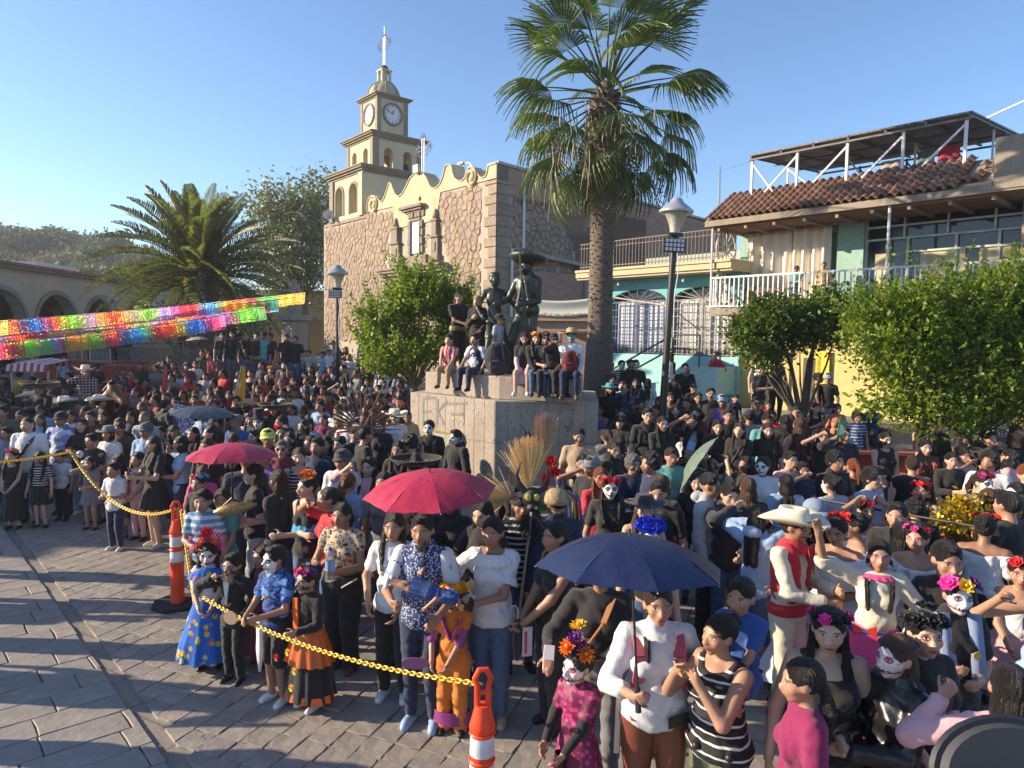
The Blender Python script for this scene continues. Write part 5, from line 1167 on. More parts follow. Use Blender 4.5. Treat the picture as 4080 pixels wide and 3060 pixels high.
def limb(K,f,arm=None,leg=None,side=None):
 """arm/leg: fraction of the limb covered (0..2)"""
 P=[]; w=K['w']**.55; ch=1-K['age']
 for i in (0,1):
  if side is not None and i!=side: continue
  if arm:
   S,E_,W=K['S%d'%i],K['E%d'%i],K['W%d'%i]; r0,r1,r2=.029*w,.0225*w,.016
   P.append(('c',S,S+(E_-S)*min(1,arm),r0+f,r0+(r1-r0)*min(1,arm)+f))
   if arm>1: P.append(('c',E_,E_+(W-E_)*(arm-1),r1+f,r1+(r2-r1)*(arm-1)+f))
  if leg:
   H,Kn,A=K['H%d'%i],K['K%d'%i],K['A%d'%i]; r0,r1,r2=.054*K['w'],.033*w,.021
   if not (K['age']<.6): pass
   P.append(('c',H,H+(Kn-H)*min(1,leg),r0+f,r0+(r1-r0)*min(1,leg)+f))
   if leg>1:
    P.append(('c',Kn,Kn+(A-Kn)*(leg-1),r1+f,r1+(r2-r1)*(leg-1)+f))
    if f<.004: P.append(('e',Kn*.68+A*.32+v3(0,.012,0),(.029*w,.032*w,.06)))
 return P
def hand(K,i,curl=.5,fine=True):
 E_,W=K['E%d'%i],K['W%d'%i]; d=(W-E_)/np.linalg.norm(W-E_); s=-1 if i==0 else 1
 n=v3(0,-1,.2) if K.get('palm',{}).get(i)!='fwd' else v3(0,-1,0)
 side=np.cross(d,v3(0,1,0)); side=side/np.linalg.norm(side) if np.linalg.norm(side)>.2 else v3(1,0,0)
 if W[2]<.6: side=v3(0,1,0)-d*(d@v3(0,1,0)); side/=np.linalg.norm(side);
 nn=np.cross(side,d); nn*=(1 if nn@v3(-s,-.3,-.2)>0 else -1)
 c=W+d*.028; P=[('c',W,W+d*.02,.0145,.015)]
 for q in (-1,-.33,.33,1): P.append(('c',W+d*.012+side*q*.006,W+d*.052+side*q*.0155,.010,.0075,.006))
 L=(.036,.046,.043,.033)
 for q,l in zip((-1,-.33,.33,1),L):
  a=W+d*.054+side*q*.0165; dd=d*math.cos(curl)+nn*math.sin(curl); b=a+dd*l*.55; d2=d*math.cos(curl*2.2)+nn*math.sin(curl*2.2); P.append(('c',a,b,.0066,.0062,.003)); P.append(('c',b,b+d2*l*.5,.0062,.0052,.003))
 t=side*(-1); a=W+d*.018+t*.016; P.append(('c',a,a+(t*.7+d*.7+nn*.3)*.026,.0085,.007,.005)); a2=a+(t*.7+d*.7+nn*.3)*.026; P.append(('c',a2,a2+(t*.25+d*.9+nn*.4)*.02,.007,.0055,.003))
 return P
def headp(K):
 hh=K['hh']; R=K['hR']; c=K['head']; q=lambda x,y,z:c+R@(v3(x,y,z)*hh); ch=1-K['age']; m=K['sex']=='m'
 e=lambda p,r:('e',q(*p),tuple(np.array(r)*hh),R)
 P=[e((0,.14,.22),(.68,.82,.78)),e((0,-.14,-.12),(.585,.60,.68)),e((0,-.26,-.50),(.44 if m else .40,.46,.40)),e((0,-.50,-.80),(.19,.18,.16))]
 P+=[('c',q(0,-.72,.08),q(0,-.93,-.25),.07*hh,.115*hh,.01),e((-.10,-.80,-.29),(.085,.09,.075)),e((.10,-.80,-.29),(.085,.09,.075)),('c',q(-.34,-.62,.20),q(.34,-.62,.20),.10*hh,.10*hh)]
 P+=[e((s*.36,-.46,-.22),(.22,.24,.22)) for s in (-1,1)]+[e((s*.70,.06,-.06),(.075,.17,.23)) for s in (-1,1)]+[e((0,-.74,-.485),(.19,.11,.05)),e((0,-.73,-.565),(.165,.11,.055))]
 P.append(('c',K['neck']+v3(0,0,-.02),q(0,.12,-.62),(.034 if m else .028),(.031 if m else .026)))
 Cv=[e((s*.29,-.84,.03),(.155,.13,.085)) for s in (-1,1)]
 return P,Cv
def feet(K,f=0):
 P=[]
 for i in (0,1):
  A=K['A%d'%i]; s=-1 if i==0 else 1; a=A+v3(0,.012,-.016); b=A+v3(s*.012,-.07,-.024); P+= [('c',a,b,.019+f,.017+f),('c',a,A+v3(s*.012,-.045,-.016),.02+f,.018+f)]
 return P
def tomesh(name,V,F,K=None,fp=False,smooth=True):
 me=mk(name,V,F,smooth)
 if fp:
  d=(V-K['head'])@K['hR']/K['hh']; arm=np.zeros(len(V),bool)
  far=(np.abs(d)>1.35).any(1); d[far]=(0,5,0)
  for i in (0,1):
   for a,b in ((K['E%d'%i],K['W%d'%i]),(K['W%d'%i],K['W%d'%i]+(K['W%d'%i]-K['E%d'%i])*.7)):
    dist=sdf_cap(V.astype(np.float32),a,b,0,0); arm|=dist<.03
  d[arm]=(0,5,0); at=me.attributes.new('fp','FLOAT_VECTOR','POINT'); at.data.foreach_set('vector',d.astype(np.float32).ravel())
 return me
def body_mesh(K,h,curl=.5,nohand=()):
 P,Cv=headp(K); P+=torso(K,0)+limb(K,0,2,2)+feet(K)
 for i in (0,1):
  if i not in nohand: P+=hand(K,i,curl)
 V,F=grow(P,h,.011,Cv); return tomesh('body',V,F,K,True)
def wrinkle(g,a,f=1):
 return a*(np.sin(g[...,0]*70*f+4*np.sin(g[...,2]*24*f))*np.sin(g[...,2]*46*f+3*np.sin(g[...,0]*31*f+g[...,1]*40))+.5*np.sin(g[...,2]*95*f+g[...,0]*50))
def top_mesh(K,h,kind,loose=.0):
 """tee long tank crop croplong polo off strap hood"""
 f=.0085+loose; arm={'tee':.62,'polo':.62,'long':1.93,'tank':0,'crop':.35,'cropt':0,'off':.55,'strap':0,'hood':1.95,'jacket':1.95,'blouse':.5,'turtle':1.6,'croplong':1.9,'puff':1.85}[kind]
 P=torso(K,f)+[('e',K['pelvis']+v3(0,0,-.01),((.084 if K['sex']=='m' else .091)*K['w']+f+.012,.068*K['w']+f+.012,.075)),('e',K['waist'],((.080 if K['sex']=='m' else .074)*K['w']+f+.006,.060*K['w']+f+.006,.08))]*(kind not in('crop','croplong','cropt','turtle'))+(limb(K,f+(.006 if kind in('hood','jacket','puff') else .002),arm) if arm else [])
 if kind=='puff':
  for i in (0,1): P.append(('e',(K['E%d'%i]+K['W%d'%i])/2,(.036,.036,.04)))
 if kind=='hood': P.append(('e',K['neck']+v3(0,.05,.0),(.055,.04,.035)))
 if kind=='turtle': P.append(('c',K['neck'],K['head']+v3(0,.01,-K['hh']*.95),.036,.035))
 if kind in('jacket','polo','hood'): P.append(('c',K['neck']+v3(-.02,0,-.0),K['neck']+v3(.02,0,0),.034,.034))
 if kind=='off':
  for k in range(10): a=2*PI*k/10; P.append(('e',K['chest']+v3(.125*math.cos(a),.07*math.sin(a)-.01,.038),(.028,.022,.035)))
 hem={'crop':.60,'cropt':.60,'croplong':.60,'hood':.46,'jacket':.46,'polo':.475,'off':.50}.get(kind,.485)-.02*(1-K['age'])
 pel=K['pelvis'][2]-.535+.03*(1-K['age'])
 nz=K['sh'];
 def post(D,g):
  D=D+wrinkle(g,.0032+loose*.12)
  D=np.maximum(D,(hem+pel)-g[...,2]+.006*np.sin(g[...,0]*60))
  if kind!='turtle':
   hi={'tank':.0,'strap':-.035,'cropt':-.0,'off':-.045,'hood':.05,'jacket':.055,'polo':.05,'blouse':.0}.get(kind,.028)
   c=K['neck']+v3(0,-.035,hi+.005); r={'tank':(.062,.075,.06),'strap':(.075,.085,.05),'cropt':(.05,.07,.04),'off':(.11,.10,.04),'blouse':(.062,.08,.05)}.get(kind,(.040,.052,.035))
   D=np.maximum(D,-sdf_ell(g,c,r)); D=np.maximum(D,g[...,2]-(K['neck'][2]+.03+max(0,hi)*.5))
  if kind in('tank','strap','cropt'):
   for i in (0,1): D=np.maximum(D,-sdf_ell(g,K['S%d'%i]+v3((-1 if i==0 else 1)*.012,0,-.005),(.036,.08,.055)))
  if kind=='off':
   D=np.maximum(D,g[...,2]-(K['sh']-.012))
  return D
 V,F=grow(P,h,.014,(),post); return tomesh('top',V,F)
def leg_mesh(K,h,kind):
 f={'jeans':.006,'pants':.010,'leggings':.004,'wide':.018,'shorts':.014,'bshorts':.018}[kind]; leg={'shorts':.45,'bshorts':.95}.get(kind,1.9)
 P=[('e',K['pelvis'],((.088 if K['sex']=='f' else .080)*K['w']+f,.066*K['w']+f,.07+f)),('e',K['waist']*.5+K['pelvis']*.5,(.075*K['w']+f,.058*K['w']+f,.05))]+limb(K,f,None,leg)
 if kind in ('wide',): P+=[('c',K['K%d'%i],K['A%d'%i],.045,.050) for i in (0,1)]
 wz=K['pelvis'][2]+.055
 def post(D,g):
  D=D+wrinkle(g,.003 if kind!='leggings' else .0004); return np.maximum(D,g[...,2]-wz)
 V,F=grow(P,h,.010,(),post); return tomesh('trousers',V,F)
def skirt_mesh(K,z1,flare,waves=12,seed=0,tiers=0,amp=.06,z0=None):
 w=K['w']; z0=z0 or K['pelvis'][2]+.065; r0=.078*w+.006; prof=[]; n=14
 for i in range(n+1):
  t=i/n; z=z0+(z1-z0)*t; r=r0+(flare-r0)*(t**.75); hipr=.098*w+.012; r=max(r,min(hipr,r0+(hipr-r0)*t*5)) if z<z0-.01 else r
  prof.append((r,z))
 r_=random.Random(seed); ph=[r_.uniform(0,6) for _ in range(3)]
 def wave(i,a,r,z):
  t=i/n; return (r*(1+amp*t*(math.sin(waves*a+ph[0])+.4*math.sin(waves*1.7*a+ph[1]))+(.05*abs(math.sin(t*PI*tiers)) if tiers else 0)),z-.006*math.sin(waves*a+ph[0])*t)
 m=MB(); m.lathe(prof,72,(0,.008,0),wave,1,.82,close=False)
 b=len(m.V); me=m.me('skirt',True); return me
def hair_mesh(kind,seed=0):
 e=lambda c,r:('e',c,r); P=[e((0,.17,.25),(.735,.875,.825))]; C_=[e((0,-1.0,-.10),(.59,.66,.86)),e((0,-.35,-1.05),(1.0,.9,.75))]
 A=.016; cutz=None; front=None
 if kind in('short','shortb'): cutz=-.35; C_+= [e((s*.86,-.12,-.32),(.25,.42,.36)) for s in (-1,1)]; P.append(e((0,-.34,.82),(.46,.34,.22)))
 if kind=='fade': P=[e((0,.12,.36),(.73,.84,.80)),e((0,-.34,.84),(.46,.34,.20))]; cutz=.05
 if kind=='bald': P=[e((0,.16,.235),(.695,.835,.79))]; cutz=-.1
 if kind=='curly': P=[e((0,.15,.35),(.88,.98,.92)),e((0,.4,-.1),(.75,.7,.6))]; A=.07; cutz=-.5
 if kind=='curlylong': P+=[e((0,.35,-.7),(1.0,.7,1.2)),e((.75,-.2,-1.0),(.3,.35,.9)),e((-.75,-.2,-1.0),(.3,.35,.9))]; A=.08; C_=C_[:1]
 if kind in('long','longback','veil'):
  P+=[e((0,.50,-.7),(.80,.52,1.2)),('c',(-.25,.98,-1.6),(-.3,1.08,-3.6),.42,.30),('c',(.25,.98,-1.6),(.3,1.08,-3.6),.42,.30)]
  if kind=='long': P+=[('c',(s*.68,.1,.0),(s*.80,-.30,-1.6),.15,.21) for s in (-1,1)]+[('c',(s*.80,-.35,-1.6),(s*.62,-.95,-2.9),.24,.14) for s in (-1,1)]
  C_=[C_[0],e((0,-.62,-1.0),(.52,.6,.62))]
 if kind=='half': P+=[e((0,.45,-.6),(.78,.5,1.1)),('c',(0,.8,-1.3),(0,.95,-2.6),.45,.3),('c',(.66,0,0),(.8,-.4,-1.6),.2,.22),('c',(.8,-.4,-1.6),(.6,-.95,-2.6),.2,.12)]; C_=[C_[0],e((0,-.62,-1.0),(.50,.6,.62))]
 if kind=='bob': P+=[e((0,.15,-.45),(.84,.72,.80))]; C_=[C_[0],e((0,-.75,-.9),(.52,.6,.7))]
 if kind=='bangs': P+=[e((0,.15,-.45),(.84,.72,.80)),e((0,-.52,.52),(.55,.32,.3)),('c',(-.25,.9,-1.2),(-.2,1.0,-2.4),.4,.25),('c',(.25,.9,-1.2),(.2,1.0,-2.4),.4,.25)]; C_=[e((0,-1.0,-.42),(.56,.62,.72)),e((0,-.75,-1.1),(.52,.6,.7))]
 if kind=='pony': P+=[e((0,1.02,.30),(.26,.26,.26)),('c',(0,1.1,.2),(0,1.45,-.6),.26,.33),('c',(0,1.45,-.6),(0,1.35,-1.9),.33,.12)]; cutz=-.45
 if kind=='lowpony': P+=[('c',(.1,.9,-.3),(.35,1.0,-1.4),.24,.24),('c',(.35,1.0,-1.4),(.4,.9,-2.6),.24,.1)]; cutz=None
 if kind=='bun': P+=[e((0,.92,.62),(.36,.34,.34))]; cutz=-.45
 if kind=='topbun': P+=[e((0,.45,1.15),(.33,.33,.30))]; cutz=-.45
 if kind=='braids':
  cutz=None
  for s in (-1,1):
   for k in range(15): t=k/14; P.append(e((s*(.62+.12*math.sin(t*3)),-.1-.85*min(1,t*1.6),-.35-3.0*t),(.19-.05*t,.17-.04*t,.17)))
 if kind=='braid1':
  for k in range(13): t=k/12; P.append(e((-.58-.1*math.sin(t*3),-.2-.8*min(1,t*1.6),-.35-2.5*t),(.20-.06*t,.17-.04*t,.17)))
 def post(D,g):
  an=np.arctan2(g[...,0],g[...,1]+.2); D=D+A*(np.sin(an*38+3*np.sin(g[...,2]*1.3))+.7*np.sin(an*91)) if A<.03 else D+A*np.sin(g[...,0]*9+2*g[...,2])*np.sin(g[...,1]*9+1)*np.sin(g[...,2]*9)
  if cutz is not None:
   D=np.maximum(D,np.where(g[...,1]>1.0 if kind in('pony','bun') else g[...,1]>50,-9,cutz-.25*(g[...,1]-.1)-g[...,2]))
  return D
 V,F=grow(P,.045,.10,C_,post); return mk('hair',V,F,True)
# skin with a face; makeup styles
def skinmat(name,paint=None,socket=None,nose=False,mouth=0,lips=(.30,.09,.07),half=0,forehead=None,shadow=None,dots=False,stub=0):
 t=NT(name,.5); t.b.inputs['Subsurface Weight'].default_value=.06; t.b.inputs['Subsurface Radius'].default_value=(.02,.008,.004)
 x,y,z=t.sep(t.attr('fp')); n=t.noise(30,3); wob=t.M('MULTIPLY',t.M('SUBTRACT',t.noise(40,2),.5),.06)
 ax=t.M('ABSOLUTE',x); front=t.M('LESS_THAN',y,-.12)
 def E(cx,rx,cz,rz,k=4,X=ax,sk=0):
  zz=t.M('SUBTRACT',z,cz) if not sk else t.M('SUBTRACT',t.M('SUBTRACT',z,cz),t.M('MULTIPLY',t.M('SUBTRACT',X,cx),sk))
  d=t.M('ADD',t.M('POWER',t.M('ABSOLUTE',t.M('DIVIDE',t.M('SUBTRACT',X,cx),rx)),2),t.M('POWER',t.M('ABSOLUTE',t.M('DIVIDE',zz,rz)),2))
  return t.M('MULTIPLY',t.M('MULTIPLY',t.M('SUBTRACT',1,t.M('ADD',d,wob)),k,clamp=True),front,clamp=True)
 c=t.objcol(); f=t.M('MULTIPLY_ADD',t.noise(8,3),.3,.85); s=t.n('VectorMath',operation='SCALE'); t.put(s.inputs[0],c); t.put(s.inputs['Scale'],f); c=s.outputs[0]
 c=t.mix(t.M('MULTIPLY',E(.36,.28,-.2,.22,2),.25),c,(.42,.13,.08))
 if paint:
  m=E(0,.66,-.08,.90,8)
  if half==1: m=t.M('MULTIPLY',m,t.M('GREATER_THAN',t.M('ADD',x,wob),0))
  if half==2: m=t.M('MULTIPLY',m,t.M('LESS_THAN',z,t.M('ADD',.0,wob)))
  c=t.mix(t.M('MULTIPLY',m,paint[1]),c,paint[0])
 if stub: c=t.mix(t.M('MULTIPLY',E(0,.45,-.6,.35,3),.35),c,(.05,.035,.03))
 if shadow: c=t.mix(E(.42,.16,-.35,.30,4,sk=-.6),c,shadow)
 if socket: c=t.mix(E(.30,socket[1],.04,socket[2],7),c,socket[0])
 if dots:
  ang=t.M('ARCTAN2',t.M('SUBTRACT',z,.04),t.M('SUBTRACT',ax,.30)); r=t.M('SQRT',t.M('ADD',t.M('POWER',t.M('SUBTRACT',ax,.30),2),t.M('POWER',t.M('ABSOLUTE',t.M('SUBTRACT',z,.04)),2)))
  ring=t.M('MULTIPLY',t.M('LESS_THAN',t.M('ABSOLUTE',t.M('SUBTRACT',r,.30)),.022),t.M('GREATER_THAN',t.M('SINE',t.M('MULTIPLY',ang,12)),.5)); c=t.mix(t.M('MULTIPLY',t.M('MULTIPLY',ring,front),.7),c,(.65,.65,.7) if dots==1 else dots)
 if not socket or socket[2]<.16: c=t.mix(t.M('MULTIPLY',E(.32,.18,.20,.042,3,sk=-.12),.85),c,(.02,.014,.012))
 c=t.mix(E(.29,.125,.035,.052,7),c,(.55,.52,.50)); c=t.mix(E(.29,.048,.037,.052,10),c,(.015,.009,.007))
 lid=t.M('MULTIPLY',E(.29,.15,.085,.025,4),.8); c=t.mix(lid,c,(.015,.01,.01))
 c=t.mix(t.M('MULTIPLY',E(0,.215,-.53,.085,4),.9),c,lips); c=t.mix(t.M('MULTIPLY',E(0,.20,-.528,.014,4),.8),c,(.05,.015,.012)); c=t.mix(t.M('MULTIPLY',E(.07,.035,-.345,.025,4),.7),c,(.06,.02,.015))
 if nose: c=t.mix(E(.05,.075,-.27,.11,8),c,(.012,.01,.01))
 if mouth:
  st=t.M('MULTIPLY',t.M('GREATER_THAN',t.M('SINE',t.M('MULTIPLY',x,48)),.35),E(0,.42,-.53,.11,9)); c=t.mix(st,c,(.015,.012,.012)); c=t.mix(E(0,.5,-.53,.02,6),c,(.015,.012,.012))
  if mouth==2: c=t.mix(t.M('MULTIPLY',t.M('SUBTRACT',E(.1,.50,-.42,.24,9),E(.1,.43,-.40,.20,9),clamp=True),t.M('LESS_THAN',z,-.42)),c,(.3,.02,.05))
 if forehead: c=t.mix(E(0,.08,.58,.13,6),c,forehead)
 t.col(c); t.bump(n,.12,.002); return t.m
SKINS={'n':skinmat('skin_plain'),'m':skinmat('skin_stubble',stub=1),'l':skinmat('skin_red_lips',lips=(.42,.03,.03),socket=((.12,.05,.05),.17,.10)),
 's':skinmat('skin_skull_paint',paint=((.68,.67,.66),.97),socket=((.012,.011,.012),.21,.19),nose=True,mouth=1),
 't':skinmat('skin_half_skull_paint',paint=((.62,.60,.58),.9),socket=((.02,.017,.017),.20,.17),nose=True,mouth=1,half=1),
 'd':skinmat('skin_dark_skull_shading',paint=((.35,.25,.19),.55),socket=((.03,.02,.02),.20,.16),nose=True,mouth=1,shadow=(.04,.03,.03)),
 'c':skinmat('skin_pink_catrina',paint=((.66,.60,.60),.9),socket=((.40,.03,.06),.19,.15),nose=False,mouth=2,lips=(.4,.02,.04),dots=(.45,.04,.1),forehead=(.4,.04,.06)),
 'p':skinmat('skin_violet_catrina',paint=((.62,.60,.64),.95),socket=((.14,.05,.12),.20,.15),nose=False,mouth=2,lips=(.2,.03,.06),dots=1,forehead=(.05,.25,.5)),
 'r':skinmat('skin_red_eye_makeup',lips=(.5,.02,.02),socket=((.22,.02,.02),.19,.13),forehead=(.35,.02,.02),dots=(.02,.02,.02)),
 'k':skinmat('skin_pink_eye_makeup',lips=(.45,.05,.08),socket=((.5,.08,.12),.20,.14),dots=1),
 'g':skinmat('skin_glitter_makeup',lips=(.25,.05,.07),dots=1),
 'b':skinmat('skin_teal_paint',paint=((.12,.42,.45),.8),socket=((.02,.02,.02),.17,.12),mouth=1)}
HAIRM=NT('hair',.38); HAIRM.col(HAIRM.objcol()); HAIRM.b.inputs['Specular IOR Level'].default_value=.45
nz_=HAIRM.noise(1,4,.7,vec=HAIRM.map(HAIRM.co(),(14,14,1.2))); HAIRM.bump(nz_,.6,.1); HAIRM.rough(HAIRM.M('MULTIPLY_ADD',nz_,.35,.25)); HAIRM=HAIRM.m
HC={'k':(.010,.008,.008),'b':(.035,.018,.011),'l':(.075,.035,.018),'r':(.18,.045,.015),'y':(.45,.29,.12),'g':(.13,.12,.11)}
SK={'n':(.38,.205,.13),'d':(.27,.135,.08),'l':(.50,.31,.215),'c':(.34,.175,.105)}
CL={'blk':(.013,.012,.013),'blk2':(.022,.021,.023),'wht':(.62,.62,.63),'cream':(.62,.56,.44),'gry':(.16,.16,.17),'lgry':(.36,.37,.39),'nvy':(.015,.022,.06),'blu':(.03,.09,.32),'lbl':(.25,.36,.52),'den':(.055,.10,.19),'lden':(.20,.29,.40),'red':(.45,.02,.03),'mar':(.16,.02,.035),'pnk':(.62,.06,.22),'lpnk':(.62,.33,.36),'mag':(.20,.008,.07),'pur':(.16,.07,.32),'org':(.62,.18,.02),'yel':(.65,.42,.03),'grn':(.05,.10,.045),'olv':(.09,.10,.05),'tea':(.10,.30,.30),'brn':(.09,.045,.025),'tan':(.36,.26,.17),'peach':(.55,.22,.14),'sky':(.33,.53,.68),'lil':(.42,.30,.42)}
_mc={}
def cached(key,fn):
 if key not in _mc: _mc[key]=fn()
 return _mc[key]
FLW=None
def flower_mesh(seed=0,layers=3,n=7,r=1.0,pointy=.0):
 m=MB(); rg=random.Random(seed)
 for l in range(layers):
  R=r*(1-.27*l); el=.25+.42*l
  for k in range(n):
   a=2*PI*k/n+l*.5+rg.uniform(-.1,.1); d=Vector((math.cos(a)*math.cos(el),math.sin(a)*math.cos(el),math.sin(el))); s=Vector((-math.sin(a),math.cos(a),0))*R*(.42 if not pointy else .16); b=d*.1*R;
   m.add([b,d*R*.6-s+Vector((0,0,.06*R)),d*R+Vector((0,0,rg.uniform(-.1,.12)*R)),d*R*.6+s+Vector((0,0,.06*R)),d*R*.55-Vector((0,0,.1*R))],[(0,1,4),(1,2,4),(4,2,3),(0,4,3)])
 m.ball((0,0,.25*r),.22*r,7,4); return m.me('flower')
FL=[flower_mesh(0,4,7),flower_mesh(1,3,6),flower_mesh(2,6,14,1,.5)]
FC={'red':(.62,.015,.02),'pink':(.72,.03,.28),'org':(.85,.22,.01),'yel':(.85,.50,.02),'blu':(.01,.04,.55),'pur':(.16,.02,.22),'blk':(.012,.011,.012),'wht':(.7,.68,.66),'lpk':(.75,.35,.40),'lbl':(.2,.4,.7),'mag':(.45,.02,.18),'grn':(.05,.25,.03)}
def flowers(parent,spec,place='crown',size=.32,kind=0,name='flower_crown',tight=1):
 """spec list of colours set round the head; units of half a head"""
 band=MB(); band.tube([(.80*math.cos(a),.17+.93*math.sin(a)*.98,.62) for a in np.linspace(0,2*PI,17)],.04,5,cap=False); b=link(name,cached('band',lambda:band.me('band')),parent,IRON)
 n=len(spec)
 for k,cn in enumerate(spec):
  if place=='crown': a=-PI/2+(k-(n-1)/2)*(2.9/max(3,n-1))*tight; p=Vector((.78*math.cos(a),.12+.85*math.sin(a),.78)); nrm=Vector((math.cos(a)*.8,math.sin(a)*.8,.75))
  elif place=='top': a=PI*.5+(k-(n-1)/2)*.55; p=Vector((.85*math.cos(a),.0,.25+.95*math.sin(a))); nrm=Vector((math.cos(a),-.35,math.sin(a)))
  elif place=='left': p=Vector((-.72,.05+.3*k,.55+.12*k)); nrm=Vector((-.8,-.3,.4))
  elif place=='right': p=Vector((.72,.05+.3*k,.55+.12*k)); nrm=Vector((.8,-.3,.4))
  else: a=PI*.5+(k-(n-1)/2)*.6; p=Vector((.7*math.cos(a),.55,.5+.6*math.sin(a))); nrm=Vector((math.cos(a),.8,.6))
  c=FC[cn]; rv=random.uniform(.85,1.15)
  link('flower',FL[kind if kind<3 else 0],b,PETAL,tuple(min(1,v*rv) for v in c),loc=p,rot=nrm.to_track_quat('Z','Y').to_euler(),scale=size*random.uniform(.9,1.1))
 return b
def hat_mesh(kind):
 m=MB(); n=40
 if kind=='cowboy':
  prof=[(.02,1.30),(.35,1.36),(.62,1.42),(.76,1.32),(.84,1.0),(.90,.60),(.93,.42),(1.15,.38),(1.6,.40),(1.95,.50),(1.97,.47),(1.6,.36),(1.1,.33),(.9,.36)]
  def wv(i,a,r,z):
   rr=r*(1-.10*math.cos(2*a)) if r<1 else r*(1-.06*math.cos(2*a))
   if i<3: z=z-.22*max(0,math.cos(a)**2)*(1-i*.3)-.1
   if r>1: z=z+.55*(math.cos(a)**2)*((r-1)/.95)**1.4-.12*(math.sin(a)**2)*((r-1)/.95)
   return rr,z
  m.lathe(prof,n,(0,.12,0),wv,1,1.12)
 elif kind=='sombrero':
  prof=[(.05,1.75),(.25,1.72),(.5,1.35),(.75,.75),(.92,.45),(1.3,.38),(2.1,.48),(2.75,.85),(2.95,1.15),(3.0,1.12),(2.75,.78),(2.1,.40),(1.2,.30),(.9,.35)]; m.lathe(prof,n,(0,.12,0),None,1,1.0)
 elif kind=='straw': m.lathe([(.05,1.25),(.5,1.22),(.78,1.0),(.86,.55),(1.0,.42),(1.7,.36),(2.0,.42),(2.0,.38),(1.0,.36),(.85,.4)],n,(0,.12,0),lambda i,a,r,z:(r,z+(.1*math.sin(3*a) if r>1.5 else 0)),1,1.08)
 elif kind=='tophat': m.lathe([(.02,2.05),(.72,2.05),(.78,2.0),(.68,1.3),(.78,.62),(1.2,.56),(1.3,.66),(1.3,.6),(.8,.5)],n,(0,.12,0),None,1,1.1)
 elif kind=='fedora': m.lathe([(.05,1.2),(.4,1.28),(.66,1.2),(.78,.9),(.86,.5),(1.3,.42),(1.62,.5),(1.62,.46),(.9,.38)],n,(0,.12,0),lambda i,a,r,z:(r,z+(.15*math.cos(a)**2 if r>1 else 0)),1,1.1)
 elif kind=='cap':
  m.lathe([(.02,1.14),(.3,1.12),(.6,.95),(.78,.65),(.83,.30),(.80,.28)],28,(0,.15,0),None,1,1.12)
  V=[];k=12
  for j in range(5):
   for i in range(k+1): a=-PI+PI*i/k; r=1+.55*j/4; V.append((.74*math.cos(a)*(1+.05*j),.15+.90*math.sin(a)*r+.0,.34-.05*j*j/4-.14*math.cos(a)**2*j/4))
  V2=[(x,y,z-.05) for x,y,z in V]; q=[(j*(k+1)+i,j*(k+1)+i+1,(j+1)*(k+1)+i+1,(j+1)*(k+1)+i) for j in range(4) for i in range(k)]; nV=len(V)
  m.add(V+V2,q+[tuple(nV+i for i in reversed(f)) for f in q])
 elif kind=='visor': m.lathe([(.82,.45),(.80,.60),(.78,.60),(.80,.45)],24,(0,.15,0),None,1,1.1,close=False); return hat_add_brim(m)
 return m.me('hat',True)
def hat_add_brim(m):
 V=[];k=12
 for j in range(4):
  for i in range(k+1): a=-PI+PI*i/k; r=1+.6*j/3; V.append((.8*math.cos(a)*(1+.1*j),.15+.90*math.sin(a)*r,.47-.03*j))
 m.add(V,[(j*(k+1)+i,j*(k+1)+i+1,(j+1)*(k+1)+i+1,(j+1)*(k+1)+i) for j in range(3) for i in range(k)]); return m.me('visor',True)
PEOPLE=[]
HGT={'m':1.68,'w':1.57,'b':1.18,'g':1.15}
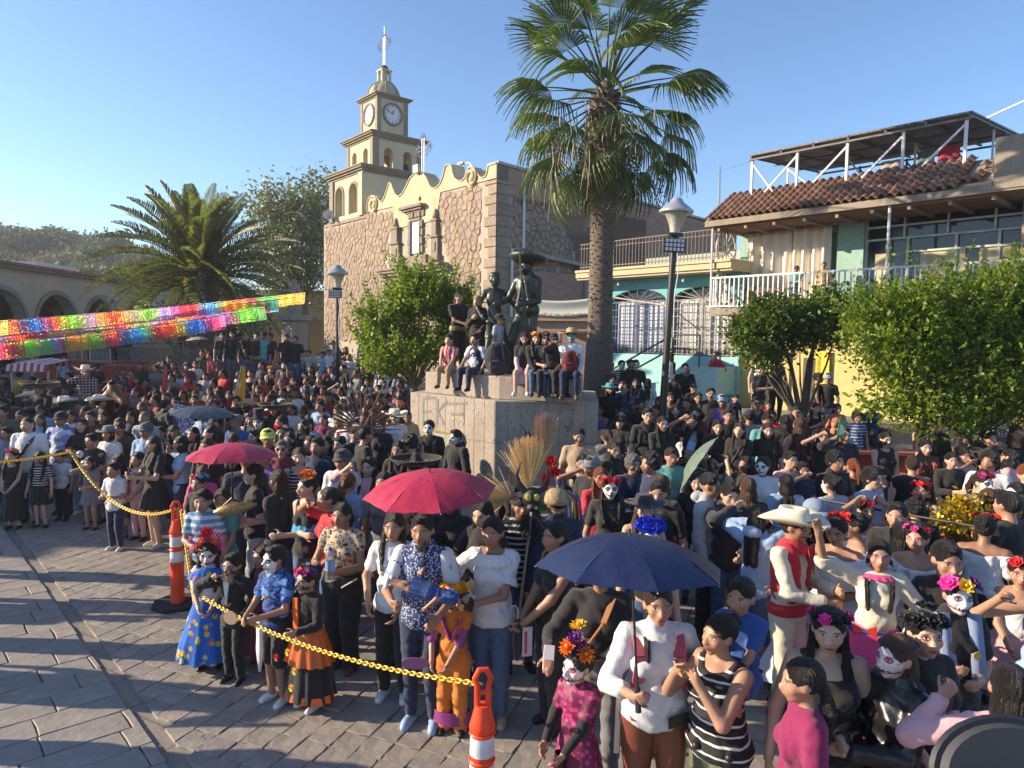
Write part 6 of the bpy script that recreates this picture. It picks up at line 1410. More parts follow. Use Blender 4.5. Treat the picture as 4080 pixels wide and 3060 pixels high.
def person(x=None,y=None,kind='w',top='tee',tc='blk',bot='jeans',bc='den',hair='long',hc='k',face='n',skin='n',pose='down',yaw=0,hy=None,hp=0,h=None,w=1.0,hat=None,hatc=None,label=None,group=None,res=.0088,at=None,
           sit=False,shoe='blk',sleeves=None,topmat=None,botmat=None,skirtz=.30,flare=.15,flw=None,flwp='crown',flws=.32,flwk=0,hands=None,lean=0,curl=.5,glasses=None,z=None,skamp=.06,tiers=0,loose=0,Yd=None,sitw=None,low=False,shoes=True):
 sex='m' if kind in 'mb' else 'f'; age=1.0 if kind in 'mw' else .0 if not isinstance(kind,tuple) else .5
 if kind in 'bg': age=.35 if (h or HGT[kind])>1.25 else .0
 h=h or HGT[kind]
 if hy is None: hy=random.choice((-12,0,10)) if label is None else 0
 if at is None:
  p=stand(x,y,h)
  if z is not None:
   if Yd: p=at_depth(x,y,Yd); p.z-=h
   else: p=at_z(x,y,z+h); p.z=z
 else: p=Vector(at)
 t=empty('person',p,rad(yaw),label,'person',group,scale=h); t['label']=label or ''
 bk=(sex,age,w,pose,hy,hp,sit,lean,hands,sitw,K_tuple(curl)); K=cached(('K',)+bk,lambda:skel(sex,age,w,pose,hy,hp,sit,lean,hands,sitw))
 link('body',cached(('B',res)+bk,lambda:body_mesh(K,res,curl)),t,SKINS[face],SK[skin])
 if top: link('top',cached(('T',top,res,loose)+bk,lambda:top_mesh(K,res*1.12,top,loose)),t,topmat or CLOTH,CL[tc])
 if sleeves: link('sleeves',cached(('S',res)+bk,lambda:tomesh('sleeves',*grow(limb(K,.007,1.93),res,.01))),t,CLOTH if not isinstance(sleeves,bpy.types.Material) else sleeves,CL.get(sleeves,(1,1,1)) if isinstance(sleeves,str) else None)
 if bot in('skirt','dress'):
  o=link('skirt',cached(('SK',skirtz,flare,skamp,tiers)+bk,lambda:skirt_mesh(K,skirtz,flare,amp=skamp,tiers=tiers)),t,botmat or CLOTH,CL[bc])
 elif bot: link('trousers' if 'short' not in bot else 'shorts',cached(('L',bot,res)+bk,lambda:leg_mesh(K,res*1.12,bot)),t,botmat or CLOTH,CL[bc])
 if shoes and not low: [link('shoe',cached(('F',i)+bk,lambda:tomesh('shoe',*grow(feet(K,.004)[2*i:2*i+2],.007,.01))),t,PAINT,CL[shoe]) for i in (0,1)]
 hh=K['hh']; M=Matrix.Translation(K['head'].tolist())@Matrix(K['hR'].tolist()).to_4x4()@Matrix.Scale(hh,4)
 def hp_(o): o.matrix_local=M; return o
 ho=None
 if hair: ho=hp_(link('hair',cached(('H',hair),lambda:hair_mesh(hair)),t,HAIRM,HC[hc]))
 if hat:
  cols={'cowboy':(.66,.60,.46),'sombrero':(.02,.015,.015),'straw':(.42,.28,.13),'cap':(.02,.02,.025),'tophat':(.02,.018,.018),'fedora':(.03,.025,.03),'visor':(.3,.26,.2)}
  hp_(link('hat',cached(('HAT',hat),lambda:hat_mesh(hat)),t,STRAW if hat in('straw','cowboy') else CLOTH,hatc or cols[hat]))
  if hat=='cowboy': b=MB(); b.lathe([(.935,.44),(.945,.50),(.925,.56)],32,(0,.12,0),lambda i,a,r,z:(r*(1-.10*math.cos(2*a)),z),1,1.12,close=False); hp_(link('hat_band',cached('hb',lambda:b.me('hat_band')),t,IRON))
  if hat=='sombrero':
   def trim():
    b=MB()
    for k in range(56): a=2*PI*k/56; b.ball((2.93*math.cos(a),.12+2.93*math.sin(a),1.14),.10,5,3,sz=.6)
    for k in range(16): a=2*PI*k/16; b.ball((2.2*math.cos(a),.12+2.2*math.sin(a),.54),.22,6,3,sz=.25)
    return b.me('trim')
   hp_(link('hat_embroidery',cached('st',trim),t,plain_once('gold_thread',(.42,.33,.10),.5,.3)))
 if flw:
  e=empty('x'); bpy.data.objects.remove(e); f=flowers(t,flw,flwp,flws,flwk); f.matrix_local=M
 if glasses:
  g=MB()
  for s in (-1,1): g.tube([(s*.30+.2*math.cos(a),-.90,.03+.15*math.sin(a)) for a in np.linspace(0,2*PI,13)],.025,4,cap=False)
  g.tube([(-.1,-.92,.05),(.1,-.92,.05)],.02,4)
  if glasses=='sun':
   for s in (-1,1): g.prism([(s*.30+.21*math.cos(a),.03+.16*math.sin(a)) for a in np.linspace(0,2*PI,12,endpoint=False)],-.93,-.90)
  hp_(link('sunglasses' if glasses=='sun' else 'glasses',cached(('gl',glasses),lambda:g.me('glasses')),t,IRON))
 t['_hp']=0; del t['_hp']
 r=dict(t=t,K=K,h=h,M=M,p=p,yaw=yaw,px=(x,y)); PEOPLE.append(r); return r
def K_tuple(c): return c
_pl={}
def plain_once(name,c,rough,metal=0):
 if name not in _pl: _pl[name]=plain(name,c,rough,metal)
 return _pl[name]
def wpt(r,lx,ly,lz):
 """world point of a point in the person's own frame (height = 1)"""
 a=rad(r['yaw']); x,y,z_=lx*r['h'],ly*r['h'],lz*r['h']; return Vector(r['p'])+Vector((x*math.cos(a)-y*math.sin(a),x*math.sin(a)+y*math.cos(a),z_))
def hpt(r,i):
 K=r['K']; d=(K['W%d'%i]-K['E%d'%i]); d=d/np.linalg.norm(d); q=K['W%d'%i]+d*.045; return wpt(r,*q)
# PATTERNED CLOTHS
def patt(name,base,spots,rough=.85,bump=.3):
 """spots: list of (colour, voronoi scale, radius, seed)"""
 t=NT(name,rough); c=base; x=None
 for col,scl,r,sd in spots:
  v=t.n('TexVoronoi'); v.inputs['Scale'].default_value=scl; t.put(v.inputs['Vector'],t.map(t.co(),loc=(sd,sd,sd))); c=t.mix(t.M('LESS_THAN',t.M('ADD',v.outputs['Distance'],t.M('MULTIPLY',t.noise(scl*4,2),.12)),r),c,col)
 c=t.mix(1,c,t.ramp(t.noise(5,3),[(.3,(.8,.8,.8)),(.7,(1.1,1.1,1.1))]),'MULTIPLY'); t.col(c); t.bump(t.noise(9,4),bump,.01); return t.m
def stripes(name,cols,axis=2,scale=30,thr=.6,wav=.3,rough=.85):
 t=NT(name,rough); p=t.sep(t.co())[axis]; s=t.M('SINE',t.M('ADD',t.M('MULTIPLY',p,scale),t.M('MULTIPLY',t.noise(4,2),wav*6))); t.col(t.mix(t.M('GREATER_THAN',s,thr),cols[0],cols[1])); t.bump(t.noise(9,4),.3,.01); return t.m
BLUEFL=patt('blue_floral_cloth',(.015,.12,.50),[((.62,.45,.03),14,.36,0),((.55,.15,.12),15,.30,3),((.03,.20,.10),19,.24,5)])
LEOP=NT('leopard_cloth',.85); v=LEOP.n('TexVoronoi'); v.inputs['Scale'].default_value=44; LEOP.put(v.inputs['Vector'],LEOP.co()); d=LEOP.M('ADD',v.outputs['Distance'],LEOP.M('MULTIPLY',LEOP.noise(60,2),.25)); LEOP.col(LEOP.mix(LEOP.M('MULTIPLY',LEOP.M('GREATER_THAN',d,.36),LEOP.M('LESS_THAN',d,.56)),(.48,.36,.25),(.035,.02,.015))); LEOP=LEOP.m
def camo(name,cols,sc_=5):
 t=NT(name,.85); t.col(t.ramp(t.noise(sc_,3,.5,vec=t.map(t.co(),(1,1,2))),[(0,cols[0]),(.44,cols[1]),(.50,cols[2]),(.57,cols[3] if len(cols)>3 else cols[0])],'CONSTANT')); t.bump(t.noise(8,4),.4,.02); return t.m
BCAMO=camo('blue_camo_cloth',[(.02,.05,.2),(.03,.12,.42),(.015,.03,.12),(.10,.25,.60)],11); WCAMO=camo('pale_blue_sky_print',[(.20,.25,.5),(.45,.50,.66),(.6,.62,.68),(.12,.15,.35)],5)
STRP=stripes('black_white_stripe_cloth',((.012,.012,.013),(.6,.6,.6)),2,170,.80,.02); PSTR=stripes('pink_stripe_knit',((.60,.30,.33),(.62,.55,.55)),2,330,.0,.02); NSTR=stripes('navy_stripe_cloth',((.02,.025,.05),(.5,.5,.5)),2,260,.75,.02)
BPOLO=stripes('blue_white_striped_cloth',((.10,.25,.42),(.55,.56,.55)),2,120,.1,.02)
PLAID=NT('plaid_cloth',.85); a,b,c_=PLAID.sep(PLAID.co()); m_=PLAID.M('MAXIMUM',PLAID.M('SINE',PLAID.M('MULTIPLY',a,170)),PLAID.M('SINE',PLAID.M('MULTIPLY',c_,170))); PLAID.col(PLAID.mix(PLAID.M('GREATER_THAN',m_,.85),(.05,.02,.04),(.5,.42,.45))); PLAID=PLAID.m
BPLAID=stripes('blue_plaid_cloth',((.05,.09,.25),(.5,.55,.6)),2,150,.7,.0); WPLAID=stripes('grey_check_cloth',((.45,.45,.47),(.04,.04,.05)),0,260,.3,.02)
NAVPAT=patt('navy_print_cloth',(.03,.05,.16),[((.50,.53,.58),95,.44,0)]); PINKPAT=patt('pink_rose_cloth',(.16,.01,.05),[((.55,.03,.20),30,.42,0),((.10,.01,.03),46,.16,2)],.6)
DOTS=patt('white_dot_cloth',(.012,.012,.014),[((.6,.6,.6),20,.22,1)]); FLOR=patt('dark_floral_cloth',(.025,.02,.03),[((.55,.35,.36),22,.38,1)]); GOLDB=patt('gold_and_black_belt',(.012,.011,.01),[((.75,.48,.03),55,.46,0)],.5); REDFL=patt('red_print_cloth',(.45,.02,.03),[((.6,.5,.5),45,.16,1)])
MAGTRIM=patt('magenta_sequin_trim',(.25,.04,.18),[((.6,.3,.5),90,.25,1)],.3); SKEL=stripes('rib_print_cloth',((.012,.012,.013),(.6,.6,.6)),2,200,.45,.05); BDOT=patt('blue_lace_cloth',(.04,.08,.24),[((.35,.42,.55),50,.22,1)])
BACKP=plain('backpack_black',(.015,.016,.022),.6);
BL={'A':(0,1400,.4823),'B':(800,1300,.42194),'C':(2200,1400,.45208),'D':(3100,1400,.48228),'E':(3400,1900,.69887),'F':(2800,1900,.6993),'G':(2000,1900,.6993),'H':(1200,1800,.7595),'I':(600,1700,.7233),'J':(1600,900,.54249),'K':(1600,1500,.42194),'Q':(0,700,.6329)}
def q(b,x,y): o=BL[b]; return (o[0]+o[2]*x,o[1]+o[2]*y)
def pp(b,x,y,**k): a=q(b,x,y); return person(a[0],a[1],**k)
def belt(r,mat=GOLDB,z0=.515,z1=.575):
 K=r['K']; w=K['w']; m=MB(); m.lathe([(.097*w+.022,z0),(.094*w+.024,(z0+z1)/2),(.088*w+.022,z1)],28,(0,.004,0),None,1,.76,close=False); return link('sash',m.me('sash',True),r['t'],mat)
def ruffle(r,z,r0,r1,drop,mat,col=None,name='ruffle',waves=14,sy=.72,dy=-.0):
 def wv(i,a,rr,zz): t=i/6; return rr*(1+.07*t*math.sin(waves*a)),zz
 m=MB(); m.lathe([(r0+(r1-r0)*(i/6)**.6,z-drop*i/6) for i in range(7)],60,(0,dy,0),wv,1,sy,close=False); return link(name,m.me(name,True),r['t'],mat,CL.get(col,None) if col else None)
def child(r,name,mb,mat,col=None,head=False,smooth=True):
 o=link(name,mb.me(name,smooth),r['t'],mat,col)
 if head: o.matrix_local=r['M']
 return o
def strap(r,side=1,mat=BACKP,wd=.012,name='strap'):
 K=r['K']; m=MB(); y=-.066-.006;
 m.tube([K['neck']+v3(side*.05,.01,-.006),K['chest']+v3(side*.035,-.062*K['w']**.5-.016,.055),K['waist']+v3(-side*.05*K['w'],-.07*K['w'],.0),K['pelvis']+v3(-side*.09*K['w'],-.03,.03)],wd*.6,6); return link(name,m.me(name,True),r['t'],mat)
def backstraps(r,mat=BACKP,bag=True):
 K=r['K'];
 for s in (-1,1):
  m=MB(); pts=[K['neck']+v3(s*.055,.04,-.02),K['neck']+v3(s*.058,-.01,-.02),K['chest']+v3(s*.062,-.060*K['w']**.6-.016,.045),K['chest']+v3(s*.070,-.060*K['w']**.6-.014,-.03),K['chest']+v3(s*.088*K['w']**.5,-.015,-.09)]
  for a,b in zip(pts[:-1],pts[1:]): m.bar(a,b,.030,.010)
  link('backpack_strap',m.me('backpack_strap'),r['t'],mat)
 if bag:
  m=MB(); m.ball((0,.115,.68),.1,12,8,sx=.9,sy=.55,sz=1.25); link('backpack',m.me('backpack',True),r['t'],mat)
def phone(r,i=1,col=(.02,.02,.025),label='black smartphone held by a spectator',rz=0,tilt=.9,back=False):
 p=hpt(r,i); o=empty('smartphone',p,rad(r['yaw'])+rz,label,'phone'); m=MB(); m.box((-.034,-.004,-.04),(.034,.004,.10)); c=m.build('case',PAINT,o,col,bevel=.003); c.rotation_euler=(-tilt,0,0)
 m=MB(); m.box((-.030,.0042,-.035),(.030,.0052,.095)); c2=m.build('screen',plain_once('phone_screen',(.02,.03,.05),.1),o); c2.rotation_euler=(-tilt,0,0)
 return o
def tshirt_text(r,body,size,z,mat,y=None,x=0,name='lettering'):
 K=r['K']; y=y if y is not None else -.074*K['w']**.7; return sign_text(body,size,(x,y,z),(PI/2,0,0),mat,r['t'],ext=.0008,name=name)
def umbrella(apex,hand,R,col,label,tilt=(0,0),under=None,spin=0,n=8,depth=.30,mat=None):
 a=Vector(apex); h=Vector(hand); ax=(a-h).normalized(); t=empty('umbrella',h,0,label,'umbrella')
 Q=Vector((0,0,1)).rotation_difference((ax+Vector((tilt[0],tilt[1],0))).normalized()); L=(a-h)
 mt=mat or SATIN; sa=Q.to_matrix().to_4x4()
 for k in range(n):
  a0=spin+2*PI*k/n; a1=spin+2*PI*(k+1)/n; V=[];F=[];m_=8;w_=6
  for i in range(m_+1):
   s=i/m_
   for j in range(w_+1):
    u=j/w_; an=a0+(a1-a0)*u; sag=1-.075*4*u*(1-u)*s; rr=R*s*sag; z=-depth*R*(s**2.0)*1.0-.05*R*4*u*(1-u)*s*0+.012*R*math.sin(u*25+k*3)*s*math.sin(s*9+k)
    V.append((rr*math.cos(an),rr*math.sin(an),z))
  F=np.array([(i*(w_+1)+j,i*(w_+1)+j+1,(i+1)*(w_+1)+j+1,(i+1)*(w_+1)+j) for i in range(m_) for j in range(w_)])
  o=link('canopy_panel',mk('canopy_panel',V,F,True),t,mt,col); o.matrix_local=Matrix.Translation(L)@sa
  m=MB(); m.tube([(R*s*math.cos(a0),R*s*math.sin(a0),-depth*R*s*s-.008) for s in (.02,.25,.5,.75,1.0)],.0035,4); m.tube([(.01*math.cos(a0),.01*math.sin(a0),-R*.55),(.5*R*math.cos(a0),.5*R*math.sin(a0),-depth*R*.25-.01)],.003,4); o=link('rib',m.me('rib'),t,SILV); o.matrix_local=Matrix.Translation(L)@sa
 m=MB(); m.tube([(0,0,0),L,L+ax*.03],.007,7); m.build('shaft',plain_once('umbrella_shaft',(.05,.05,.055),.4,.5),t,smooth=True); m=MB(); m.tube([-ax*.07,ax*.06],.016,8); m.build('handle',BACKP,t,smooth=True)
 return t
# THE FRONT ROWS, ONE BY ONE
random.seed(12)
R_=.0082
r=pp('I',318,640,kind='g',h=1.15,top='tee',tc='wht',bot='dress',hair='long',hc='b',face='c',skin='l',pose='clasp',yaw=12,hp=6,botmat=BLUEFL,bc='blu',flare=.235,skirtz=.10,tiers=2,res=R_,label='small girl in blue flowered ruffle dress with pink fan headdress and white face')
ruffle(r,.81,.075,.15,.085,BLUEFL);
m=MB()
for k in range(19): a=rad(-20+220*k/18); m.tube([(.2*math.cos(a),.1,.9+.2*math.sin(a)),(1.75*math.cos(a),.0,.95+1.55*math.sin(a))],.045,5,r2=.02)
child(r,'fan_spikes',m,PETAL,(.75,.03,.20),True); f=flowers(r['t'],['pink','org','mag','org','red'],'top',.46,2); f.matrix_local=r['M']
o=link('flower',FL[0],f,PETAL,FC['red'],loc=(0,-.1,1.9),scale=.6,rot=(1.0,0,0))
GIRL=r
r=pp('I',455,702,kind='b',h=1.13,top='jacket',tc='blk',bot='pants',bc='blk',face='d',skin='n',hair='short',pose='mouth',yaw=-15,hands=((-.09,-.13,.84),(.12,-.06,.55)),res=R_,label='small boy in black suit and white shirt front lifting a hand to his painted face')
m=MB(); m.prism([(-.022,.80),(.022,.80),(.0,.62)],-.092,-.078); child(r,'shirt_front',m,CLOTH,CL['wht'],smooth=False)
r=pp('I',620,668,kind='g',h=1.10,top='tee',tc='mar',bot='dress',bc='mar',flare=.20,skirtz=.12,tiers=4,skamp=.12,hair='long',pose='down',yaw=-30,flw=['red','red'],flwp='left',flws=.5,res=R_,label='little girl in dark red ruffled dress half hidden behind the skull faced boy')
r=pp('I',690,668,kind='b',h=1.30,top='polo',tc='blu',topmat=BCAMO,bot='bshorts',bc='blk',shoe='wht',hair='short',face='s',skin='c',pose='one',yaw=-28,hy=-18,hands=((-.07,-.17,.60),(.03,-.15,.60)),res=R_,label='boy with skull painted face in blue camouflage shirt black shorts and high top sneakers')
m=MB(); m.lathe([(.004,.0),(.03,-.02),(.024,-.12),(.03,-.2),(.012,-.34)],12,(-.02,-.118,.58),lambda i,a,rr,z:(rr*(1+.3*math.sin(5*a)),z),1,.3); child(r,'white_cloth',m,CLOTH,CL['wht'])
p=hpt(r,0); m=MB(); m.tube([(0,0,0),(-.05,-.01,-.01)],.004,5); m2=MB(); m2.prism([(.065*math.cos(a)-.12,.055*math.sin(a)) for a in np.linspace(0,6.28,16,endpoint=False)],-.004,.004); o=empty('paddle_fan',p,-.3,'tan cardboard paddle fan in the skull faced boy hand','fan'); m.build('stick',STRAW,o,(.4,.3,.2)); m2.build('paddle',STRAW,o,(.38,.25,.17))
r=pp('I',872,775,kind='g',h=1.16,top='long',tc='blk',bot='dress',bc='blk',flare=.19,skirtz=.10,hair='bun',face='d',skin='n',pose='one',yaw=-35,hy=-10,hands=((-.22,-.13,.76),(.06,-.15,.60)),shoe='wht',res=R_,label='girl in orange tulle over black dress pointing left with pink and purple flower crown')
ruffle(r,.60,.085,.20,.25,SATIN,None,'tulle_skirt').color=(.50,.10,.01,1); ruffle(r,.14,.186,.194,.05,SATIN,None,'orange_hem').color=(.75,.12,.01,1)
m=MB(); m.bar((-.05,-.075,.79),(-.03,-.085,.58),.05,.012); child(r,'orange_sash',m,SATIN,(.75,.12,.01),smooth=False); f=flowers(r['t'],['yel','red','pink','mag','pur'],'crown',.40); f.matrix_local=r['M']
for k,(x,z) in enumerate(((.02,.47),(.09,.36),(-.1,.40),(.03,.22))): link('flower',FL[0],r['t'],PETAL,FC['yel' if k%2 else 'red'] if k else FC['yel'],loc=(x,-.19 if z>.3 else -.17,z),rot=(1.4,0,0),scale=.028)
r=pp('I',1058,430,kind='w',h=1.52,w=1.15,top='crop',tc='tan',topmat=LEOP,bot='wide',bc='blk2',hair='pony',skin='d',pose='one',yaw=-15,hands=((-.08,-.16,.68),(.06,-.17,.655)),res=R_,shoe='brn',label='teenage girl in leopard print crop top and black trousers holding a water bottle')
m=MB(); m.bar((.04,-.09,.53),(.12,-.05,.58),.018,.006); child(r,'belt_strap',m,CLOTH,CL['wht'],smooth=False)
def bottle(p,label,tilt=0,s=1,cap=(.02,.08,.5)):
 o=empty('water_bottle',p,0,label,'bottle',scale=s); o.rotation_euler=(0,tilt,0); m=MB(); m.lathe([(.033,-.10),(.036,-.09),(.034,0),(.036,.06),(.022,.11),(.013,.125)],14); m.build('bottle_body',BOTM,o,smooth=True); m=MB(); m.lathe([(.015,.125),(.015,.145)],10); m.build('cap',PAINT,o,cap); m=MB(); m.lathe([(.0368,-.02),(.0368,.05)],14,close=False); m.build('bottle_label',PAINT,o,(.2,.35,.6)); return o
BOTM=NT('clear_plastic',.08); BOTM.col((.8,.85,.9)); BOTM.b.inputs['Transmission Weight'].default_value=.85; BOTM.b.inputs['IOR'].default_value=1.2; BOTM=BOTM.m
bottle(hpt(r,1)+Vector((0,-.02,.05)),'clear water bottle with blue cap held by the leopard top girl',s=1.15)
r=pp('I',985,338,kind='w',h=1.55,top='tee',tc='red',topmat=REDFL,hair='pony',hc='b',pose='shadel',yaw=-60,hands=((-.06,-.12,.90),(.13,-.1,.55)),skin='c',label='young woman in red printed blouse with raised arm and ponytail')
r=pp('I',868,272,kind='w',h=1.6,top='tank',tc='blk',hair='bun',pose='fold',yaw=-20,hy=-25,face='l',skin='l',label='woman in black vest and blue scarf wearing large orange flower headpiece'); f=flowers(r['t'],['org','org','org'],'top',.62); f.matrix_local=r['M']; ruffle(r,.82,.05,.11,.20,SATIN,None,'scarf').color=(.03,.30,.55,1)
r=pp('I',575,212,kind='w',h=1.58,top='tee',tc='blk',bot='jeans',bc='lgry',hair='longback',pose='holdl',yaw=-70,hands=((-.10,-.16,.74),(.1,-.1,.6)),skin='l',shoe='blk2',label='woman with very long straight black hair holding the small red umbrella')
UH=hpt(r,0); umbrella(at_depth(925,1765,UH.y+.05),at_depth(925,1962,UH.y),.50,(.42,.02,.055),'crimson umbrella with a thin white shaft, higher and farther of the two red umbrellas',tilt=(.02,-.08))
r=pp('I',705,238,kind='w',h=1.60,top='tee',tc='blk',hair='longback',hc='b',pose='fold',yaw=-120,label='woman from behind with long reddish brown hair under the small red umbrella')
o=empty('embroidered_clutch',hpt(r,0)+Vector((-.12,-.1,.14)),.2,'gold embroidered fan shaped clutch above the boy in striped polo','handbag'); m=MB(); m.lathe([(.01,-.18),(.05,-.12),(.07,0),(.05,.14),(.015,.24)],10,(0,0,0)); ob=m.build('clutch_body',plain('gold_brocade',(.34,.22,.08),.4,.5,.4,40),o,smooth=True); ob.rotation_euler=(0,1.4,0); m=MB(); m.tube([(-.1,0,.02),(0,-.02,.12),(.12,0,.03)],.008,5); m.build('clutch_handle',IRON,o)
r=pp('I',290,350,kind='b',h=1.38,top='polo',tc='lbl',topmat=BPOLO,bot='bshorts',bc='blk2',hair='fade',hc='k',pose='one',yaw=5,skin='n',res=.0085,label='boy in blue and white striped polo behind the blue dress girl')
r=pp('I',395,345,kind='g',h=1.36,top='tee',tc='tea',hair='pony',hc='b',pose='clasp',yaw=8,skin='n',res=.0085,label='girl in teal tee beside the boy in striped polo')
r=pp('I',272,262,kind='g',h=1.36,top='tee',tc='blk',hair='bun',pose='one',yaw=-10,face='g',flw=['red','org','pink','lbl','lbl'],label='girl with small red and blue flower headband above the striped polo boy')
r=pp('I',1090,262,kind='w',h=1.45,top='tee',tc='lbl',hair='pony',hc='r',yaw=150,pose='down',label='child with auburn ponytail seen from behind left of the red umbrella')
r=pp('H',490,322,kind='w',h=1.56,top='tee',tc='wht',bot='pants',bc='blk',shoe='wht',hair='long',hc='b',pose='down',yaw=-5,hands=((-.12,-.07,.54),(.06,-.13,.53)),skin='n',res=R_,label='woman in white tee with grey script and black trousers under the front red umbrella')
TG=plain('text_grey',(.35,.35,.36),.8); tshirt_text(r,'follow',.042,.735,TG,-.0905); tshirt_text(r,'your',.038,.69,TG,-.085,.02)
BODW=r
r=pp('H',640,330,kind='m',h=1.66,top='polo',tc='wht',topmat=NAVPAT,bot='jeans',bc='nvy',shoe='lbl',hair='short',face='m',skin='c',pose='both',yaw=-8,hp=4,hands=((-.09,-.19,.66),(.12,-.17,.60)),res=R_,label='man in navy and white patterned polo carrying a baby in his arms')
[link('white_sleeve',tomesh('sl',*grow(limb(r['K'],.013,.66,side=i),.009,.01)),r['t'],CLOTH,CL['wht']) for i in (0,1)]; ruffle(r,.855,.040,.052,.035,CLOTH,'blk','collar',0)
bp_=wpt(r,-.12,-.19,.60); rb=person(kind='g',h=.66,at=bp_,top='tee',tc='blu',topmat=BDOT,bot='dress',bc='blu',botmat=BDOT,flare=.13,skirtz=.30,hair='short',hc='b',skin='n',pose='down',shoe='wht',hands=((-.17,-.08,.55),(.17,-.08,.55)),label='baby in blue lace dress lying across the man arms with bows in its hair')
rb['t'].rotation_euler=(1.25,.1,0); rb['t'].rotation_euler=Euler((rad(100),rad(0),rad(75))); rb['t'].location=at_depth(1545,2310,bp_.y)
r=pp('H',800,705,kind='g',h=1.16,top='tee',tc='org',bot='wide',bc='org',hair='short',face='d',skin='n',pose='clasp',yaw=-6,hands=((-.12,-.10,.52),(.0,-.15,.53)),res=R_,label='little girl in orange tunic and trousers with marigold flower crown')
f=flowers(r['t'],['org','yel','org','org','yel','org','yel'],'crown',.50,2); f.matrix_local=r['M']
ruffle(r,.155,.118,.125,.085,MAGTRIM,None,'hem_trim',3,.5); m=MB()
for s in (-1,1): m.bar((s*.06,-.068,.80),(0,-.085,.66),.045,.01)
child(r,'neck_trim',m,MAGTRIM,smooth=False)
for i in (0,1): link('cuff_trim',tomesh('cf',*grow([('c',r['K']['S%d'%i]*.5+r['K']['E%d'%i]*.5,r['K']['E%d'%i],.037,.038)],.008,.01)),r['t'],MAGTRIM)
p=hpt(r,0); o=empty('hand_fan',p,0,'mauve paddle fan held by the marigold crown girl','fan'); m=MB(); m.prism([(-.12+.10*math.cos(a),.03+.045*math.sin(a)) for a in np.linspace(0,6.28,16,endpoint=False)],-.004,.004); m.build('paddle',PAINT,o,(.25,.10,.22)); m=MB(); m.tube([(0,0,0),(-.05,0,.02)],.006,5); m.build('stick',PAINT,o,(.25,.10,.22))
r=pp('H',1008,352,kind='w',h=1.62,w=1.05,top='blouse',tc='wht',bot='jeans',bc='den',hair='lowpony',skin='c',pose='holdl',yaw=-12,hy=-6,hands=((-.27,-.13,.76),(-.03,-.18,.645)),shoe='tan',res=R_,label='woman in white ruffled blouse and blue jeans holding the front red umbrella')
ruffle(r,.835,.078,.115,.05,CLOTH,'wht','neck_ruffle',20,.75)
for s in (-1,1):
 m=MB(); m.lathe([(.043,.0),(.056,-.035)],24,(0,0,0),lambda i,a,rr,z:(rr*(1+.1*i*math.sin(9*a)),z),close=False); o=child(r,'sleeve_ruffle',m,CLOTH,CL['wht']); i=0 if s<0 else 1; c=r['K']['S%d'%i]*.5+r['K']['E%d'%i]*.5; o.location=c.tolist(); o.rotation_euler=Vector((r['K']['S%d'%i]-r['K']['E%d'%i]).tolist()).to_track_quat('Z','Y').to_euler()
for x,z in ((-.062,.30),(.055,.27)): m=MB(); m.ball((x,-.034,z),.03,10,6,sy=.3,sz=.5); child(r,'torn_knee',m,CLOTH,(.5,.45,.42))
phone(r,1,(.5,.5,.52),'white smartphone in the hand of the white blouse woman',tilt=1.0)
hp1=hpt(r,0); umbrella(at_depth(1712,1882,hp1.y+.02),hp1,.50,(.42,.02,.055),'crimson umbrella in the front row held by the white blouse woman, with crumpled panels',tilt=(-.1,-.12),spin=.25)
r=pp('H',958,262,kind='w',h=1.6,top='tee',tc='blk',hair='long',pose='photo',yaw=-30,hp=12,skin='l',face='l',hands=((-.16,-.18,.66),(.1,-.1,.6)),label='woman with wavy black hair looking down at a pink phone behind the white blouse woman'); phone(r,0,(.5,.15,.18),'pink smartphone held up behind the front red umbrella',tilt=.3)
r=pp('G',318,262,kind='w',h=1.62,w=1.2,top='tank',tc='blk',bot='wide',bc='blk2',hair='longback',skin='c',pose='clasp',yaw=-62,hands=((-.02,-.17,.56),(.0,-.19,.52)),res=R_,label='woman in profile with long black hair and hands crossed over a folded umbrella')
p=hpt(r,0); o=empty('folded_umbrella',p,0,'folded black umbrella hanging from the hands of the woman in profile','umbrella'); m=MB(); m.lathe([(.012,.05),(.035,0),(.04,-.1),(.032,-.2),(.01,-.27)],12,(0,0,0),lambda i,a,rr,z:(rr*(1+.2*math.sin(5*a)),z)); m.build('folded_canopy',CLOTH,o,CL['blk2'],smooth=True); m=MB(); m.tube([(0,0,.05),(0,0,.12),(-.02,0,.15),(-.05,0,.14)],.008,6); m.build('handle',SILV,o,smooth=True)
o=empty('leaflet',p+Vector((.07,-.03,-.08)),.3,'white and pink folded leaflet beside the folded umbrella','leaflet'); m=MB(); m.box((-.035,-.003,-.14),(.04,.003,.08)); m.build('paper',PAINT,o,(.55,.5,.52)); m=MB(); m.box((-.02,-.0045,-.12),(.0,-.0032,.05)); m.build('pink_print',PAINT,o,(.5,.05,.1));
r=pp('G',565,445,kind='w',h=1.62,w=1.15,top='croplong',tc='blk',bot='jeans',bc='gry',hair='pony',skin='c',pose='one',yaw=-10,hands=((-.17,-.16,.64),(.02,-.14,.50)),res=R_,label='woman in black crop top with tan crossbody strap behind the navy umbrella')
m=MB(); K=r['K']; pts=[K['neck']+v3(.06,-.01,-.01),K['chest']+v3(.02,-.115,.03),K['waist']+v3(-.05,-.112,.04),K['waist']+v3(-.11,-.04,-.02)]
for a,b in zip(pts[:-1],pts[1:]): m.bar(a,b,.022,.006)
child(r,'tan_strap',m,CLOTH,(.38,.16,.05),smooth=False); phone(r,0,(.5,.45,.5),'pale phone held by the woman with the tan strap',tilt=.6)
pass
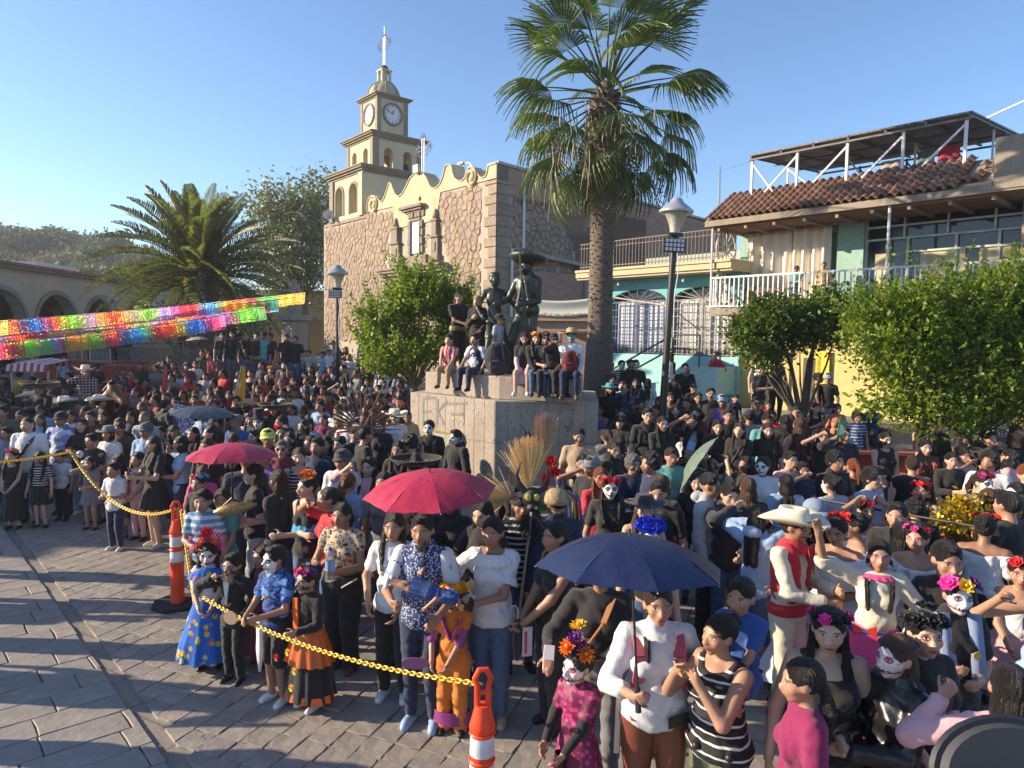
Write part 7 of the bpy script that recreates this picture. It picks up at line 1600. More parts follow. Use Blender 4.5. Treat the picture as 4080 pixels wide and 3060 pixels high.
r=pp('G',440,985,kind='g',h=1.18,top='tee',tc='pnk',topmat=PINKPAT,bot='dress',bc='pnk',botmat=PINKPAT,flare=.20,skirtz=.06,hair='bun',face='c',skin='n',pose='both',yaw=-42,hy=-12,sleeves='blk',hands=((-.10,-.13,.53),(.03,-.17,.50)),res=R_,label='small girl in magenta dress with white catrina face and tall orange flower headdress')
f=flowers(r['t'],['org','pur','org','yel'],'top',.62,2); f.matrix_local=r['M']; link('flower',FL[2],f,PETAL,FC['org'],loc=(-.1,-.6,1.2),rot=(.9,0,0),scale=.6); link('flower',FL[2],f,PETAL,FC['pur'],loc=(.15,-.3,1.7),rot=(.5,0,0),scale=.55); link('flower',FL[2],f,PETAL,FC['yel'],loc=(-.1,.1,2.2),rot=(.3,0,0),scale=.55)
m=MB(); m.lathe([(.05,.0),(.075,-.15),(.085,-.40)],16,(-.02,-.115,.50),None,.5,.5,close=False); child(r,'black_panel',m,SATIN,(.012,.012,.013))
W_=pp('G',890,612,kind='w',h=1.60,w=1.36,top='turtle',tc='wht',bot='leggings',bc='brn',hair='braid1',hc='b',skin='n',pose='holdl',yaw=0,hands=((-.105,-.19,.685),(.17,-.03,.50)),res=.0075,curl=.9,botmat=plain('brown_leather',(.17,.055,.03),.3,0,.15,6,.3),label='large woman in white turtleneck and brown leather leggings holding the navy umbrella')
r=W_; K=r['K']
for s in (-1,1):
 m=MB(); pts=[K['neck']+v3(s*.065,.03,-.015),K['neck']+v3(s*.072,-.03,-.028),K['chest']+v3(s*.068,-.079,.03),K['chest']+v3(s*.076,-.078,-.06),K['chest']+v3(s*.098,-.03,-.11)]
 for a,b in zip(pts[:-1],pts[1:]): m.bar(a,b,.042,.012)
 child(r,'pink_backpack_strap',m,patt('pink_strap_print',(.50,.09,.14),[((.6,.55,.5),60,.2,1)]) if s<0 else bpy.data.materials['pink_strap_print'],smooth=False)
m=MB(); m.box((-.035,-.004,-.07),(.035,.004,.07)); o=m.build('waist_phone',PAINT,None,(.012,.012,.014),bevel=.004); o.location=wpt(r,.062,-.112,.555); o.rotation_euler=(-.15,1.45,.2); tag(o,'black phone tucked in the waistband of the white turtleneck woman','phone');
m=MB(); m.box((-.012,-.0065,.02),(-.0,-.0045,.05));
hp1=hpt(r,0); umbrella(at_depth(2510,2130,hp1.y+.10),hp1,.505,(.012,.02,.07),'navy blue umbrella held over the white turtleneck woman',tilt=(.08,-.02),spin=.1,depth=.34)
m=MB(); a=wpt(r,-.13,.0,.62); m.bar(a,at_depth(2455,3000,a.y-.05),.03,.006); o=m.build('cream_strap',CLOTH,None,(.55,.42,.3)); tag(o,'long cream cloth strap hanging beside the white turtleneck woman','strap')
r=pp('F',110,800,kind='w',h=1.52,w=1.22,top='tank',tc='blk',topmat=STRP,bot='leggings',bc='olv',hair='bun',skin='n',pose='clasp',yaw=-58,hy=-8,hands=((-.06,-.15,.80),(.03,-.15,.80)),res=R_,label='older woman in black and white striped top in profile carrying a boy on her shoulders')
CAR=r; sp_=wpt(r,0,.03,.80); hp0=q('F',225,580)
kh=1.12; rb=person(kind='b',h=kh,at=(0,0,0),top='tee',tc='blu',bot='shorts',bc='blu',hair='fade',skin='n',pose='clasp',yaw=-38,hy=-5,sit=True,hands=((-.06,-.20,.56),(.04,-.20,.56)),res=R_,label='small boy in blue shirt and shorts riding on the shoulders of the striped top woman')
tp=at_depth(hp0[0],hp0[1],r['p'].y+.16); rb['t'].location=(tp.x,tp.y,tp.z-kh); rb['p']=rb['t'].location.copy()
r=pp('F',515,205,kind='m',h=1.66,top='long',tc='cream',bot='pants',bc='cream',hair='short',face='t',skin='c',pose='both',yaw=42,hy=8,hands=((-.03,-.18,.62),(.05,-.19,.66)),hat='cowboy',shoe='brn',res=R_,label='dancer in cream shirt red vest and neckerchief with a big cream cowboy hat')
for s in (-1,1): link('vest',tomesh('v',*grow([('e',r['K']['chest']+v3(s*.055,.0,.0),(.05,.074,.13)),('e',r['K']['waist']+v3(s*.045,.0,.03),(.05,.074,.10))],.009,.01)),r['t'],CLOTH,(.42,.015,.025))
ruffle(r,.875,.035,.085,.06,CLOTH,'red','neckerchief',3,.9); belt(r,CLOTH,.52,.575).color=(.42,.015,.025,1); m=MB(); m.add([(-.03,-.09,.86),(.05,-.09,.86),(.0,-.115,.72),(0,-.085,.80)],[(0,1,3),(0,3,2),(1,2,3)]); child(r,'scarf_point',m,CLOTH,(.42,.015,.025),smooth=False)
m=MB(); m.lathe([(.07,.82),(.085,.70),(.06,.56)],16,(0,.045,0),None,1,.5); child(r,'red_cape',m,CLOTH,(.42,.015,.025))
r=pp('F',770,235,kind='w',h=1.58,w=1.25,top='off',tc='wht',bot='skirt',bc='wht',flare=.36,skirtz=.12,hair='bun',face='r',skin='n',pose='one',yaw=-42,hp=8,hands=((-.22,-.14,.60),(.02,-.16,.60)),flw=['red','red','red','red'],flws=.36,flwp='back',res=R_,label='dancer in white off shoulder ruffled dress with red roses in her bun looking down'); ruffle(r,.80,.13,.175,.14,CLOTH,'wht','bodice_ruffle',16)
phone(r,1,(.45,.2,.15),'reddish phone in the hand of the white dress dancer',tilt=1.1)
r=pp('E',150,368,kind='w',h=1.56,top='puff',tc='cream',bot='skirt',bc='pnk',flare=.28,skirtz=.14,hair='braids',face='k',skin='n',pose='wave',yaw=-20,hands=((-.27,-.10,1.02),(.12,-.1,.6)),curl=.12,res=R_,label='dancer with long black braids in cream blouse and pink skirt waving her raised hand'); belt(r,SATIN,.53,.585).color=(.01,.05,.25,1); ruffle(r,.22,.262,.270,.06,CLOTH,'wht','lace_hem')
ruffle(r,.84,.05,.085,.02,CLOTH,'pnk','red_neck_trim')
for s in (-1,1): m=MB(); m.add([(0,0,0),(s*.05,-.01,.03),(s*.05,-.01,-.03)],[(0,1,2)]); o=child(r,'hair_bow',m,SATIN,(.5,.03,.02),smooth=False); o.location=(-.06,-.12,.60)
r=pp('F',720,775,kind='w',h=1.60,w=1.25,top='strap',tc='blk',bot='wide',bc='blk',hair='long',face='g',skin='l',pose='down',yaw=-14,hp=5,hy=-8,flw=['mag','blk','pink','blk','blk','mag'],flws=.34,res=R_,label='woman with long black hair, silver face paint and dark rose crown in black strap top')
r=pp('F',590,1052,kind='w',h=1.50,w=1.0,top='tee',tc='mag',bot='jeans',bc='den',hair='lowpony',skin='n',pose='down',yaw=-100,hp=6,res=R_,label='girl in magenta tee seen from behind with low black ponytail tied by a beaded band')
r=pp('E',400,800,kind='w',h=1.58,top='tee',tc='blk',bot='pants',bc='blk',hair='longback',face='r',skin='l',pose='clasp',yaw=6,hy=-10,hp=-6,flw=['blk']*7,flws=.48,res=R_,label='woman with red lips and dark eye makeup wearing a crown of large black roses'); link('flower',FL[0],r['t'],PETAL,FC['blk'],loc=(0,-.01,1.02),scale=.04)
r=pp('E',262,925,kind='w',h=1.52,top='jacket',tc='blk',topmat=LEATHER,bot='pants',bc='blk',hair='longback',hc='l',face='c',skin='l',pose='clasp',yaw=-75,hands=((-.02,-.19,.66),(.03,-.19,.64)),res=R_,label='woman in glossy black leather jacket with brown hair and a pink rose'); f=flowers(r['t'],['lpk'],'left',.42); f.matrix_local=r['M']
r=pp('E',590,582,kind='w',h=1.56,top='polo',tc='blk',bot='pants',bc='blk',hair='short',face='p',skin='n',pose='one',yaw=-6,hands=((-.10,-.13,.68),(.03,-.14,.64)),flw=['pink','yel','pur'],flws=.55,res=R_,label='person with violet catrina face and pink and yellow flowers wearing black polo')
m=MB();
for s in (-1,1): m.bar((s*.06,-.02,.86),(s*.05,-.11,.62),.05,.02)
child(r,'grey_shawl',m,CLOTH,(.20,.25,.38)); m=MB(); m.prism([(.045+.014*math.cos(a),.72+.016*math.sin(a)) for a in np.linspace(0,6.28,12,endpoint=False)],-.092,-.088); child(r,'gold_badge',m,plain_once('gold_badge',(.5,.35,.05),.4,.3),None,smooth=False)
pp('E',532,378,kind='b',h=1.58,top='tee',tc='blk',bot='jeans',hair='short',skin='n',pose='down',yaw=-5,hp=10,label='boy with straight black fringe in black baseball shirt behind the violet catrina')
r=pp('E',905,1118,kind='w',h=1.56,top='long',tc='lpnk',bot='jeans',hair='longback',skin='n',pose='shadel',yaw=160,hands=((-.13,-.03,.50),(.16,-.06,.84)),curl=1.0,res=R_,label='woman seen from behind at right edge with parted black hair and pale pink sleeve')
pp('E',375,275,kind='w',h=1.58,top='off',tc='wht',bot='skirt',bc='wht',hair='bun',face='k',pose='down',yaw=-48,flw=['pink','pink','red'],flws=.30,skin='n',label='dancer in white blouse with small pink flowers in her bun behind the waving dancer')
pp('E',755,222,kind='w',h=1.58,w=1.2,top='off',tc='wht',bot='skirt',bc='blk',hair='bun',pose='down',yaw=140,flw=['red','red','red'],flws=.42,skin='d',label='dancer in white ruffled blouse seen from behind with red roses on a black bun')
pp('E',70,128,kind='w',h=1.50,top='off',tc='wht',bot='skirt',bc='cream',hair='bun',face='r',pose='upboth',yaw=0,flw=['red','red','red'],flws=.36,skin='n',label='dancer fixing red flowers in her hair with both raised hands')
pp('E',255,150,kind='m',h=1.62,top='tee',tc='blk',hair='short',pose='down',yaw=-40,skin='n',label='man with black hair and dark face mask beside the dancer with raised hands')
pp('E',960,470,kind='g',h=1.40,top='off',tc='wht',bot='dress',bc='lpnk',flare=.3,hair='pony',face='k',pose='clasp',yaw=-30,flw=['red','red'],flws=.5,skin='n',label='girl in white tulle blouse with red roses at the right edge of the picture')
r=person(4200,2250,kind='w',h=1.60,top='tank',tc='lbl',hair='long',hc='l',pose='shadel',yaw=-25,hands=((-.20,-.12,.86),(.13,-.05,.55)),skin='n',label='woman at the right edge bending her bare arm across')
r=pp('F',150,42,kind='m',h=1.62,top='hood',tc='blk2',hair='short',hc='k',pose='mouth',yaw=10,hp=12,skin='l',label='young man in black jacket with hand on chin behind the cowboy hat dancer')
r=pp('F',35,-15,kind='m',h=1.68,top='hood',tc='lgry',bot='pants',bc='blk2',hair='fade',pose='down',yaw=60,skin='n',label='young man in pale grey hooded sweatshirt facing right')
pp('F',262,8,kind='w',h=1.58,top='tee',tc='blk',hair='longback',hc='l',pose='down',yaw=170,label='woman with wavy brown hair seen from behind next to the grey hoodie man')
pp('F',320,168,kind='w',h=1.56,top='hood',tc='lbl',hair='longback',pose='upboth',yaw=130,hands=((-.02,-.14,.90),(.10,-.1,.86)),label='person in pale blue sweater raising both hands left of the cowboy hat dancer')
pp('F',478,-10,kind='w',h=1.5,top='jacket',tc='lbl',hair='longback',hc='k',pose='down',yaw=175,label='woman with straight black hair and denim jacket seen from behind above the cowboy hat')
pp('F',640,135,kind='b',h=1.5,top='tee',tc='blk',hat='cap',hatc=(.22,.28,.38),pose='down',yaw=20,label='boy in blue grey cap right of the cowboy hat dancer')
r=pp('F',1130,370-100,kind='w',h=1.5,top='long',tc='mar',hair='longback',pose='down',yaw=160,label='dancer with wine red shawl behind the waving dancer')
def sheaf(m,base,d,L,n,sp,rg,r=.004):
 base=Vector(base); d=Vector(d).normalized()
 for k in range(n):
  dd=(d+Vector((rg.gauss(0,sp),rg.gauss(0,sp*.5),rg.gauss(0,sp)))).normalized(); l=L*rg.uniform(.7,1.08); m.tube([base+dd*L*.05,base+dd*l],r,3,r2=r*.6,cap=False)
rg=random.Random(3)
r=pp('K',1130,1110,kind='m',h=1.62,top='tee',tc='blk',topmat=SKEL,hair='short',pose='holdr',yaw=10,skin='d',label='performer in dark costume with wheat fan headdress and beaded headband')
m=MB(); c=wpt(r,-.05,.03,.97); sheaf(m,c,(-1,.1,-.05),.34,240,.30,rg,.003); o=tag(m.build('wheat_fan',STRAW,None,(.62,.44,.2),fix=False),'sideways sheaf of dry wheat worn on the performer head','headdress')
m=MB(); m.lathe([(.85,.15),(.88,.45),(.82,.5)],24,(0,.12,0),None,1,1.1,close=False); child(r,'headband',m,patt('beaded_band',(.02,.02,.02),[((.4,.04,.03),3,.3,1)]),None,True)
c=at_depth(*q('K',1205,1075),r['p'].y-.02); t=empty('wheat_headdress',c,0,'tall bundle of golden wheat and pink tipped straw rising behind the horned mask','headdress'); m=MB(); sheaf(m,(0,0,0),(-.05,0,1),.46,420,.20,rg,.0035); m.build('golden_wheat',STRAW,t,(.80,.56,.24),fix=False); m=MB(); sheaf(m,(.06,.06,.12),(.14,0,1),.50,320,.12,rg,.0035); m.build('brown_straw',STRAW,t,(.45,.29,.16),fix=False); m=MB(); sheaf(m,(.10,.05,.38),(.06,0,1),.30,110,.15,rg,.004); m.build('pink_tips',STRAW,t,(.50,.28,.22),fix=False)
hm=at_depth(*q('K',1235,1150),r['p'].y-.25); t=empty('horned_mask_staff',hm,0,'black horned carved mask with yellow eyes mounted on a wooden staff','mask')
m=MB(); m.ball((0,0,0),.085,14,10,sy=.7,sz=1.15); m.ball((0,-.04,-.07),.05,10,8,sz=.8); m.build('mask_face',plain('black_carved',(.018,.014,.012),.4,0,.4,30,.6),t,smooth=True)
for s in (-1,1): m=MB(); m.tube([(s*.05,0,.05),(s*.11,0,.10),(s*.14,0,.20),(s*.10,0,.32)],[.03,.026,.018,.003],8); m.build('horn',bpy.data.materials['black_carved'],t,smooth=True); m=MB(); m.ball((s*.035,-.058,.02),.026,10,6,sy=.4,sz=1.2); m.build('mask_eye',PAINT,t,(.45,.42,.05))
m=MB(); m.box((-.04,-.082,-.075),(.04,-.07,-.055)); m.build('teeth',PAINT,t,(.5,.48,.4)); m=MB(); m.tube([(0,0,-.08),(-.10,-.05,-1.0)],.012,7); m.build('staff',STRAW,t,(.35,.27,.2)); m=MB(); sheaf(m,(0,.02,-.12),(0,0,-1),.25,160,.5,rg,.004); m.build('black_feathers',PETAL,t,(.015,.015,.016),fix=False)
r=pp('K',1465,1090,kind='m',h=1.66,top='jacket',tc='nvy',hair='bald',pose='down',yaw=-150,skin='n',label='performer with woven straw cap and long coloured ribbons seen from behind')
m=MB(); m.lathe([(.05,1.22),(.45,1.15),(.75,.85),(.88,.40),(.90,.05)],24,(0,.12,0),None,1,1.08); child(r,'woven_cap',m,plain('woven_straw',(.36,.27,.15),.8,0,.35,5,.9),None,True)
for k,cl in enumerate(((.62,.38,.42),(.05,.35,.62),(.62,.48,.05),(.55,.04,.03),(.12,.10,.4))): m=MB(); x=-.55-.16*k; m.tube([(x*.6,.3+.1*k,1.0),(x*1.3,.6+.1*k,.2),(x*1.5-.1*k,.5,-1.4-.2*k)],.10,4); child(r,'ribbon',m,SATIN,cl,True)
m=MB(); t=empty('flower_arch',at_depth(*q('K',1410,800),r['p'].y+.3),0,'staff with red crepe flowers and green leaves beside the wheat headdress','decoration')
for k,(x,z) in enumerate(((0,0),(.03,-.10),(-.05,-.17),(.0,-.30),(.08,-.38),(.05,-.50))): link('flower',FL[2],t,PETAL,FC['red'],loc=(x,0,z),rot=(1.2,0,.3*k),scale=.07)
m.add([(-.12,0,-.42),(.02,-.01,-.38),(.05,0,-.45),(-.1,0,-.47)],[(0,1,2,3)]); m.build('leaf',PETAL,t,(.02,.22,.03),fix=False); m=MB(); m.tube([(.02,.01,-.05),(.12,.01,-.45)],.008,5); m.build('stick',WHITEM,t)
pp('K',1110,790,kind='m',h=1.70,top='jacket',tc='blk',hair='long',hat='tophat',hatc=(.06,.055,.055),pose='down',yaw=140,label='person in a grey black top hat in front of the monument corner')
r=pp('G',842,262,kind='w',h=1.55,top='cropt',tc='blk',hair='longback',face='s',skin='l',pose='down',yaw=0,hp=10,label='woman with white skull face under a big bright blue flower headpiece'); f=flowers(r['t'],['blu']*5,'crown',.55,2); f.matrix_local=r['M']
for k in range(4): link('flower',FL[2],f,PETAL,FC['blu'],loc=(-.55+.36*k,-.1,1.05+.08*(k%2)),rot=(.4,0,k),scale=.58)
r=pp('G',812,118,kind='w',h=1.58,top='tank',tc='blk',hair='long',hc='l',skin='l',pose='down',yaw=0,hat='fedora',label='woman in wide black hat with silver butterflies above the blue flower headpiece')
for k,(x,z) in enumerate(((-1.2,.1),(0,.35),(.7,.0))):
 m=MB(); m.add([(x,-1.1,z),(x-.45,-1.0,z+.25),(x-.5,-1.0,z-.1),(x+.45,-1.0,z+.25),(x+.5,-1.0,z-.1)],[(0,1,2),(0,4,3)]); child(r,'butterfly',m,plain_once('butterfly_grey',(.35,.38,.42),.2,.3),None,True,False)
# ON THE MONUMENT
def sedge(px):
 for Y in np.arange(11.5,15,.02):
  X=at_depth(px,1450,Y).x; a,b=(L2,C2_) if X<C2_.x else (C2_,R2); t=(X-a.x)/(b.x-a.x); ye=a.y+(b.y-a.y)*t
  if Y>=ye: return ye
 return 13
def sitter(b,x,y,zseat,label,kind='w',h=1.5,**k):
 """sitting on a ledge of height zseat with the head top at the picture point"""
 hx,hy_=q(b,x,y); sex='m' if kind in 'mb' else 'f'
 seat=(.515-.03*(0 if kind in 'mw' else .65))-.045; ztop=zseat+(1-seat)*h; Ym=sedge(hx)+.14*h; p=at_depth(hx,hy_,Ym); return person(kind=kind,h=h,at=(p.x,p.y,zseat-seat*h),sit=True,label=label,**k)
sitter('J',350,820,2.285,'boy in red and white football shirt sitting at the left end of the monument',kind='b',h=1.36,top='polo',tc='red',topmat=stripes('red_white_jersey',((.45,.05,.07),(.6,.45,.45)),0,110,.3,.02),bot='pants',bc='tan',shoe='blk2',hair='short',pose='clasp',yaw=-15,hands=((-.06,-.20,.50),(.05,-.20,.52)),skin='l')
sitter('J',545,835,2.285,'boy in navy school vest and white shirt sitting second from left on the monument',kind='b',h=1.42,w=1.15,top='tee',tc='wht',bot='pants',bc='nvy',shoe='blk',hair='short',pose='clasp',yaw=-35,hp=10,hands=((-.12,-.18,.52),(.12,-.05,.50)),skin='n')
link('vest',tomesh('v2',*grow(torso(PEOPLE[-1]['K'],.013)[:3],.010,.01)),PEOPLE[-1]['t'],CLOTH,CL['nvy'])
SK_PINK=sitter('J',905,780,2.285,'curly haired girl in black tee, pink striped sleeves and pink skirt sitting on the monument',kind='w',h=1.52,top='tee',tc='blk',bot='shorts',bc='lpnk',shoe='wht',hair='curlylong',face='k',pose='clasp',yaw=-8,hp=22,hy=8,hands=((-.05,-.17,.53),(.05,-.17,.53)),sleeves=PSTR,skin='l')
m=MB(); m.box((-.115,-.24,.475),(.115,.06,.50));
rr=SK_PINK; m=MB(); m.prism([(-.13,.40),(.13,.40),(.115,.505),(-.115,.505)],-.235,.06); child(rr,'pink_skirt',m,CLOTH,CL['lpnk'],smooth=False)
r=sitter('J',990,775,2.285,'girl with red yellow and purple flower crown sitting beside the curly haired girl',kind='w',h=1.52,top='long',tc='blk',bot='jeans',bc='den',shoe='blk',hair='long',hc='b',face='g',pose='clasp',yaw=5,flw=['red','yel','org','red','pur'],flws=.45,hands=((-.03,-.18,.53),(.08,-.17,.53)),skin='l'); o=empty('book',hpt(r,0)+Vector((.08,-.05,.02)),0,'white notebook on the lap of the flower crown girl on the monument','book'); m=MB(); m.box((-.12,-.08,0),(.12,.08,.02)); m.build('cover',PAINT,o,(.5,.5,.5))
sitter('J',1115,790,2.285,'person in black cap and dark glasses beside the flower crown girl on the monument',kind='m',h=1.5,top='long',tc='blk',bot='pants',bc='blk',hair='short',hat='cap',pose='mouth',yaw=20,glasses='sun',skin='n')
sitter('J',1060,775,2.285,'curly haired person in sunglasses sitting behind the flower crown girl',kind='m',h=1.52,top='tee',tc='blk',bot='pants',bc='blk',hair='curly',pose='one',yaw=0,glasses='sun')
sitter('J',1250,800,2.285,'man with teal painted face and straw hat sitting at the monument right end',kind='m',h=1.66,top='long',tc='wht',bot='jeans',bc='nvy',shoe='brn',hair='short',face='b',hat='straw',pose='chest',yaw=-8,hands=((.03,-.16,.70),(.08,-.15,.52)),skin='n')
p=PEOPLE[-1];
def pack(loc,label,col,s=1,rz=0,name='backpack'):
 o=empty(name,loc,rz,label,'backpack',scale=s); m=MB(); m.ball((0,0,.24),.2,16,10,sx=.95,sy=.6,sz=1.2); m.build('bag_body',CLOTH,o,col,smooth=True); m=MB(); m.ball((0,-.09,.14),.13,14,8,sx=1.05,sy=.5,sz=.8); m.build('front_pocket',CLOTH,o,tuple(c*1.3 for c in col),smooth=True)
 for s_ in (-1,1): m=MB(); m.tube([(s_*.08,-.11,.02),(s_*.09,-.15,.25),(s_*.06,-.08,.45)],.012,5); m.build('strap',CLOTH,o,col)
 return o
pack(wpt(p,0,-.17,.53),'black and red backpack hugged by the straw hat man on the monument',(.12,.012,.015),.85)
pq=at_depth(*q('J',705,1050),sedge(q('J',705,0)[0])+.12); pack((pq.x,pq.y+.05,2.285),'large black backpack resting on the monument between the schoolboy and the curly haired girl',(.014,.016,.024),1.3)
pz=lambda b,x,y,z,h:at_z(*q(b,x,y),z+h)
def onmon(b,x,y,label,h,**k): p=at_depth(*q(b,x,y),sedge(q(b,x,y)[0])+.85); return person(kind=k.pop('kind','m'),h=h,at=(p.x,p.y,2.285),label=label,**k)
r=onmon('J',418,440,'young man in black with yellow patterned sash standing on the left of the monument',1.60,top='tee',tc='blk',bot='pants',bc='blk',hair='pony',pose='both',yaw=35,skin='n',hands=((.0,-.17,.60),(.04,-.17,.62))); belt(r)
r['t'].location.z=2.285
onmon('J',560,482,'smiling blond woman in black standing beside the bronze statue',1.52,kind='w',top='long',tc='blk',bot='pants',bc='blk',hair='bangs',hc='y',pose='chest',yaw=-20,skin='l',face='l')
r=onmon('J',715,745,'youth in white and black cap crouching behind the statue legs',1.15,kind='b',top='tee',tc='lgry',hair='short',hat='cap',pose='down',yaw=60)
tshirt_text(r,'TS',.05,.7,IRON,-.10)
# BRONZE STATUE
BRZ=NT('dark_bronze',.42,.55); BRZ.col(BRZ.ramp(BRZ.noise(6,6,.65),[(.3,(.035,.042,.036)),(.6,(.075,.08,.065)),(.8,(.13,.14,.11))])); BRZ.bump(BRZ.noise(18,5),.4,.01); BRZ=BRZ.m
sc0=at_depth(*q('J',895,860),13.75); st_=empty('bronze_statue',(sc0.x+.05,13.75,2.285),0,'dark bronze statue of a rifleman in sombrero with a bare chested companion','statue')
hS=2.24
def bronze(K,prims,name,h,loc,yaw,k=.014,res=.0088,post=None,carve=()):
 V,F=grow(prims,res,k,carve,post); o=link(name,tomesh(name,V,F),st_,BRZ); o.location=loc; o.rotation_euler=(0,0,rad(yaw)); o.scale=(h,)*3; return o
K=skel('m',1,.88,hands=((-.10,-.22,.66),(.03,-.15,.60)),hy=-25); K['K1']=v3(.055,-.02,.275); K['K0']=v3(-.09,-.12,.30); K['A0']=v3(-.10,-.05,.04); K['A1']=v3(.07,.05,.04)
K['W0']=v3(-.20,-.16,.60); K['E0'],K['W0']=ik(K['S0'],K['W0'],.178,.152,v3(-.3,.2,-.8)); P,Cv=headp(K)
P+=torso(K,.010)+limb(K,.008,2,2)+feet(K,.006)+hand(K,0,.9)+hand(K,1,1.1)+[('e',K['pelvis']+v3(0,0,.02),(.115,.09,.08)),('c',K['neck']+v3(-.02,0,0),K['neck']+v3(.02,0,0),.042,.042)]
P+=[('c',K['chest']+v3(s*.015,-.075,.06),K['waist']+v3(s*.055,-.075,-.03),.016,.016,.004) for s in (-1,1)]; P+=[('c',K['head']+v3(-.045,-.062,-.035),K['head']+v3(.0,-.07,-.028),.008,.010,.004)]
rifle_man=bronze(K,P,'rifleman_body',hS,(0,0,0),-22,post=lambda D,g:D+wrinkle(g,.0012),carve=Cv)
hm_=hat_mesh('sombrero'); ho=link('sombrero',hm_,st_,BRZ); hh=K['hh']; ho.matrix_local=Matrix.Rotation(rad(-22),4,'Z')@Matrix.Scale(hS,4)@Matrix.Translation(K['head'].tolist())@Matrix(K['hR'].tolist()).to_4x4()@Matrix.Rotation(-.16,4,'X')@Matrix.Scale(hh*.80,4)@Matrix.Scale(1.35,4,(0,0,1))
mw=Matrix.Rotation(rad(-22),4,'Z')@Matrix.Scale(hS,4); a=mw@Vector(K['W1'].tolist())+Vector((.0,-.05,0)); m=MB(); dirv=Vector((-.09,-.03,1)).normalized()
m.tube([a-dirv*.1,a+dirv*1.12],.022,8,r2=.016); m.bar(a-dirv*.62,a-dirv*.25,.15,.05); m.bar(a-dirv*.30,a+dirv*.22,.06,.05); m.tube([a+dirv*1.12,a+dirv*2.0],.008,6,r2=.003); m.build('rifle',BRZ,st_)
K=skel('m',1,.82,lean=-.12,hands=((-.16,-.10,.55),(.22,-.12,.70)),hy=28,hp=-8); K['K0']=v3(-.08,-.20,.36); K['A0']=v3(-.12,-.22,.10); K['K1']=v3(.12,-.06,.27); K['A1']=v3(.10,.06,.04); P,Cv=headp(K); P+=torso(K,0)+limb(K,.0,2,2)+feet(K)+hand(K,0,.6)+hand(K,1,.8)+[('e',K['head']+v3(0,.012,.045),(.055,.062,.035))]
bronze(K,P,'companion_body',1.98,(-.62,.15,0),10,carve=Cv)
K['w']=1; sk=skirt_mesh(K,.36,.12,8,3,0,.1,z0=.56); o=link('loincloth',sk,st_,BRZ); o.location=(-.62,.15,0); o.scale=(1.98,)*3
# RIGHT SIDE, PLANTER ROWS
def row(tbl):
 for ln in tbl.strip().split('\n'):
  f=[s.strip() for s in ln.split('|')];
  a=f[0].split(); kw=eval('dict('+f[1]+')') if f[1] else {}; b,x,y,kind=a[0],float(a[1]),float(a[2]),a[3]
  if len(a)>4: kw.update(hair=a[4])
  if len(a)>5: kw['hc']=a[5]
  if len(a)>6: kw['top']=a[6]
  if len(a)>7: kw['tc']=a[7]
  if len(a)>8: kw['pose']=a[8]
  if len(a)>9: kw['yaw']=float(a[9])
  if len(a)>10: kw['face']=a[10]
  if len(a)>11: kw['skin']=a[11]
  bl=kw.pop('belt',0); ph_=kw.pop('ph',None); bk=kw.pop('bag',0); tx=kw.pop('txt',None); stp=kw.pop('strap',None)
  r=pp(b,x,y,kind=kind,label=f[2] if len(f)>2 else None,**kw)
  if bl: belt(r)
  if ph_: phone(r,ph_[0],label=ph_[1])
  if bk: backstraps(r,BACKP if bk==1 else plain_once('coral_backpack',(.5,.12,.1),.6))
  if tx: tshirt_text(r,*tx)
  if stp: strap(r,stp)
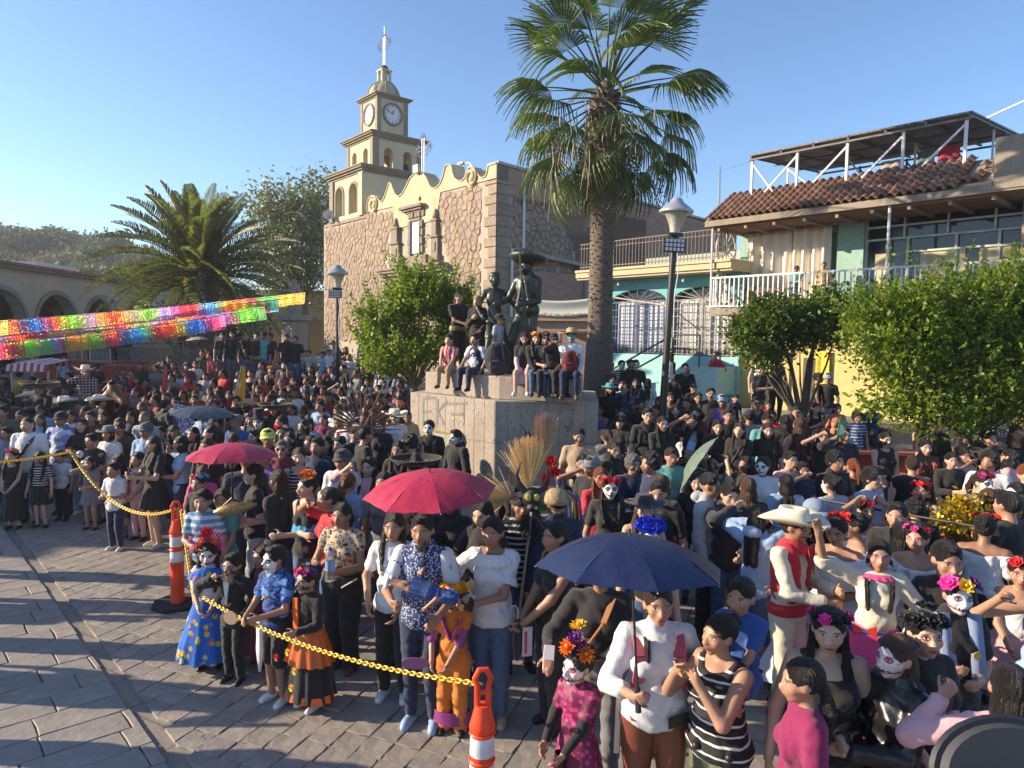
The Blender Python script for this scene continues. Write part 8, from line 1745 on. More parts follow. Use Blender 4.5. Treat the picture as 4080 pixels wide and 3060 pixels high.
row('''
C 110 500 w lowpony k long grn photo 10 n n|h=1.62,bot='pants',bc='tan',ph=(0,'dark phone held up by the woman in dark green'),hands=((-.10,-.17,.84),(.10,-.1,.55))|woman in dark green long sleeve holding up a phone beside the monument
C 250 500 w bun k tank sky one -25 n n|h=1.58,bot='wide',bc='mag',bag=1|woman in pale blue vest and pink trousers with woven backpack straps
C 410 470 w bun k tank pur fold -15 n n|h=1.64,w=1.1,bot='jeans',bc='blk'|woman in purple top with dark sleeveless waistcoat holding a lilac leaflet
C 610 580 w bangs k long blk clasp -30 n l|h=1.55,bot='jeans',bc='nvy'|older woman with fringe in black dress and necklace with crossed hands
C 845 498 m short k polo blk down 0 n l|h=1.72,bot='pants',bc='blk',belt=1,glasses='g',bag=1|tall young man with glasses in black football shirt and gold patterned sash
C 972 575 w long k polo blk clasp 10 t n|h=1.6,belt=1|girl with face paint and long black hair right of the tall young man with glasses
C 1235 558 w long k polo blk shadel -15 g n|h=1.6,glasses='g',belt=1,hands=((-.10,-.10,.96),(.02,-.17,.66))|girl with glasses resting one hand on her head and holding a large water bottle
C 1460 605 w long k tee blk mouth -5 g l|h=1.56,hands=((-.03,-.15,.66),(.12,-.05,.52))|smiling girl with long dark hair in black tee right of the large water bottle
C 1655 630 w long b polo blk clasp -30 n l|h=1.56,belt=1,strap=1|girl with long brown hair in black and gold sash with thin white bag strap
C 1900 635 w long b polo blk down -5 n l|h=1.56,bot='jeans',bc='lden'|girl in black polo with white crest and pale jeans, head tilted
C 1500 385 m short k tank pur down -15 n c|h=1.72,w=1.2,hat='cap',hatc=(.25,.30,.42)|stocky man in purple vest wearing navy and white cap
C 1800 402 m short k tank nvy down -5 m c|h=1.70,glasses='sun'|man in navy vest wearing dark wraparound sunglasses
C 1400 325 m short k tee blk2 down -10 t n|h=1.74|tall boy with painted half skull in dark grey tee behind the purple vest man
C 1290 368 w bun k tee blk down -10 g n|h=1.62,glasses='g'|woman with round glasses and painted face in the row behind the bottle girl
C 1262 492 w long k tee mar down -20 n l|h=1.56|woman with dark hair looking left right behind the bottle girl
C 1040 362 w pony k tank blk down 0 g n|h=1.6|girl with painted face in black vest in front of the leaning lamp post
C 1090 478 w long k tee blk down -15 g l|h=1.52|pale faced girl with dark lips directly right of the leaning lamp post
C 780 432 w pony k tee blk down 5 d n|h=1.55|girl with skull shading on her face above the tall young man with glasses
C 610 505 w long k tee blk2 down -10 d l|h=1.55|woman with face paint and dark hood left of the girl with skull shading
C 650 300 w long k jacket den mouth -30 n n|h=1.55|person in blue denim jacket covering the face with both hands
C 845 248 w longback l long wht down 165 n n|h=1.42|girl with waist long brown hair in white seen from behind on the kerb
C 1080 242 w long b tee blk clasp -30 n l|h=1.40|girl with long brown hair in black tee right of the leaning lamp post
C 1180 155 w bun k tank blk clasp 0 n n|h=1.5,glasses='sun',flw=['red','red','red']|woman with red rose crown and sunglasses near the turquoise wall
C 1172 112 m short k tee blk down -10 s n|h=1.62|person with white skull face behind the red rose crown woman
C 1245 288 w pony k tee blk both 10 n l|h=1.38,hp=30|girl in black tee bending her head over her hands on the kerb
C 1445 0 w bun k tee red hips -60 n n|h=1.62,w=1.25,bot='pants',bc='blk',strap=1|woman in bright red tee with black crossbody bag standing by the turquoise wall
C 1825 25 w pony k cropt wht down 10 n l|h=1.64,bot='pants',bc='tan'|woman in white top standing in the yellow doorway
C 1835 128 w bun k tee blk2 fold 10 d l|h=1.55,bot='jeans',bc='gry'|girl in black tee with skull makeup and folded arms before the yellow doorway
C 1988 35 w bun k tank blk shadel 5 n n|h=1.62,w=1.15,topmat=FLOR,bot='leggings',bc='blk'|woman in dark floral top shading her eyes in front of the yellow wall
C 612 85 m short k tee blk down 5 s n|h=1.62,topmat=SKEL|boy with white skull face and skeleton print shirt by the turquoise wall
C 690 78 m short k polo blk down 15 d n|h=1.66|boy in black shirt leaning forward left of the stair rail
C 738 78 m short k tee blk down 0 s n|h=1.66|boy with skull face just behind the one leaning at the stair rail
C 480 5 w long k tee blk fold 10 g n|h=1.64|woman with long dark hair in black right of the fan palm trunk
C 1040 5 w longback k long wht down -110 n l|h=1.64,bot='pants',bc='blk'|woman with long black hair in white long sleeve beside the leaning lamp post
C 1612 378 b short k tee nvy down 5 n l|h=.95,z=.95|toddler in navy and white shirt standing on the kerb before the yellow wall
C 510 300 w curlylong k tee blk down 5 m c|h=1.62,hat='fedora',hatc=(.05,.30,.42)|grinning person in a swirled blue green and yellow hat beside the palm trunk
C 622 262 w bun k tee lbl down -30 n l|h=1.56|woman in pale blue with hair tied up right of the swirled hat
C 738 250 w long k tee blk down -10 d n|h=1.5|dark haired girl with painted face sitting before the handrail
C 530 205 m curly k tee blk down 0 n n|h=1.5|head of a person in black low under the skeleton print boy
C 2055 562 w longback k polo blk down 170 n n|h=1.62|woman with long black hair seen from behind right of the girl with tilted head
C 2182 582 w longback l cropt blk down 175 n n|h=1.64,bot='jeans',bc='den'|woman with very long light brown streaked hair seen from behind
C 1275 1075 w longback k tee blk down -10 n l|h=1.5|woman with long black hair half hidden behind the grey green umbrella
D 540 665 m short k jacket blk2 shade 5 t n|h=1.64,bot='pants',bc='blk',hands=((-.12,-.12,.93),(.15,-.06,.50))|person with half skull face holding a green and white card to the head
D 890 715 w longback k cropt blk clasp 0 d l|h=1.58,w=1.1,bot='jeans',bc='lgry',hands=((-.05,-.12,.47),(.06,-.12,.46))|girl with grey skull face in black crop top and pale jeans
D 1215 735 w bun k jacket brn down -5 g l|h=1.60,bot='jeans',bc='den',bag=2,hands=((-.12,-.08,.48),(.06,-.13,.47))|girl in dark brown jacket over white high collar with coral backpack
D 1305 540 m short k polo blk down 5 n n|h=1.68,bag=1,hp=12|young man in black polo with grey backpack straps looking down behind the brown jacket girl
D 1740 690 m short k hood blk mouth 5 n n|h=1.62|person in black hoodie covering the face with one hand
D 1965 645 w long l tank blk shade -10 n n|h=1.60,hands=((-.15,-.05,.5),(.02,-.13,.93))|woman shading her eyes with a forearm above the large pink tee woman
D 1925 812 w curlylong k tee lpnk chest -140 n n|h=1.60,w=1.45,hands=((.13,-.12,.82),(-.1,-.1,.6))|large woman in pink tee seen from behind holding a red phone to her ear
D 780 402 m short k jacket nvy fold 15 m n|h=1.66,glasses='g'|man with glasses and navy jacket with folded arms below the large green tree
D 655 498 b curly b polo lbl down -5 n n|h=1.30,topmat=BPLAID,z=.42|child in blue and white plaid shirt beside the navy jacket man
D 490 432 w pony k tee peach down 0 n n|h=1.48,txt=('BELIEVE IN',.048,.76,WHITEM,-.094)|girl in orange tee printed BELIEVE IN left of the plaid shirt child
D 305 425 w long k tank blk chest 10 n l|h=1.56,flw=['red','red','red'],flws=.38,hands=((-.10,-.17,.72),(.1,-.1,.6))|woman with red flowers in long dark hair beside the small dark tree trunk
D 330 180 b short k tank blk down 70 n d|h=1.45|boy in dark vest walking by the yellow wall near the bicycle
D 418 185 b short k tee blk down -30 n n|h=1.5,hat='cap',hatc=(.3,.34,.4)|boy in pale backwards cap standing by the yellow wall
D 100 522 w longback b tee blk down 175 n n|h=1.56|woman with long dark brown hair from behind left of the hand gesturing woman
D 372 640 w long b tee blk shadel -10 n l|h=1.5|woman shading her eyes just behind the green and white card
D 205 912 b short k tee nvy mouth 0 n n|h=1.15,z=.42|little boy in navy printed tee rubbing his cheek
D 1850 385 m short k long lgry clasp 20 n n|h=1.60,topmat=WPLAID|man in grey checked shirt sitting under the large tree at the right
D 1560 480 w long k tee blk fold 10 n n|h=1.55|woman in black half hidden by the tree leaves
D 1240 470 m short k tee blk down -10 n n|h=1.5|man seated in the shade of the large tree
E 20 215 w bun k off wht down -100 r n|h=1.56,flw=['red','red'],flws=.4|dancer with red rose headband beside the raised hand of the waving dancer
E 360 120 w topbun k tee blk down 170 n n|h=1.56,flw=['red'],flws=.45,flwp='top'|woman with a black bun and one red flower in front of the brown jacket girl
K 205+0 415 m short k tee blk down -8 s n|h=1.68,bag=1|tall boy with white skull face against the lit monument face
'''.replace('205+0','262'))
row('''
K 515 505 m short k hood blk down -45 t n|h=1.62|boy in black hoodie yawning with half skull face against the monument
K 80 548 m curly k tee blk down -80 n n|h=1.66|curly haired man in profile left of the tall skull face boy
B 2030 1250 m curly k tee blk down 150 n n|h=1.5,hat='sombrero'|person under the big black and gold sombrero behind the front red umbrella
B 1340 1170 m short k tee wht down -10 m c|h=1.66,hat='cap',hatc=(.06,.055,.05)|young man in brown black cap looking up, left of the woman shading her eyes
B 1590 1235 w long k long lpnk shadel -15 l l|h=1.58,hands=((-.11,-.13,.93),(.13,-.05,.5))|woman in pale pink with white hairband shading her eyes left of the big sombrero
B 1105 1050 m short k polo nvy down -12 m c|h=1.66|middle aged man in navy polo with side parted hair
B 765 1075 w short g tee mar down 10 n l|h=1.58,glasses='sun'|older woman with short grey hair and big black sunglasses
B 632 975 m short k tee blk down 15 n n|h=1.68,hat='cap',hatc=(.55,.62,.12)|man in a bright yellow green cap behind the small red umbrella
B 345 842 m short k tee blu down -25 m n|h=1.68,w=1.2,hat='cap',hatc=(.16,.13,.09)|stocky man in olive cap and royal blue tee
B 930 1150 w bun b tank nvy down 12 n l|h=1.6,topmat=NSTR|woman in navy striped vest with bindi behind the orange flower headpiece
B 1230 1385 b fade k tee wht down -20 n l|h=1.35|small boy with shaved sides looking left below the brown black cap
B 1385 1385 w pony r tee lbl down 170 n n|h=1.5|child with reddish ponytail seen from behind beside the small boy
B 1730 1380 w pony k tee gry down -10 n n|h=1.55|woman with tied back hair right of the white hairband woman
B 1545 955 m short k tee blk down 120 n n|h=1.68|performer with a tall fan of brown feathers seen from behind
B 1400 840 m short k long wht down 0 n n|h=1.66,hat='cowboy'|man in white shirt and white cowboy hat behind the brown feathers
B 1830 800 m short g long wht down 30 n l|h=1.68,hat='cowboy'|man in white shirt and white cowboy hat just left of the monument
B 1690 880 w bob k jacket blk down -5 s l|h=1.6|person with white skull face in black right of the brown feathers
B 1880 600 w long b tee pnk down -10 n n|h=1.6,strap=1|woman in hot pink tee with crossbody bag left of the monument
B 1215 275 w long k tee pnk mouth 30 n n|h=1.58|woman in hot pink tee touching her hair left of the tall lamp post
B 1000 485 w pony b polo lbl fold -20 n n|h=1.6,glasses='g',bot='jeans',bc='lden'|woman in light blue polo with folded arms
B 1120 475 w long r tank blk phone -8 g l|h=1.58|woman with red dyed hair in black vest
B 985 745 w longback r tee wht down 150 n n|h=1.45|girl with long copper hair seen from behind in white
B 665 378 w long r strap blk clasp 5 r l|h=1.6,flw=['org','org','yel','org','org'],flws=.5|woman with orange petal crown and white shawl in black dress
B 790 335 m short k long lbl down 0 s n|h=1.66|man with skull face in pale blue shirt holding a cup
B 760 505 m short k tee mar down 10 n n|h=1.64,hat='cap',hatc=(.18,.15,.12)|man in grey brown cap and faded red tee
B 870 490 w long k tee red mouth 20 n n|h=1.55|woman in red tee raising a hand to her mouth
B 545 560 w pony k tee mar down 0 n n|h=1.6|woman in dark maroon tee right of the yellow flag
B 470 415 w bun k off nvy clasp 0 n l|h=1.58|woman in off shoulder top with white band behind the yellow flag
B 225 295 w bun k tee lgry clasp 5 n n|h=1.6,bot='jeans',bc='blk2'|woman in light grey v neck tee with clasped hands in front of the fence
B 1160 832 w pony k tee mag down -10 n n|h=1.5|woman in dark magenta tee laughing right of the copper hair girl
B 545 840 m short k tee blk down 0 s n|h=1.6,hat='tophat'|person with skull face and black top hat
B 700 740 w long k tee blk down -10 n n|h=1.58,hat='sombrero',hatc=(.02,.02,.02)|person in a black sombrero with yellow edging
B 455 695 m short k jacket lbl down 120 n n|h=1.6,hat='straw'|man in brown straw hat with grey backpack seen from behind
B 970 880 w long k tee blk down -12 d l|h=1.6|girl with long dark hair and shaded skull eyes in black
B 765 935 w long k tee blk down 10 d l|h=1.6,flw=['red','red','red','wht','red'],flws=.4|woman with red rose crown and white sticks above the yellow green cap
B 840 1000 w long k tee blk down -5 d l|h=1.58|pale girl with dark eye sockets right of the red rose crown woman
B 1310 1040 w bun k tank blk down -15 l l|h=1.6,flw=['red'],flwp='top',flws=.4|woman with a single red flower and earrings below the brown feathers
B 1180 1040 w long k tee blk down 5 n n|h=1.6|woman with long wavy dark hair right of the navy polo man
B 1865 1090 w long k tee blk down -8 n n|h=1.58,glasses='g'|woman with glasses left of the curly haired man in profile
B 1040 1035 w long b tee blk down -20 n n|h=1.6|woman with brown hair just behind the navy polo man
B 60 1060 w long b tee blk down -5 n n|h=1.58,glasses='g'|woman with thin glasses under the left end of the small red umbrella
B 310 1010 w longback l tee blk down 170 n n|h=1.58|woman with light brown hair from behind above the small red umbrella
B 470 825 w long k tee wht down 10 n n|h=1.56,flw=['blu','yel','blu','pur','blu'],flws=.4|woman with blue and yellow flower crown beside the top hat skull
B 440 745 w bun k tee blk down 140 n n|h=1.56,flw=['red','red','red'],flws=.45|woman from behind with large red flowers in front of the yellow flag
B 140 695 w bun k tee blk down -8 n n|h=1.56,flw=['mag','mag'],flws=.4|woman with dark magenta flowers left of the red flowers woman
B 340 660 m short k tee blk down 10 n n|h=1.66|boy with short black hair at the foot of the yellow flag
B 270 610 w long k tee red down 5 n n|h=1.58|woman with red neckerchief left of the yellow flag
B 1350 365 m short k tee blk down -45 n l|h=1.66|boy in black tee looking left just right of the lamp post
B 1535 350 m short k polo blk down -15 n n|h=1.68|boy in black polo with open mouth farther right of the lamp post
B 1250 435 m short k tee blk down 0 s n|h=1.6|person with round white skull face at the foot of the lamp post
B 1350 520 w long k tee wht shadel -10 d n|h=1.6,hands=((-.10,-.11,.93),(.1,-.1,.55))|person with painted face in white tee and both hands up to shade the eyes
B 1420 525 m short k tee wht down 0 s n|h=1.6|smiling skull face person in white next to the shading one
B 1545 550 w long k tee blk down -20 s n|h=1.6|girl with white skull face and long hair beneath the bright tree
B 1680 560 m short k tee blk mouth -10 n n|h=1.62|young man in black tee rubbing his face left of the pink tee woman
B 1820 570 m short k tee gry down -15 n n|h=1.6,hat='cap',hatc=(.10,.11,.13)|man in grey cap laughing left of the pink tee woman
B 1700 430 w long k tee wht down -15 n n|h=1.58,flw=['wht','wht','wht'],flws=.42|woman with white flowers and antennae headband under the bright tree
B 1890 415 m short k jacket lbl down 10 n n|h=1.64,hat='fedora'|man in pale denim jacket and dark hat under the bright tree
B 1540 115 m short k jacket den down 0 n l|h=1.64|boy in blue denim jacket leaning on the church wall side
B 1590 125 w long k tee wht down 10 n l|h=1.58|girl in white with long hair next to the denim jacket boy
B 1705 150 w bob r tank lpnk down 5 n l|h=1.55|red haired woman in pale top right of the denim jacket boy
B 1370 195 w long k tee mar down 0 n n|h=1.56|woman with long hair just right of the tall lamp post
B 1400 262 w bun k tee wht shadel -10 n n|h=1.58|woman in white raising a hand right of the lamp post
B 1255 140 m short k tee lgry shadel 10 n n|h=1.66|man behind the lamp post holding it with one hand
''')
c=at_depth(*q('B',1530,975),PEOPLE[[i for i,p in enumerate(PEOPLE) if 'brown feathers seen' in p['t']['label']][0]]['p'].y-.02)
t=empty('feather_headdress',c,0,'wide fan of long brown pheasant feathers rising above the crowd left of the monument','headdress')
for k in range(22):
 a=rad(-8+196*k/21); L=(.55+.25*math.sin(a))*random.uniform(.85,1.05); m=MB(); d=Vector((math.cos(a),random.uniform(-.2,.2),math.sin(a))); s=d.cross(Vector((0,1,0))).normalized()*.018; m.add([d*.08,d*L*.5-s,d*L,d*L*.5+s],[(0,1,2,3)]); m.tube([(0,0,0),d*L],.004,4); m.build('feather',PETAL,t,(.14,.055,.03),fix=False)
# LEFT CROWD
row('''
A 100 805 g long k tank blk clasp 8 n l|h=1.22,bot='dress',bc='blk',skirtz=.12,flare=.16,flw=['grn','pink','org'],flws=.4|girl in long black dress with green and pink hair flowers at the far left front
A 325 832 g long k tee blk down 5 d l|h=1.16,topmat=SKEL,bot='dress',bc='blk',skirtz=.32,flare=.14|girl in skeleton print top black skirt and white tights at the far left front
A 505 822 b short k tee wht down -5 n n|h=1.12,bot='pants',bc='blk'|boy in plain white tee and black trousers between skeleton girl and pale jeans woman
A 228 545 m bald k tee wht down 5 m l|h=1.66,w=1.2,bot='jeans',bc='den'|nearly bald man in white tee with wide navy crossbody bag
A 508 500 m short k polo lbl down 0 m c|h=1.68,w=1.2,topmat=WCAMO,hat='cap',bot='jeans',bc='nvy'|man in dark cap and pale blue cloud printed shirt
A 22 452 m short k tee olv down 10 n n|h=1.66,w=1.2|man in olive grey tee cut by the left edge of the picture
A 678 556 w long b polo blk phone 5 n l|h=1.58,w=1.1,bot='jeans',bc='lden',shoe='wht',ph=(0,'phone held by the woman in black polo and pale jeans')|woman in black polo and wide pale blue jeans looking up from her phone
A 765 682 b short k tee blk oner -15 n n|h=1.42|boy in black holding a stick with small skulls
A 742 872 g bob b tee gry mouth 0 n n|h=1.12,bot='dress',bc='gry',skirtz=.36,flare=.14|small girl in grey school pinafore with hand on her mouth
A 900 628 w bob k long wht chest -10 n n|h=1.50,hat='fedora',hatc=(.20,.19,.15)|woman in white shirt and tilted hat with blue ribbon and blue flower
A 945 922 b short k polo wht clasp -8 n n|h=1.22,bot='pants',bc='nvy',shoe='wht',hands=((-.04,-.15,.64),(.03,-.15,.63))|boy in white polo with white gloves and dark trousers near the chain
A 1140 835 g long k tee lpnk clasp -10 n n|h=1.28,bot='leggings',bc='lpnk'|girl in pale pink tee and pink leggings behind the black dress woman
A 985 845 g longback k tee lpnk down -100 n n|h=1.26|girl with pink veil and dark hair seen from the side
A 1272 702 w long b tee blk phone -35 n l|h=1.56,bot='dress',bc='blk',skirtz=.36,flare=.15,shoe='cream',ph=(0,'phone in the hands of the woman in short black dress')|woman with long dark hair in a short black dress and chunky pale sandals
A 1500 702 w bob k blouse lbl shadel -60 n n|h=1.56,bot='shorts',bc='blk2',hands=((-.10,-.10,.90),(-.02,-.18,.64))|woman in light blue denim blouse and dotted black shorts with a hand at her brow
A 1212 592 m short g polo lbl down -5 m c|h=1.64,hat='cap',hatc=(.06,.09,.10)|man in light blue shirt with a dark patterned cap
A 990 586 w bun k tee brn down 0 n n|h=1.55|woman in taupe top behind the tilted hat woman
A 1430 612 w longback k tee blk down 60 n n|h=1.5|person with dark bob seen from the side behind the short black dress woman
A 1600 628 w long k tee blk down -10 n n|h=1.52,topmat=DOTS|woman in white dotted black top above the denim blouse woman
A 1700 752 w long k tee blk down -20 n n|h=1.5|woman with black hair at the left tip of the small red umbrella
A 1335 622 b short k tee gry down 0 n n|h=1.32|child between the light blue shirt man and the denim blouse woman
A 330 520 w long l tee lbl down 15 n n|h=1.50|woman with light brown hair bowing behind the white tee man
A 580 492 w pony k tee wht down 20 n n|h=1.56|woman in white with tied hair behind the cloud shirt man
A 750 492 m short b tee brn down 10 n n|h=1.62|man with brown hair and spectacles behind the black polo woman
A 855 495 w long k tee blk down 5 n n|h=1.56|woman with long dark hair near the tan shirt cowboy
A 985 548 w bob b tee blk down 10 n n|h=1.56|woman with brown bob right of the tan shirt cowboy
A 1195 498 m bald g tee lgry down -5 n n|h=1.62|bald man in grey tee in the middle of the left crowd
A 1170 420 w curlylong r tee blk down 0 n n|h=1.56|woman with reddish curly hair in the middle of the left crowd
A 1030 372 w long r jacket blk down 5 s n|h=1.60|person with orange hair white headband and skeleton jacket
A 1360 400 m short k jacket blk down 150 n n|h=1.64|man in black suit jacket seen from behind near the dark beige umbrella
A 248 318+30 m short g jacket lbl down -60 n n|h=1.66,hat='cowboy'|man in pale denim shirt and cream cowboy hat at the far left
A 525 385 m short k tee blk2 down 170 n n|h=1.62,hat='cowboy',hatc=(.7,.68,.62)|man in clean white cowboy hat seen from behind
A 820 375 m short k long tan down 140 n n|h=1.66,w=1.2,hat='cowboy',hatc=(.66,.63,.55)|man in tan shirt and white cowboy hat seen from behind
A 1615 85 w pony k tee wht down 20 n n|h=1.58|woman in white tee holding white plastic bags by the fence
A 1845 60 w long l tee lbl clasp 5 n n|h=1.6|woman in pale blue tee with a child in a red cap
A 1690 190 b short k tee lgry down 0 n n|h=1.15|small child in light grey printed tee by the fence
A 1545 95 m curly k tee mar down 10 n n|h=1.62|man with curly hair left of the woman with the plastic bags
A 1092 155 m short k tee red down -5 n n|h=1.58|boy in red tee before the red planter wall
A 1290 118 m short k tee gry down 0 n n|h=1.64|young man in grey tee right of the red planter wall
A 1352 85 w bun k tank blk shadel 5 n n|h=1.60|woman with arm raised above the closed red umbrella
A 810 98 m short k tee blk down 160 n n|h=1.64|man in black with raised elbow before the red planter wall
A 160 165 m short k tee yel down 170 n n|h=1.6|man in mustard shirt seen from behind under the striped awning
A 40 140 m short k tee blk down 150 n n|h=1.66,hat='cap'|man in black and cap seen from behind at the left edge
A 535 35 w long b tee lbl down 20 n n|h=1.5|woman in pale blue with bag strap far behind the striped awning
A 1210 225 b short k tee blk down 0 n n|h=1.35|boy with dark hair under the red planter wall corner
A 1130 212 w long k tee red down 10 n n|h=1.5|woman in red with a dark mask left of the closed red umbrella
A 870 262 m short k tee lbl down 130 n n|h=1.55|boy with black hair in white and blue collar behind the plaid shirt rider
A 1640 272 b short k tee wht down -5 n n|h=1.2|small boy between the woman with bags and the dark beige umbrella
A 1610 360 m short k tee blk down 10 n n|h=1.6|man in black just above the dark beige umbrella
A 1790 390 w bun k tee blk down 0 n n|h=1.56,flw=['pink','wht','pink'],flws=.35|woman with small pink flowers right of the dark beige umbrella
B 130 45 m short k tee wht down 10 n n|h=1.62,hat='cap'|young man in white tee and black cap leaning on the fence
B 60 130 w long b tee blk down 20 n n|h=1.5|girl with brown hair leaning on the fence at its left end
'''.replace('318+30','345'))
r=[p for p in PEOPLE if 'nearly bald' in p['t']['label']][0]; K=r['K']; m=MB(); pts=[K['neck']+v3(.07,-.005,-.012),K['chest']+v3(.045,-.085,.02),K['waist']+v3(-.0,-.098,.06),K['waist']+v3(-.06,-.10,.02)]
for a,b,w_ in zip(pts[:-1],pts[1:],(.03,.05,.085)): m.bar(a,b,w_,.02)
child(r,'crossbody_bag',m,BACKP,None,smooth=False)
for k in (1,):
 r=[p for p in PEOPLE if 'tilted hat' in p['t']['label'] and 'woman in white shirt' in p['t']['label']][0]; m=MB(); m.lathe([(.90,.46),(.89,.60)],28,(0,.12,0),lambda i,a,rr,z:(rr,z),1,1.1,close=False); child(r,'blue_ribbon',m,SATIN,(.01,.02,.2),True); link('flower',FL[2],r['t'],PETAL,FC['blu'],scale=.03).location=(r['M']@Vector((-1.0,-.3,.55)))
r=[p for p in PEOPLE if 'holding a stick with small skulls' in p['t']['label']][0]; o=empty('skull_stick',hpt(r,1),0,'thin stick topped with two small white toy skulls','toy'); m=MB(); m.tube([(0,0,-.35),(0,0,.2)],.01,6); m.build('stick',IRON,o)
for x,z in ((0,.26),(.06,.12)):
 m=MB(); m.ball((x,-.02,z),.05,12,8,sz=1.1); sk_=m.build('toy_skull',PAINT,o,(.6,.6,.58),smooth=True); m=MB()
 for s in (-1,1): m.ball((x+s*.018,-.066,z+.005),.013,8,5,sy=.4)
 m.build('eye_hole',IRON,sk_)
def horse(p,yaw,col,label):
 P=[('e',(0,0,1.15),(.27,.62,.30)),('e',(0,-.45,1.18),(.25,.32,.32)),('e',(0,.50,1.20),(.28,.34,.31)),('c',(0,-.62,1.30),(0,-1.05,1.72),.20,.115),('c',(0,-1.05,1.75),(0,-1.42,1.48),.105,.062),('c',(0,-1.38,1.50),(0,-1.46,1.45),.065,.06),('c',(0,-1.08,1.66),(0,-1.25,1.52),.10,.07)]
 for s in (-1,1):
  P+=[('c',(s*.14,-.52,1.0),(s*.14,-.50,.62),.12,.062),('c',(s*.14,-.50,.62),(s*.14,-.50,.14),.05,.036),('c',(s*.14,-.50,.12),(s*.14,-.54,.04),.04,.06),('c',(s*.15,.55,1.05),(s*.16,.48,.78),.17,.085),('c',(s*.16,.48,.78),(s*.15,.68,.52),.075,.048),('c',(s*.15,.68,.52),(s*.15,.62,.14),.045,.036),('c',(s*.15,.62,.12),(s*.15,.58,.04),.04,.06),('c',(s*.06,-1.0,1.84),(s*.08,-1.0,1.95),.03,.012)]
 t=empty('horse',p,rad(yaw),label,'horse'); V,F=grow(P,.03,.06); link('body',mk('body',V,F,True),t,HORS,col)
 m=MB(); m.tube([(0,-.55,1.55),(0,-.85,1.78),(0,-1.08,1.93)],.055,7); m.tube([(0,.84,1.25),(0,.98,1.0),(0,.95,.5)],[.05,.08,.03],8); m.build('mane_and_tail',HAIRM,t,HC['k'],smooth=True); m=MB(); m.ball((0,.02,1.45),.26,12,6,sx=1.1,sy=1.2,sz=.28); m.tube([(0,-.24,1.5),(0,-.26,1.62)],.035,7); m.build('saddle',LEATHER,t,(.06,.03,.015),smooth=True)
 m=MB(); m.tube([(-.07,-1.3,1.56),(0,-1.36,1.6),(.07,-1.3,1.56),(0,-1.28,1.45),(-.07,-1.3,1.56)],.012,5); m.build('bridle',IRON,t); return t
HORS=own('horse_coat',.5,.2,3,.2,.01,40,stretch=(1,1,1))
a=q('A',705,125); p=at_depth(a[0],a[1],15.6); hz=1.28
horse((p.x,15.6,0),60,(.10,.045,.02),'chestnut brown horse carrying the plaid shirt rider in the left crowd')
seat=.47; r=person(kind='m',h=1.66,at=(p.x,15.6,p.z-1.66),top='long',tc='mar',topmat=PLAID,bot='jeans',bc='nvy',hair='short',hat='cowboy',hatc=(.66,.64,.58),pose='mouth',yaw=25,sit=True,sitw=6,skin='n',label='rider in plaid shirt and white cowboy hat sitting above the left crowd')
a=q('A',330,262); p=at_depth(a[0],a[1],13.9); horse((p.x,13.9,0),-35,(.035,.025,.02),'dark horse carrying the rider with the huge black sombrero at left')
r=person(kind='m',h=1.66,at=(p.x,13.9,p.z-1.66),top='jacket',tc='blk',bot='pants',bc='blk',hair='short',hat='sombrero',hatc=(.06,.045,.02),pose='both',yaw=-10,sit=True,sitw=6,skin='n',label='rider in dark suit under a huge black and gold charro sombrero at left')
fz_=at_depth(900,1400,18.2).z-.1
row('''
B 205 60 m short k tee blk down 20 n n|h=1.55,z=1.33,Yd=21.4|boy in black sitting on the fence first from left
B 297 48 m short k tee blk down 20 n n|h=1.62,z=1.3,Yd=21.4|boy in black with thick hair on the fence second from left
B 365 50 m short k polo blk down 150 n n|h=1.62,z=1.3,Yd=21.4|boy in black turned away on the fence with a white collar mark
B 430 65 m short k tee blk down 30 n n|h=1.55,z=1.35,Yd=21.4|boy in black partly hidden between two fence sitters
B 528 62 m short k tee blk hips 0 s n|h=1.66,z=1.25,Yd=21.4,sleeves='wht',belt=1|boy with white skull face black tee and white undersleeves on the fence
B 598 50 m short k tee tea down -20 n n|h=1.64,z=1.35,Yd=21.4,hat='cap'|boy in green tee and black cap behind the white sleeved one
B 655 62 m short k tee blk down -30 n n|h=1.62,z=1.35,Yd=21.4|boy in black right of the white sleeved one
B 808 75 m short k polo blk down 10 n n|h=1.66,z=1.2,Yd=21.4|tall boy in black shirt in front of the carved pillar
B 895 90 m short k tee blk down 0 n n|h=1.62,z=1.2,Yd=21.4|boy in black just right of the carved pillar front
B 905 208 g pony k tee lbl down 5 n l|h=1.05,z=1.2,Yd=21.4|little girl with white hair bow and blue pinafore
B 1022 225 b short k tee lgry down 0 n n|h=1.1,z=1.1,Yd=21.4|little boy in pale clothes right of the blue pinafore girl
B 1145 240 b short k tee lbl down 0 n n|h=1.1,z=1.05,Yd=21.4|little boy in blue school vest with white collar
B 1210 222 g short k tee wht down 10 n n|h=1.0,z=1.2,Yd=21.4|toddler held up beside the lamp post
B 945 318 w long k tee blk down 5 n n|h=1.58|woman in black tee with long face right of the pale blue shirt man
B 1040 290 w long k tee nvy down 20 n n|h=1.6|woman in navy with long dark hair bending to a child
B 980 440 m short k tee blk down 5 t n|h=1.58|boy with half skull face above the folded arms woman
B 1120 430 m short k tee blk down -10 n n|h=1.6,hat='cap',hatc=(.3,.3,.3)|young man with white cap left of the lamp post foot
B 330 325 m short k tee blk down 40 n n|h=1.55|youth in black just right of the grey v neck woman
B 165 345 m short k tee red down 10 n n|h=1.5,hat='cap',hatc=(.5,.02,.03)|person in red cap left of the grey v neck woman
B 45 440 m short k tee lgry down 0 n n|h=1.5|boy in black and white printed tee drinking at the left
''')
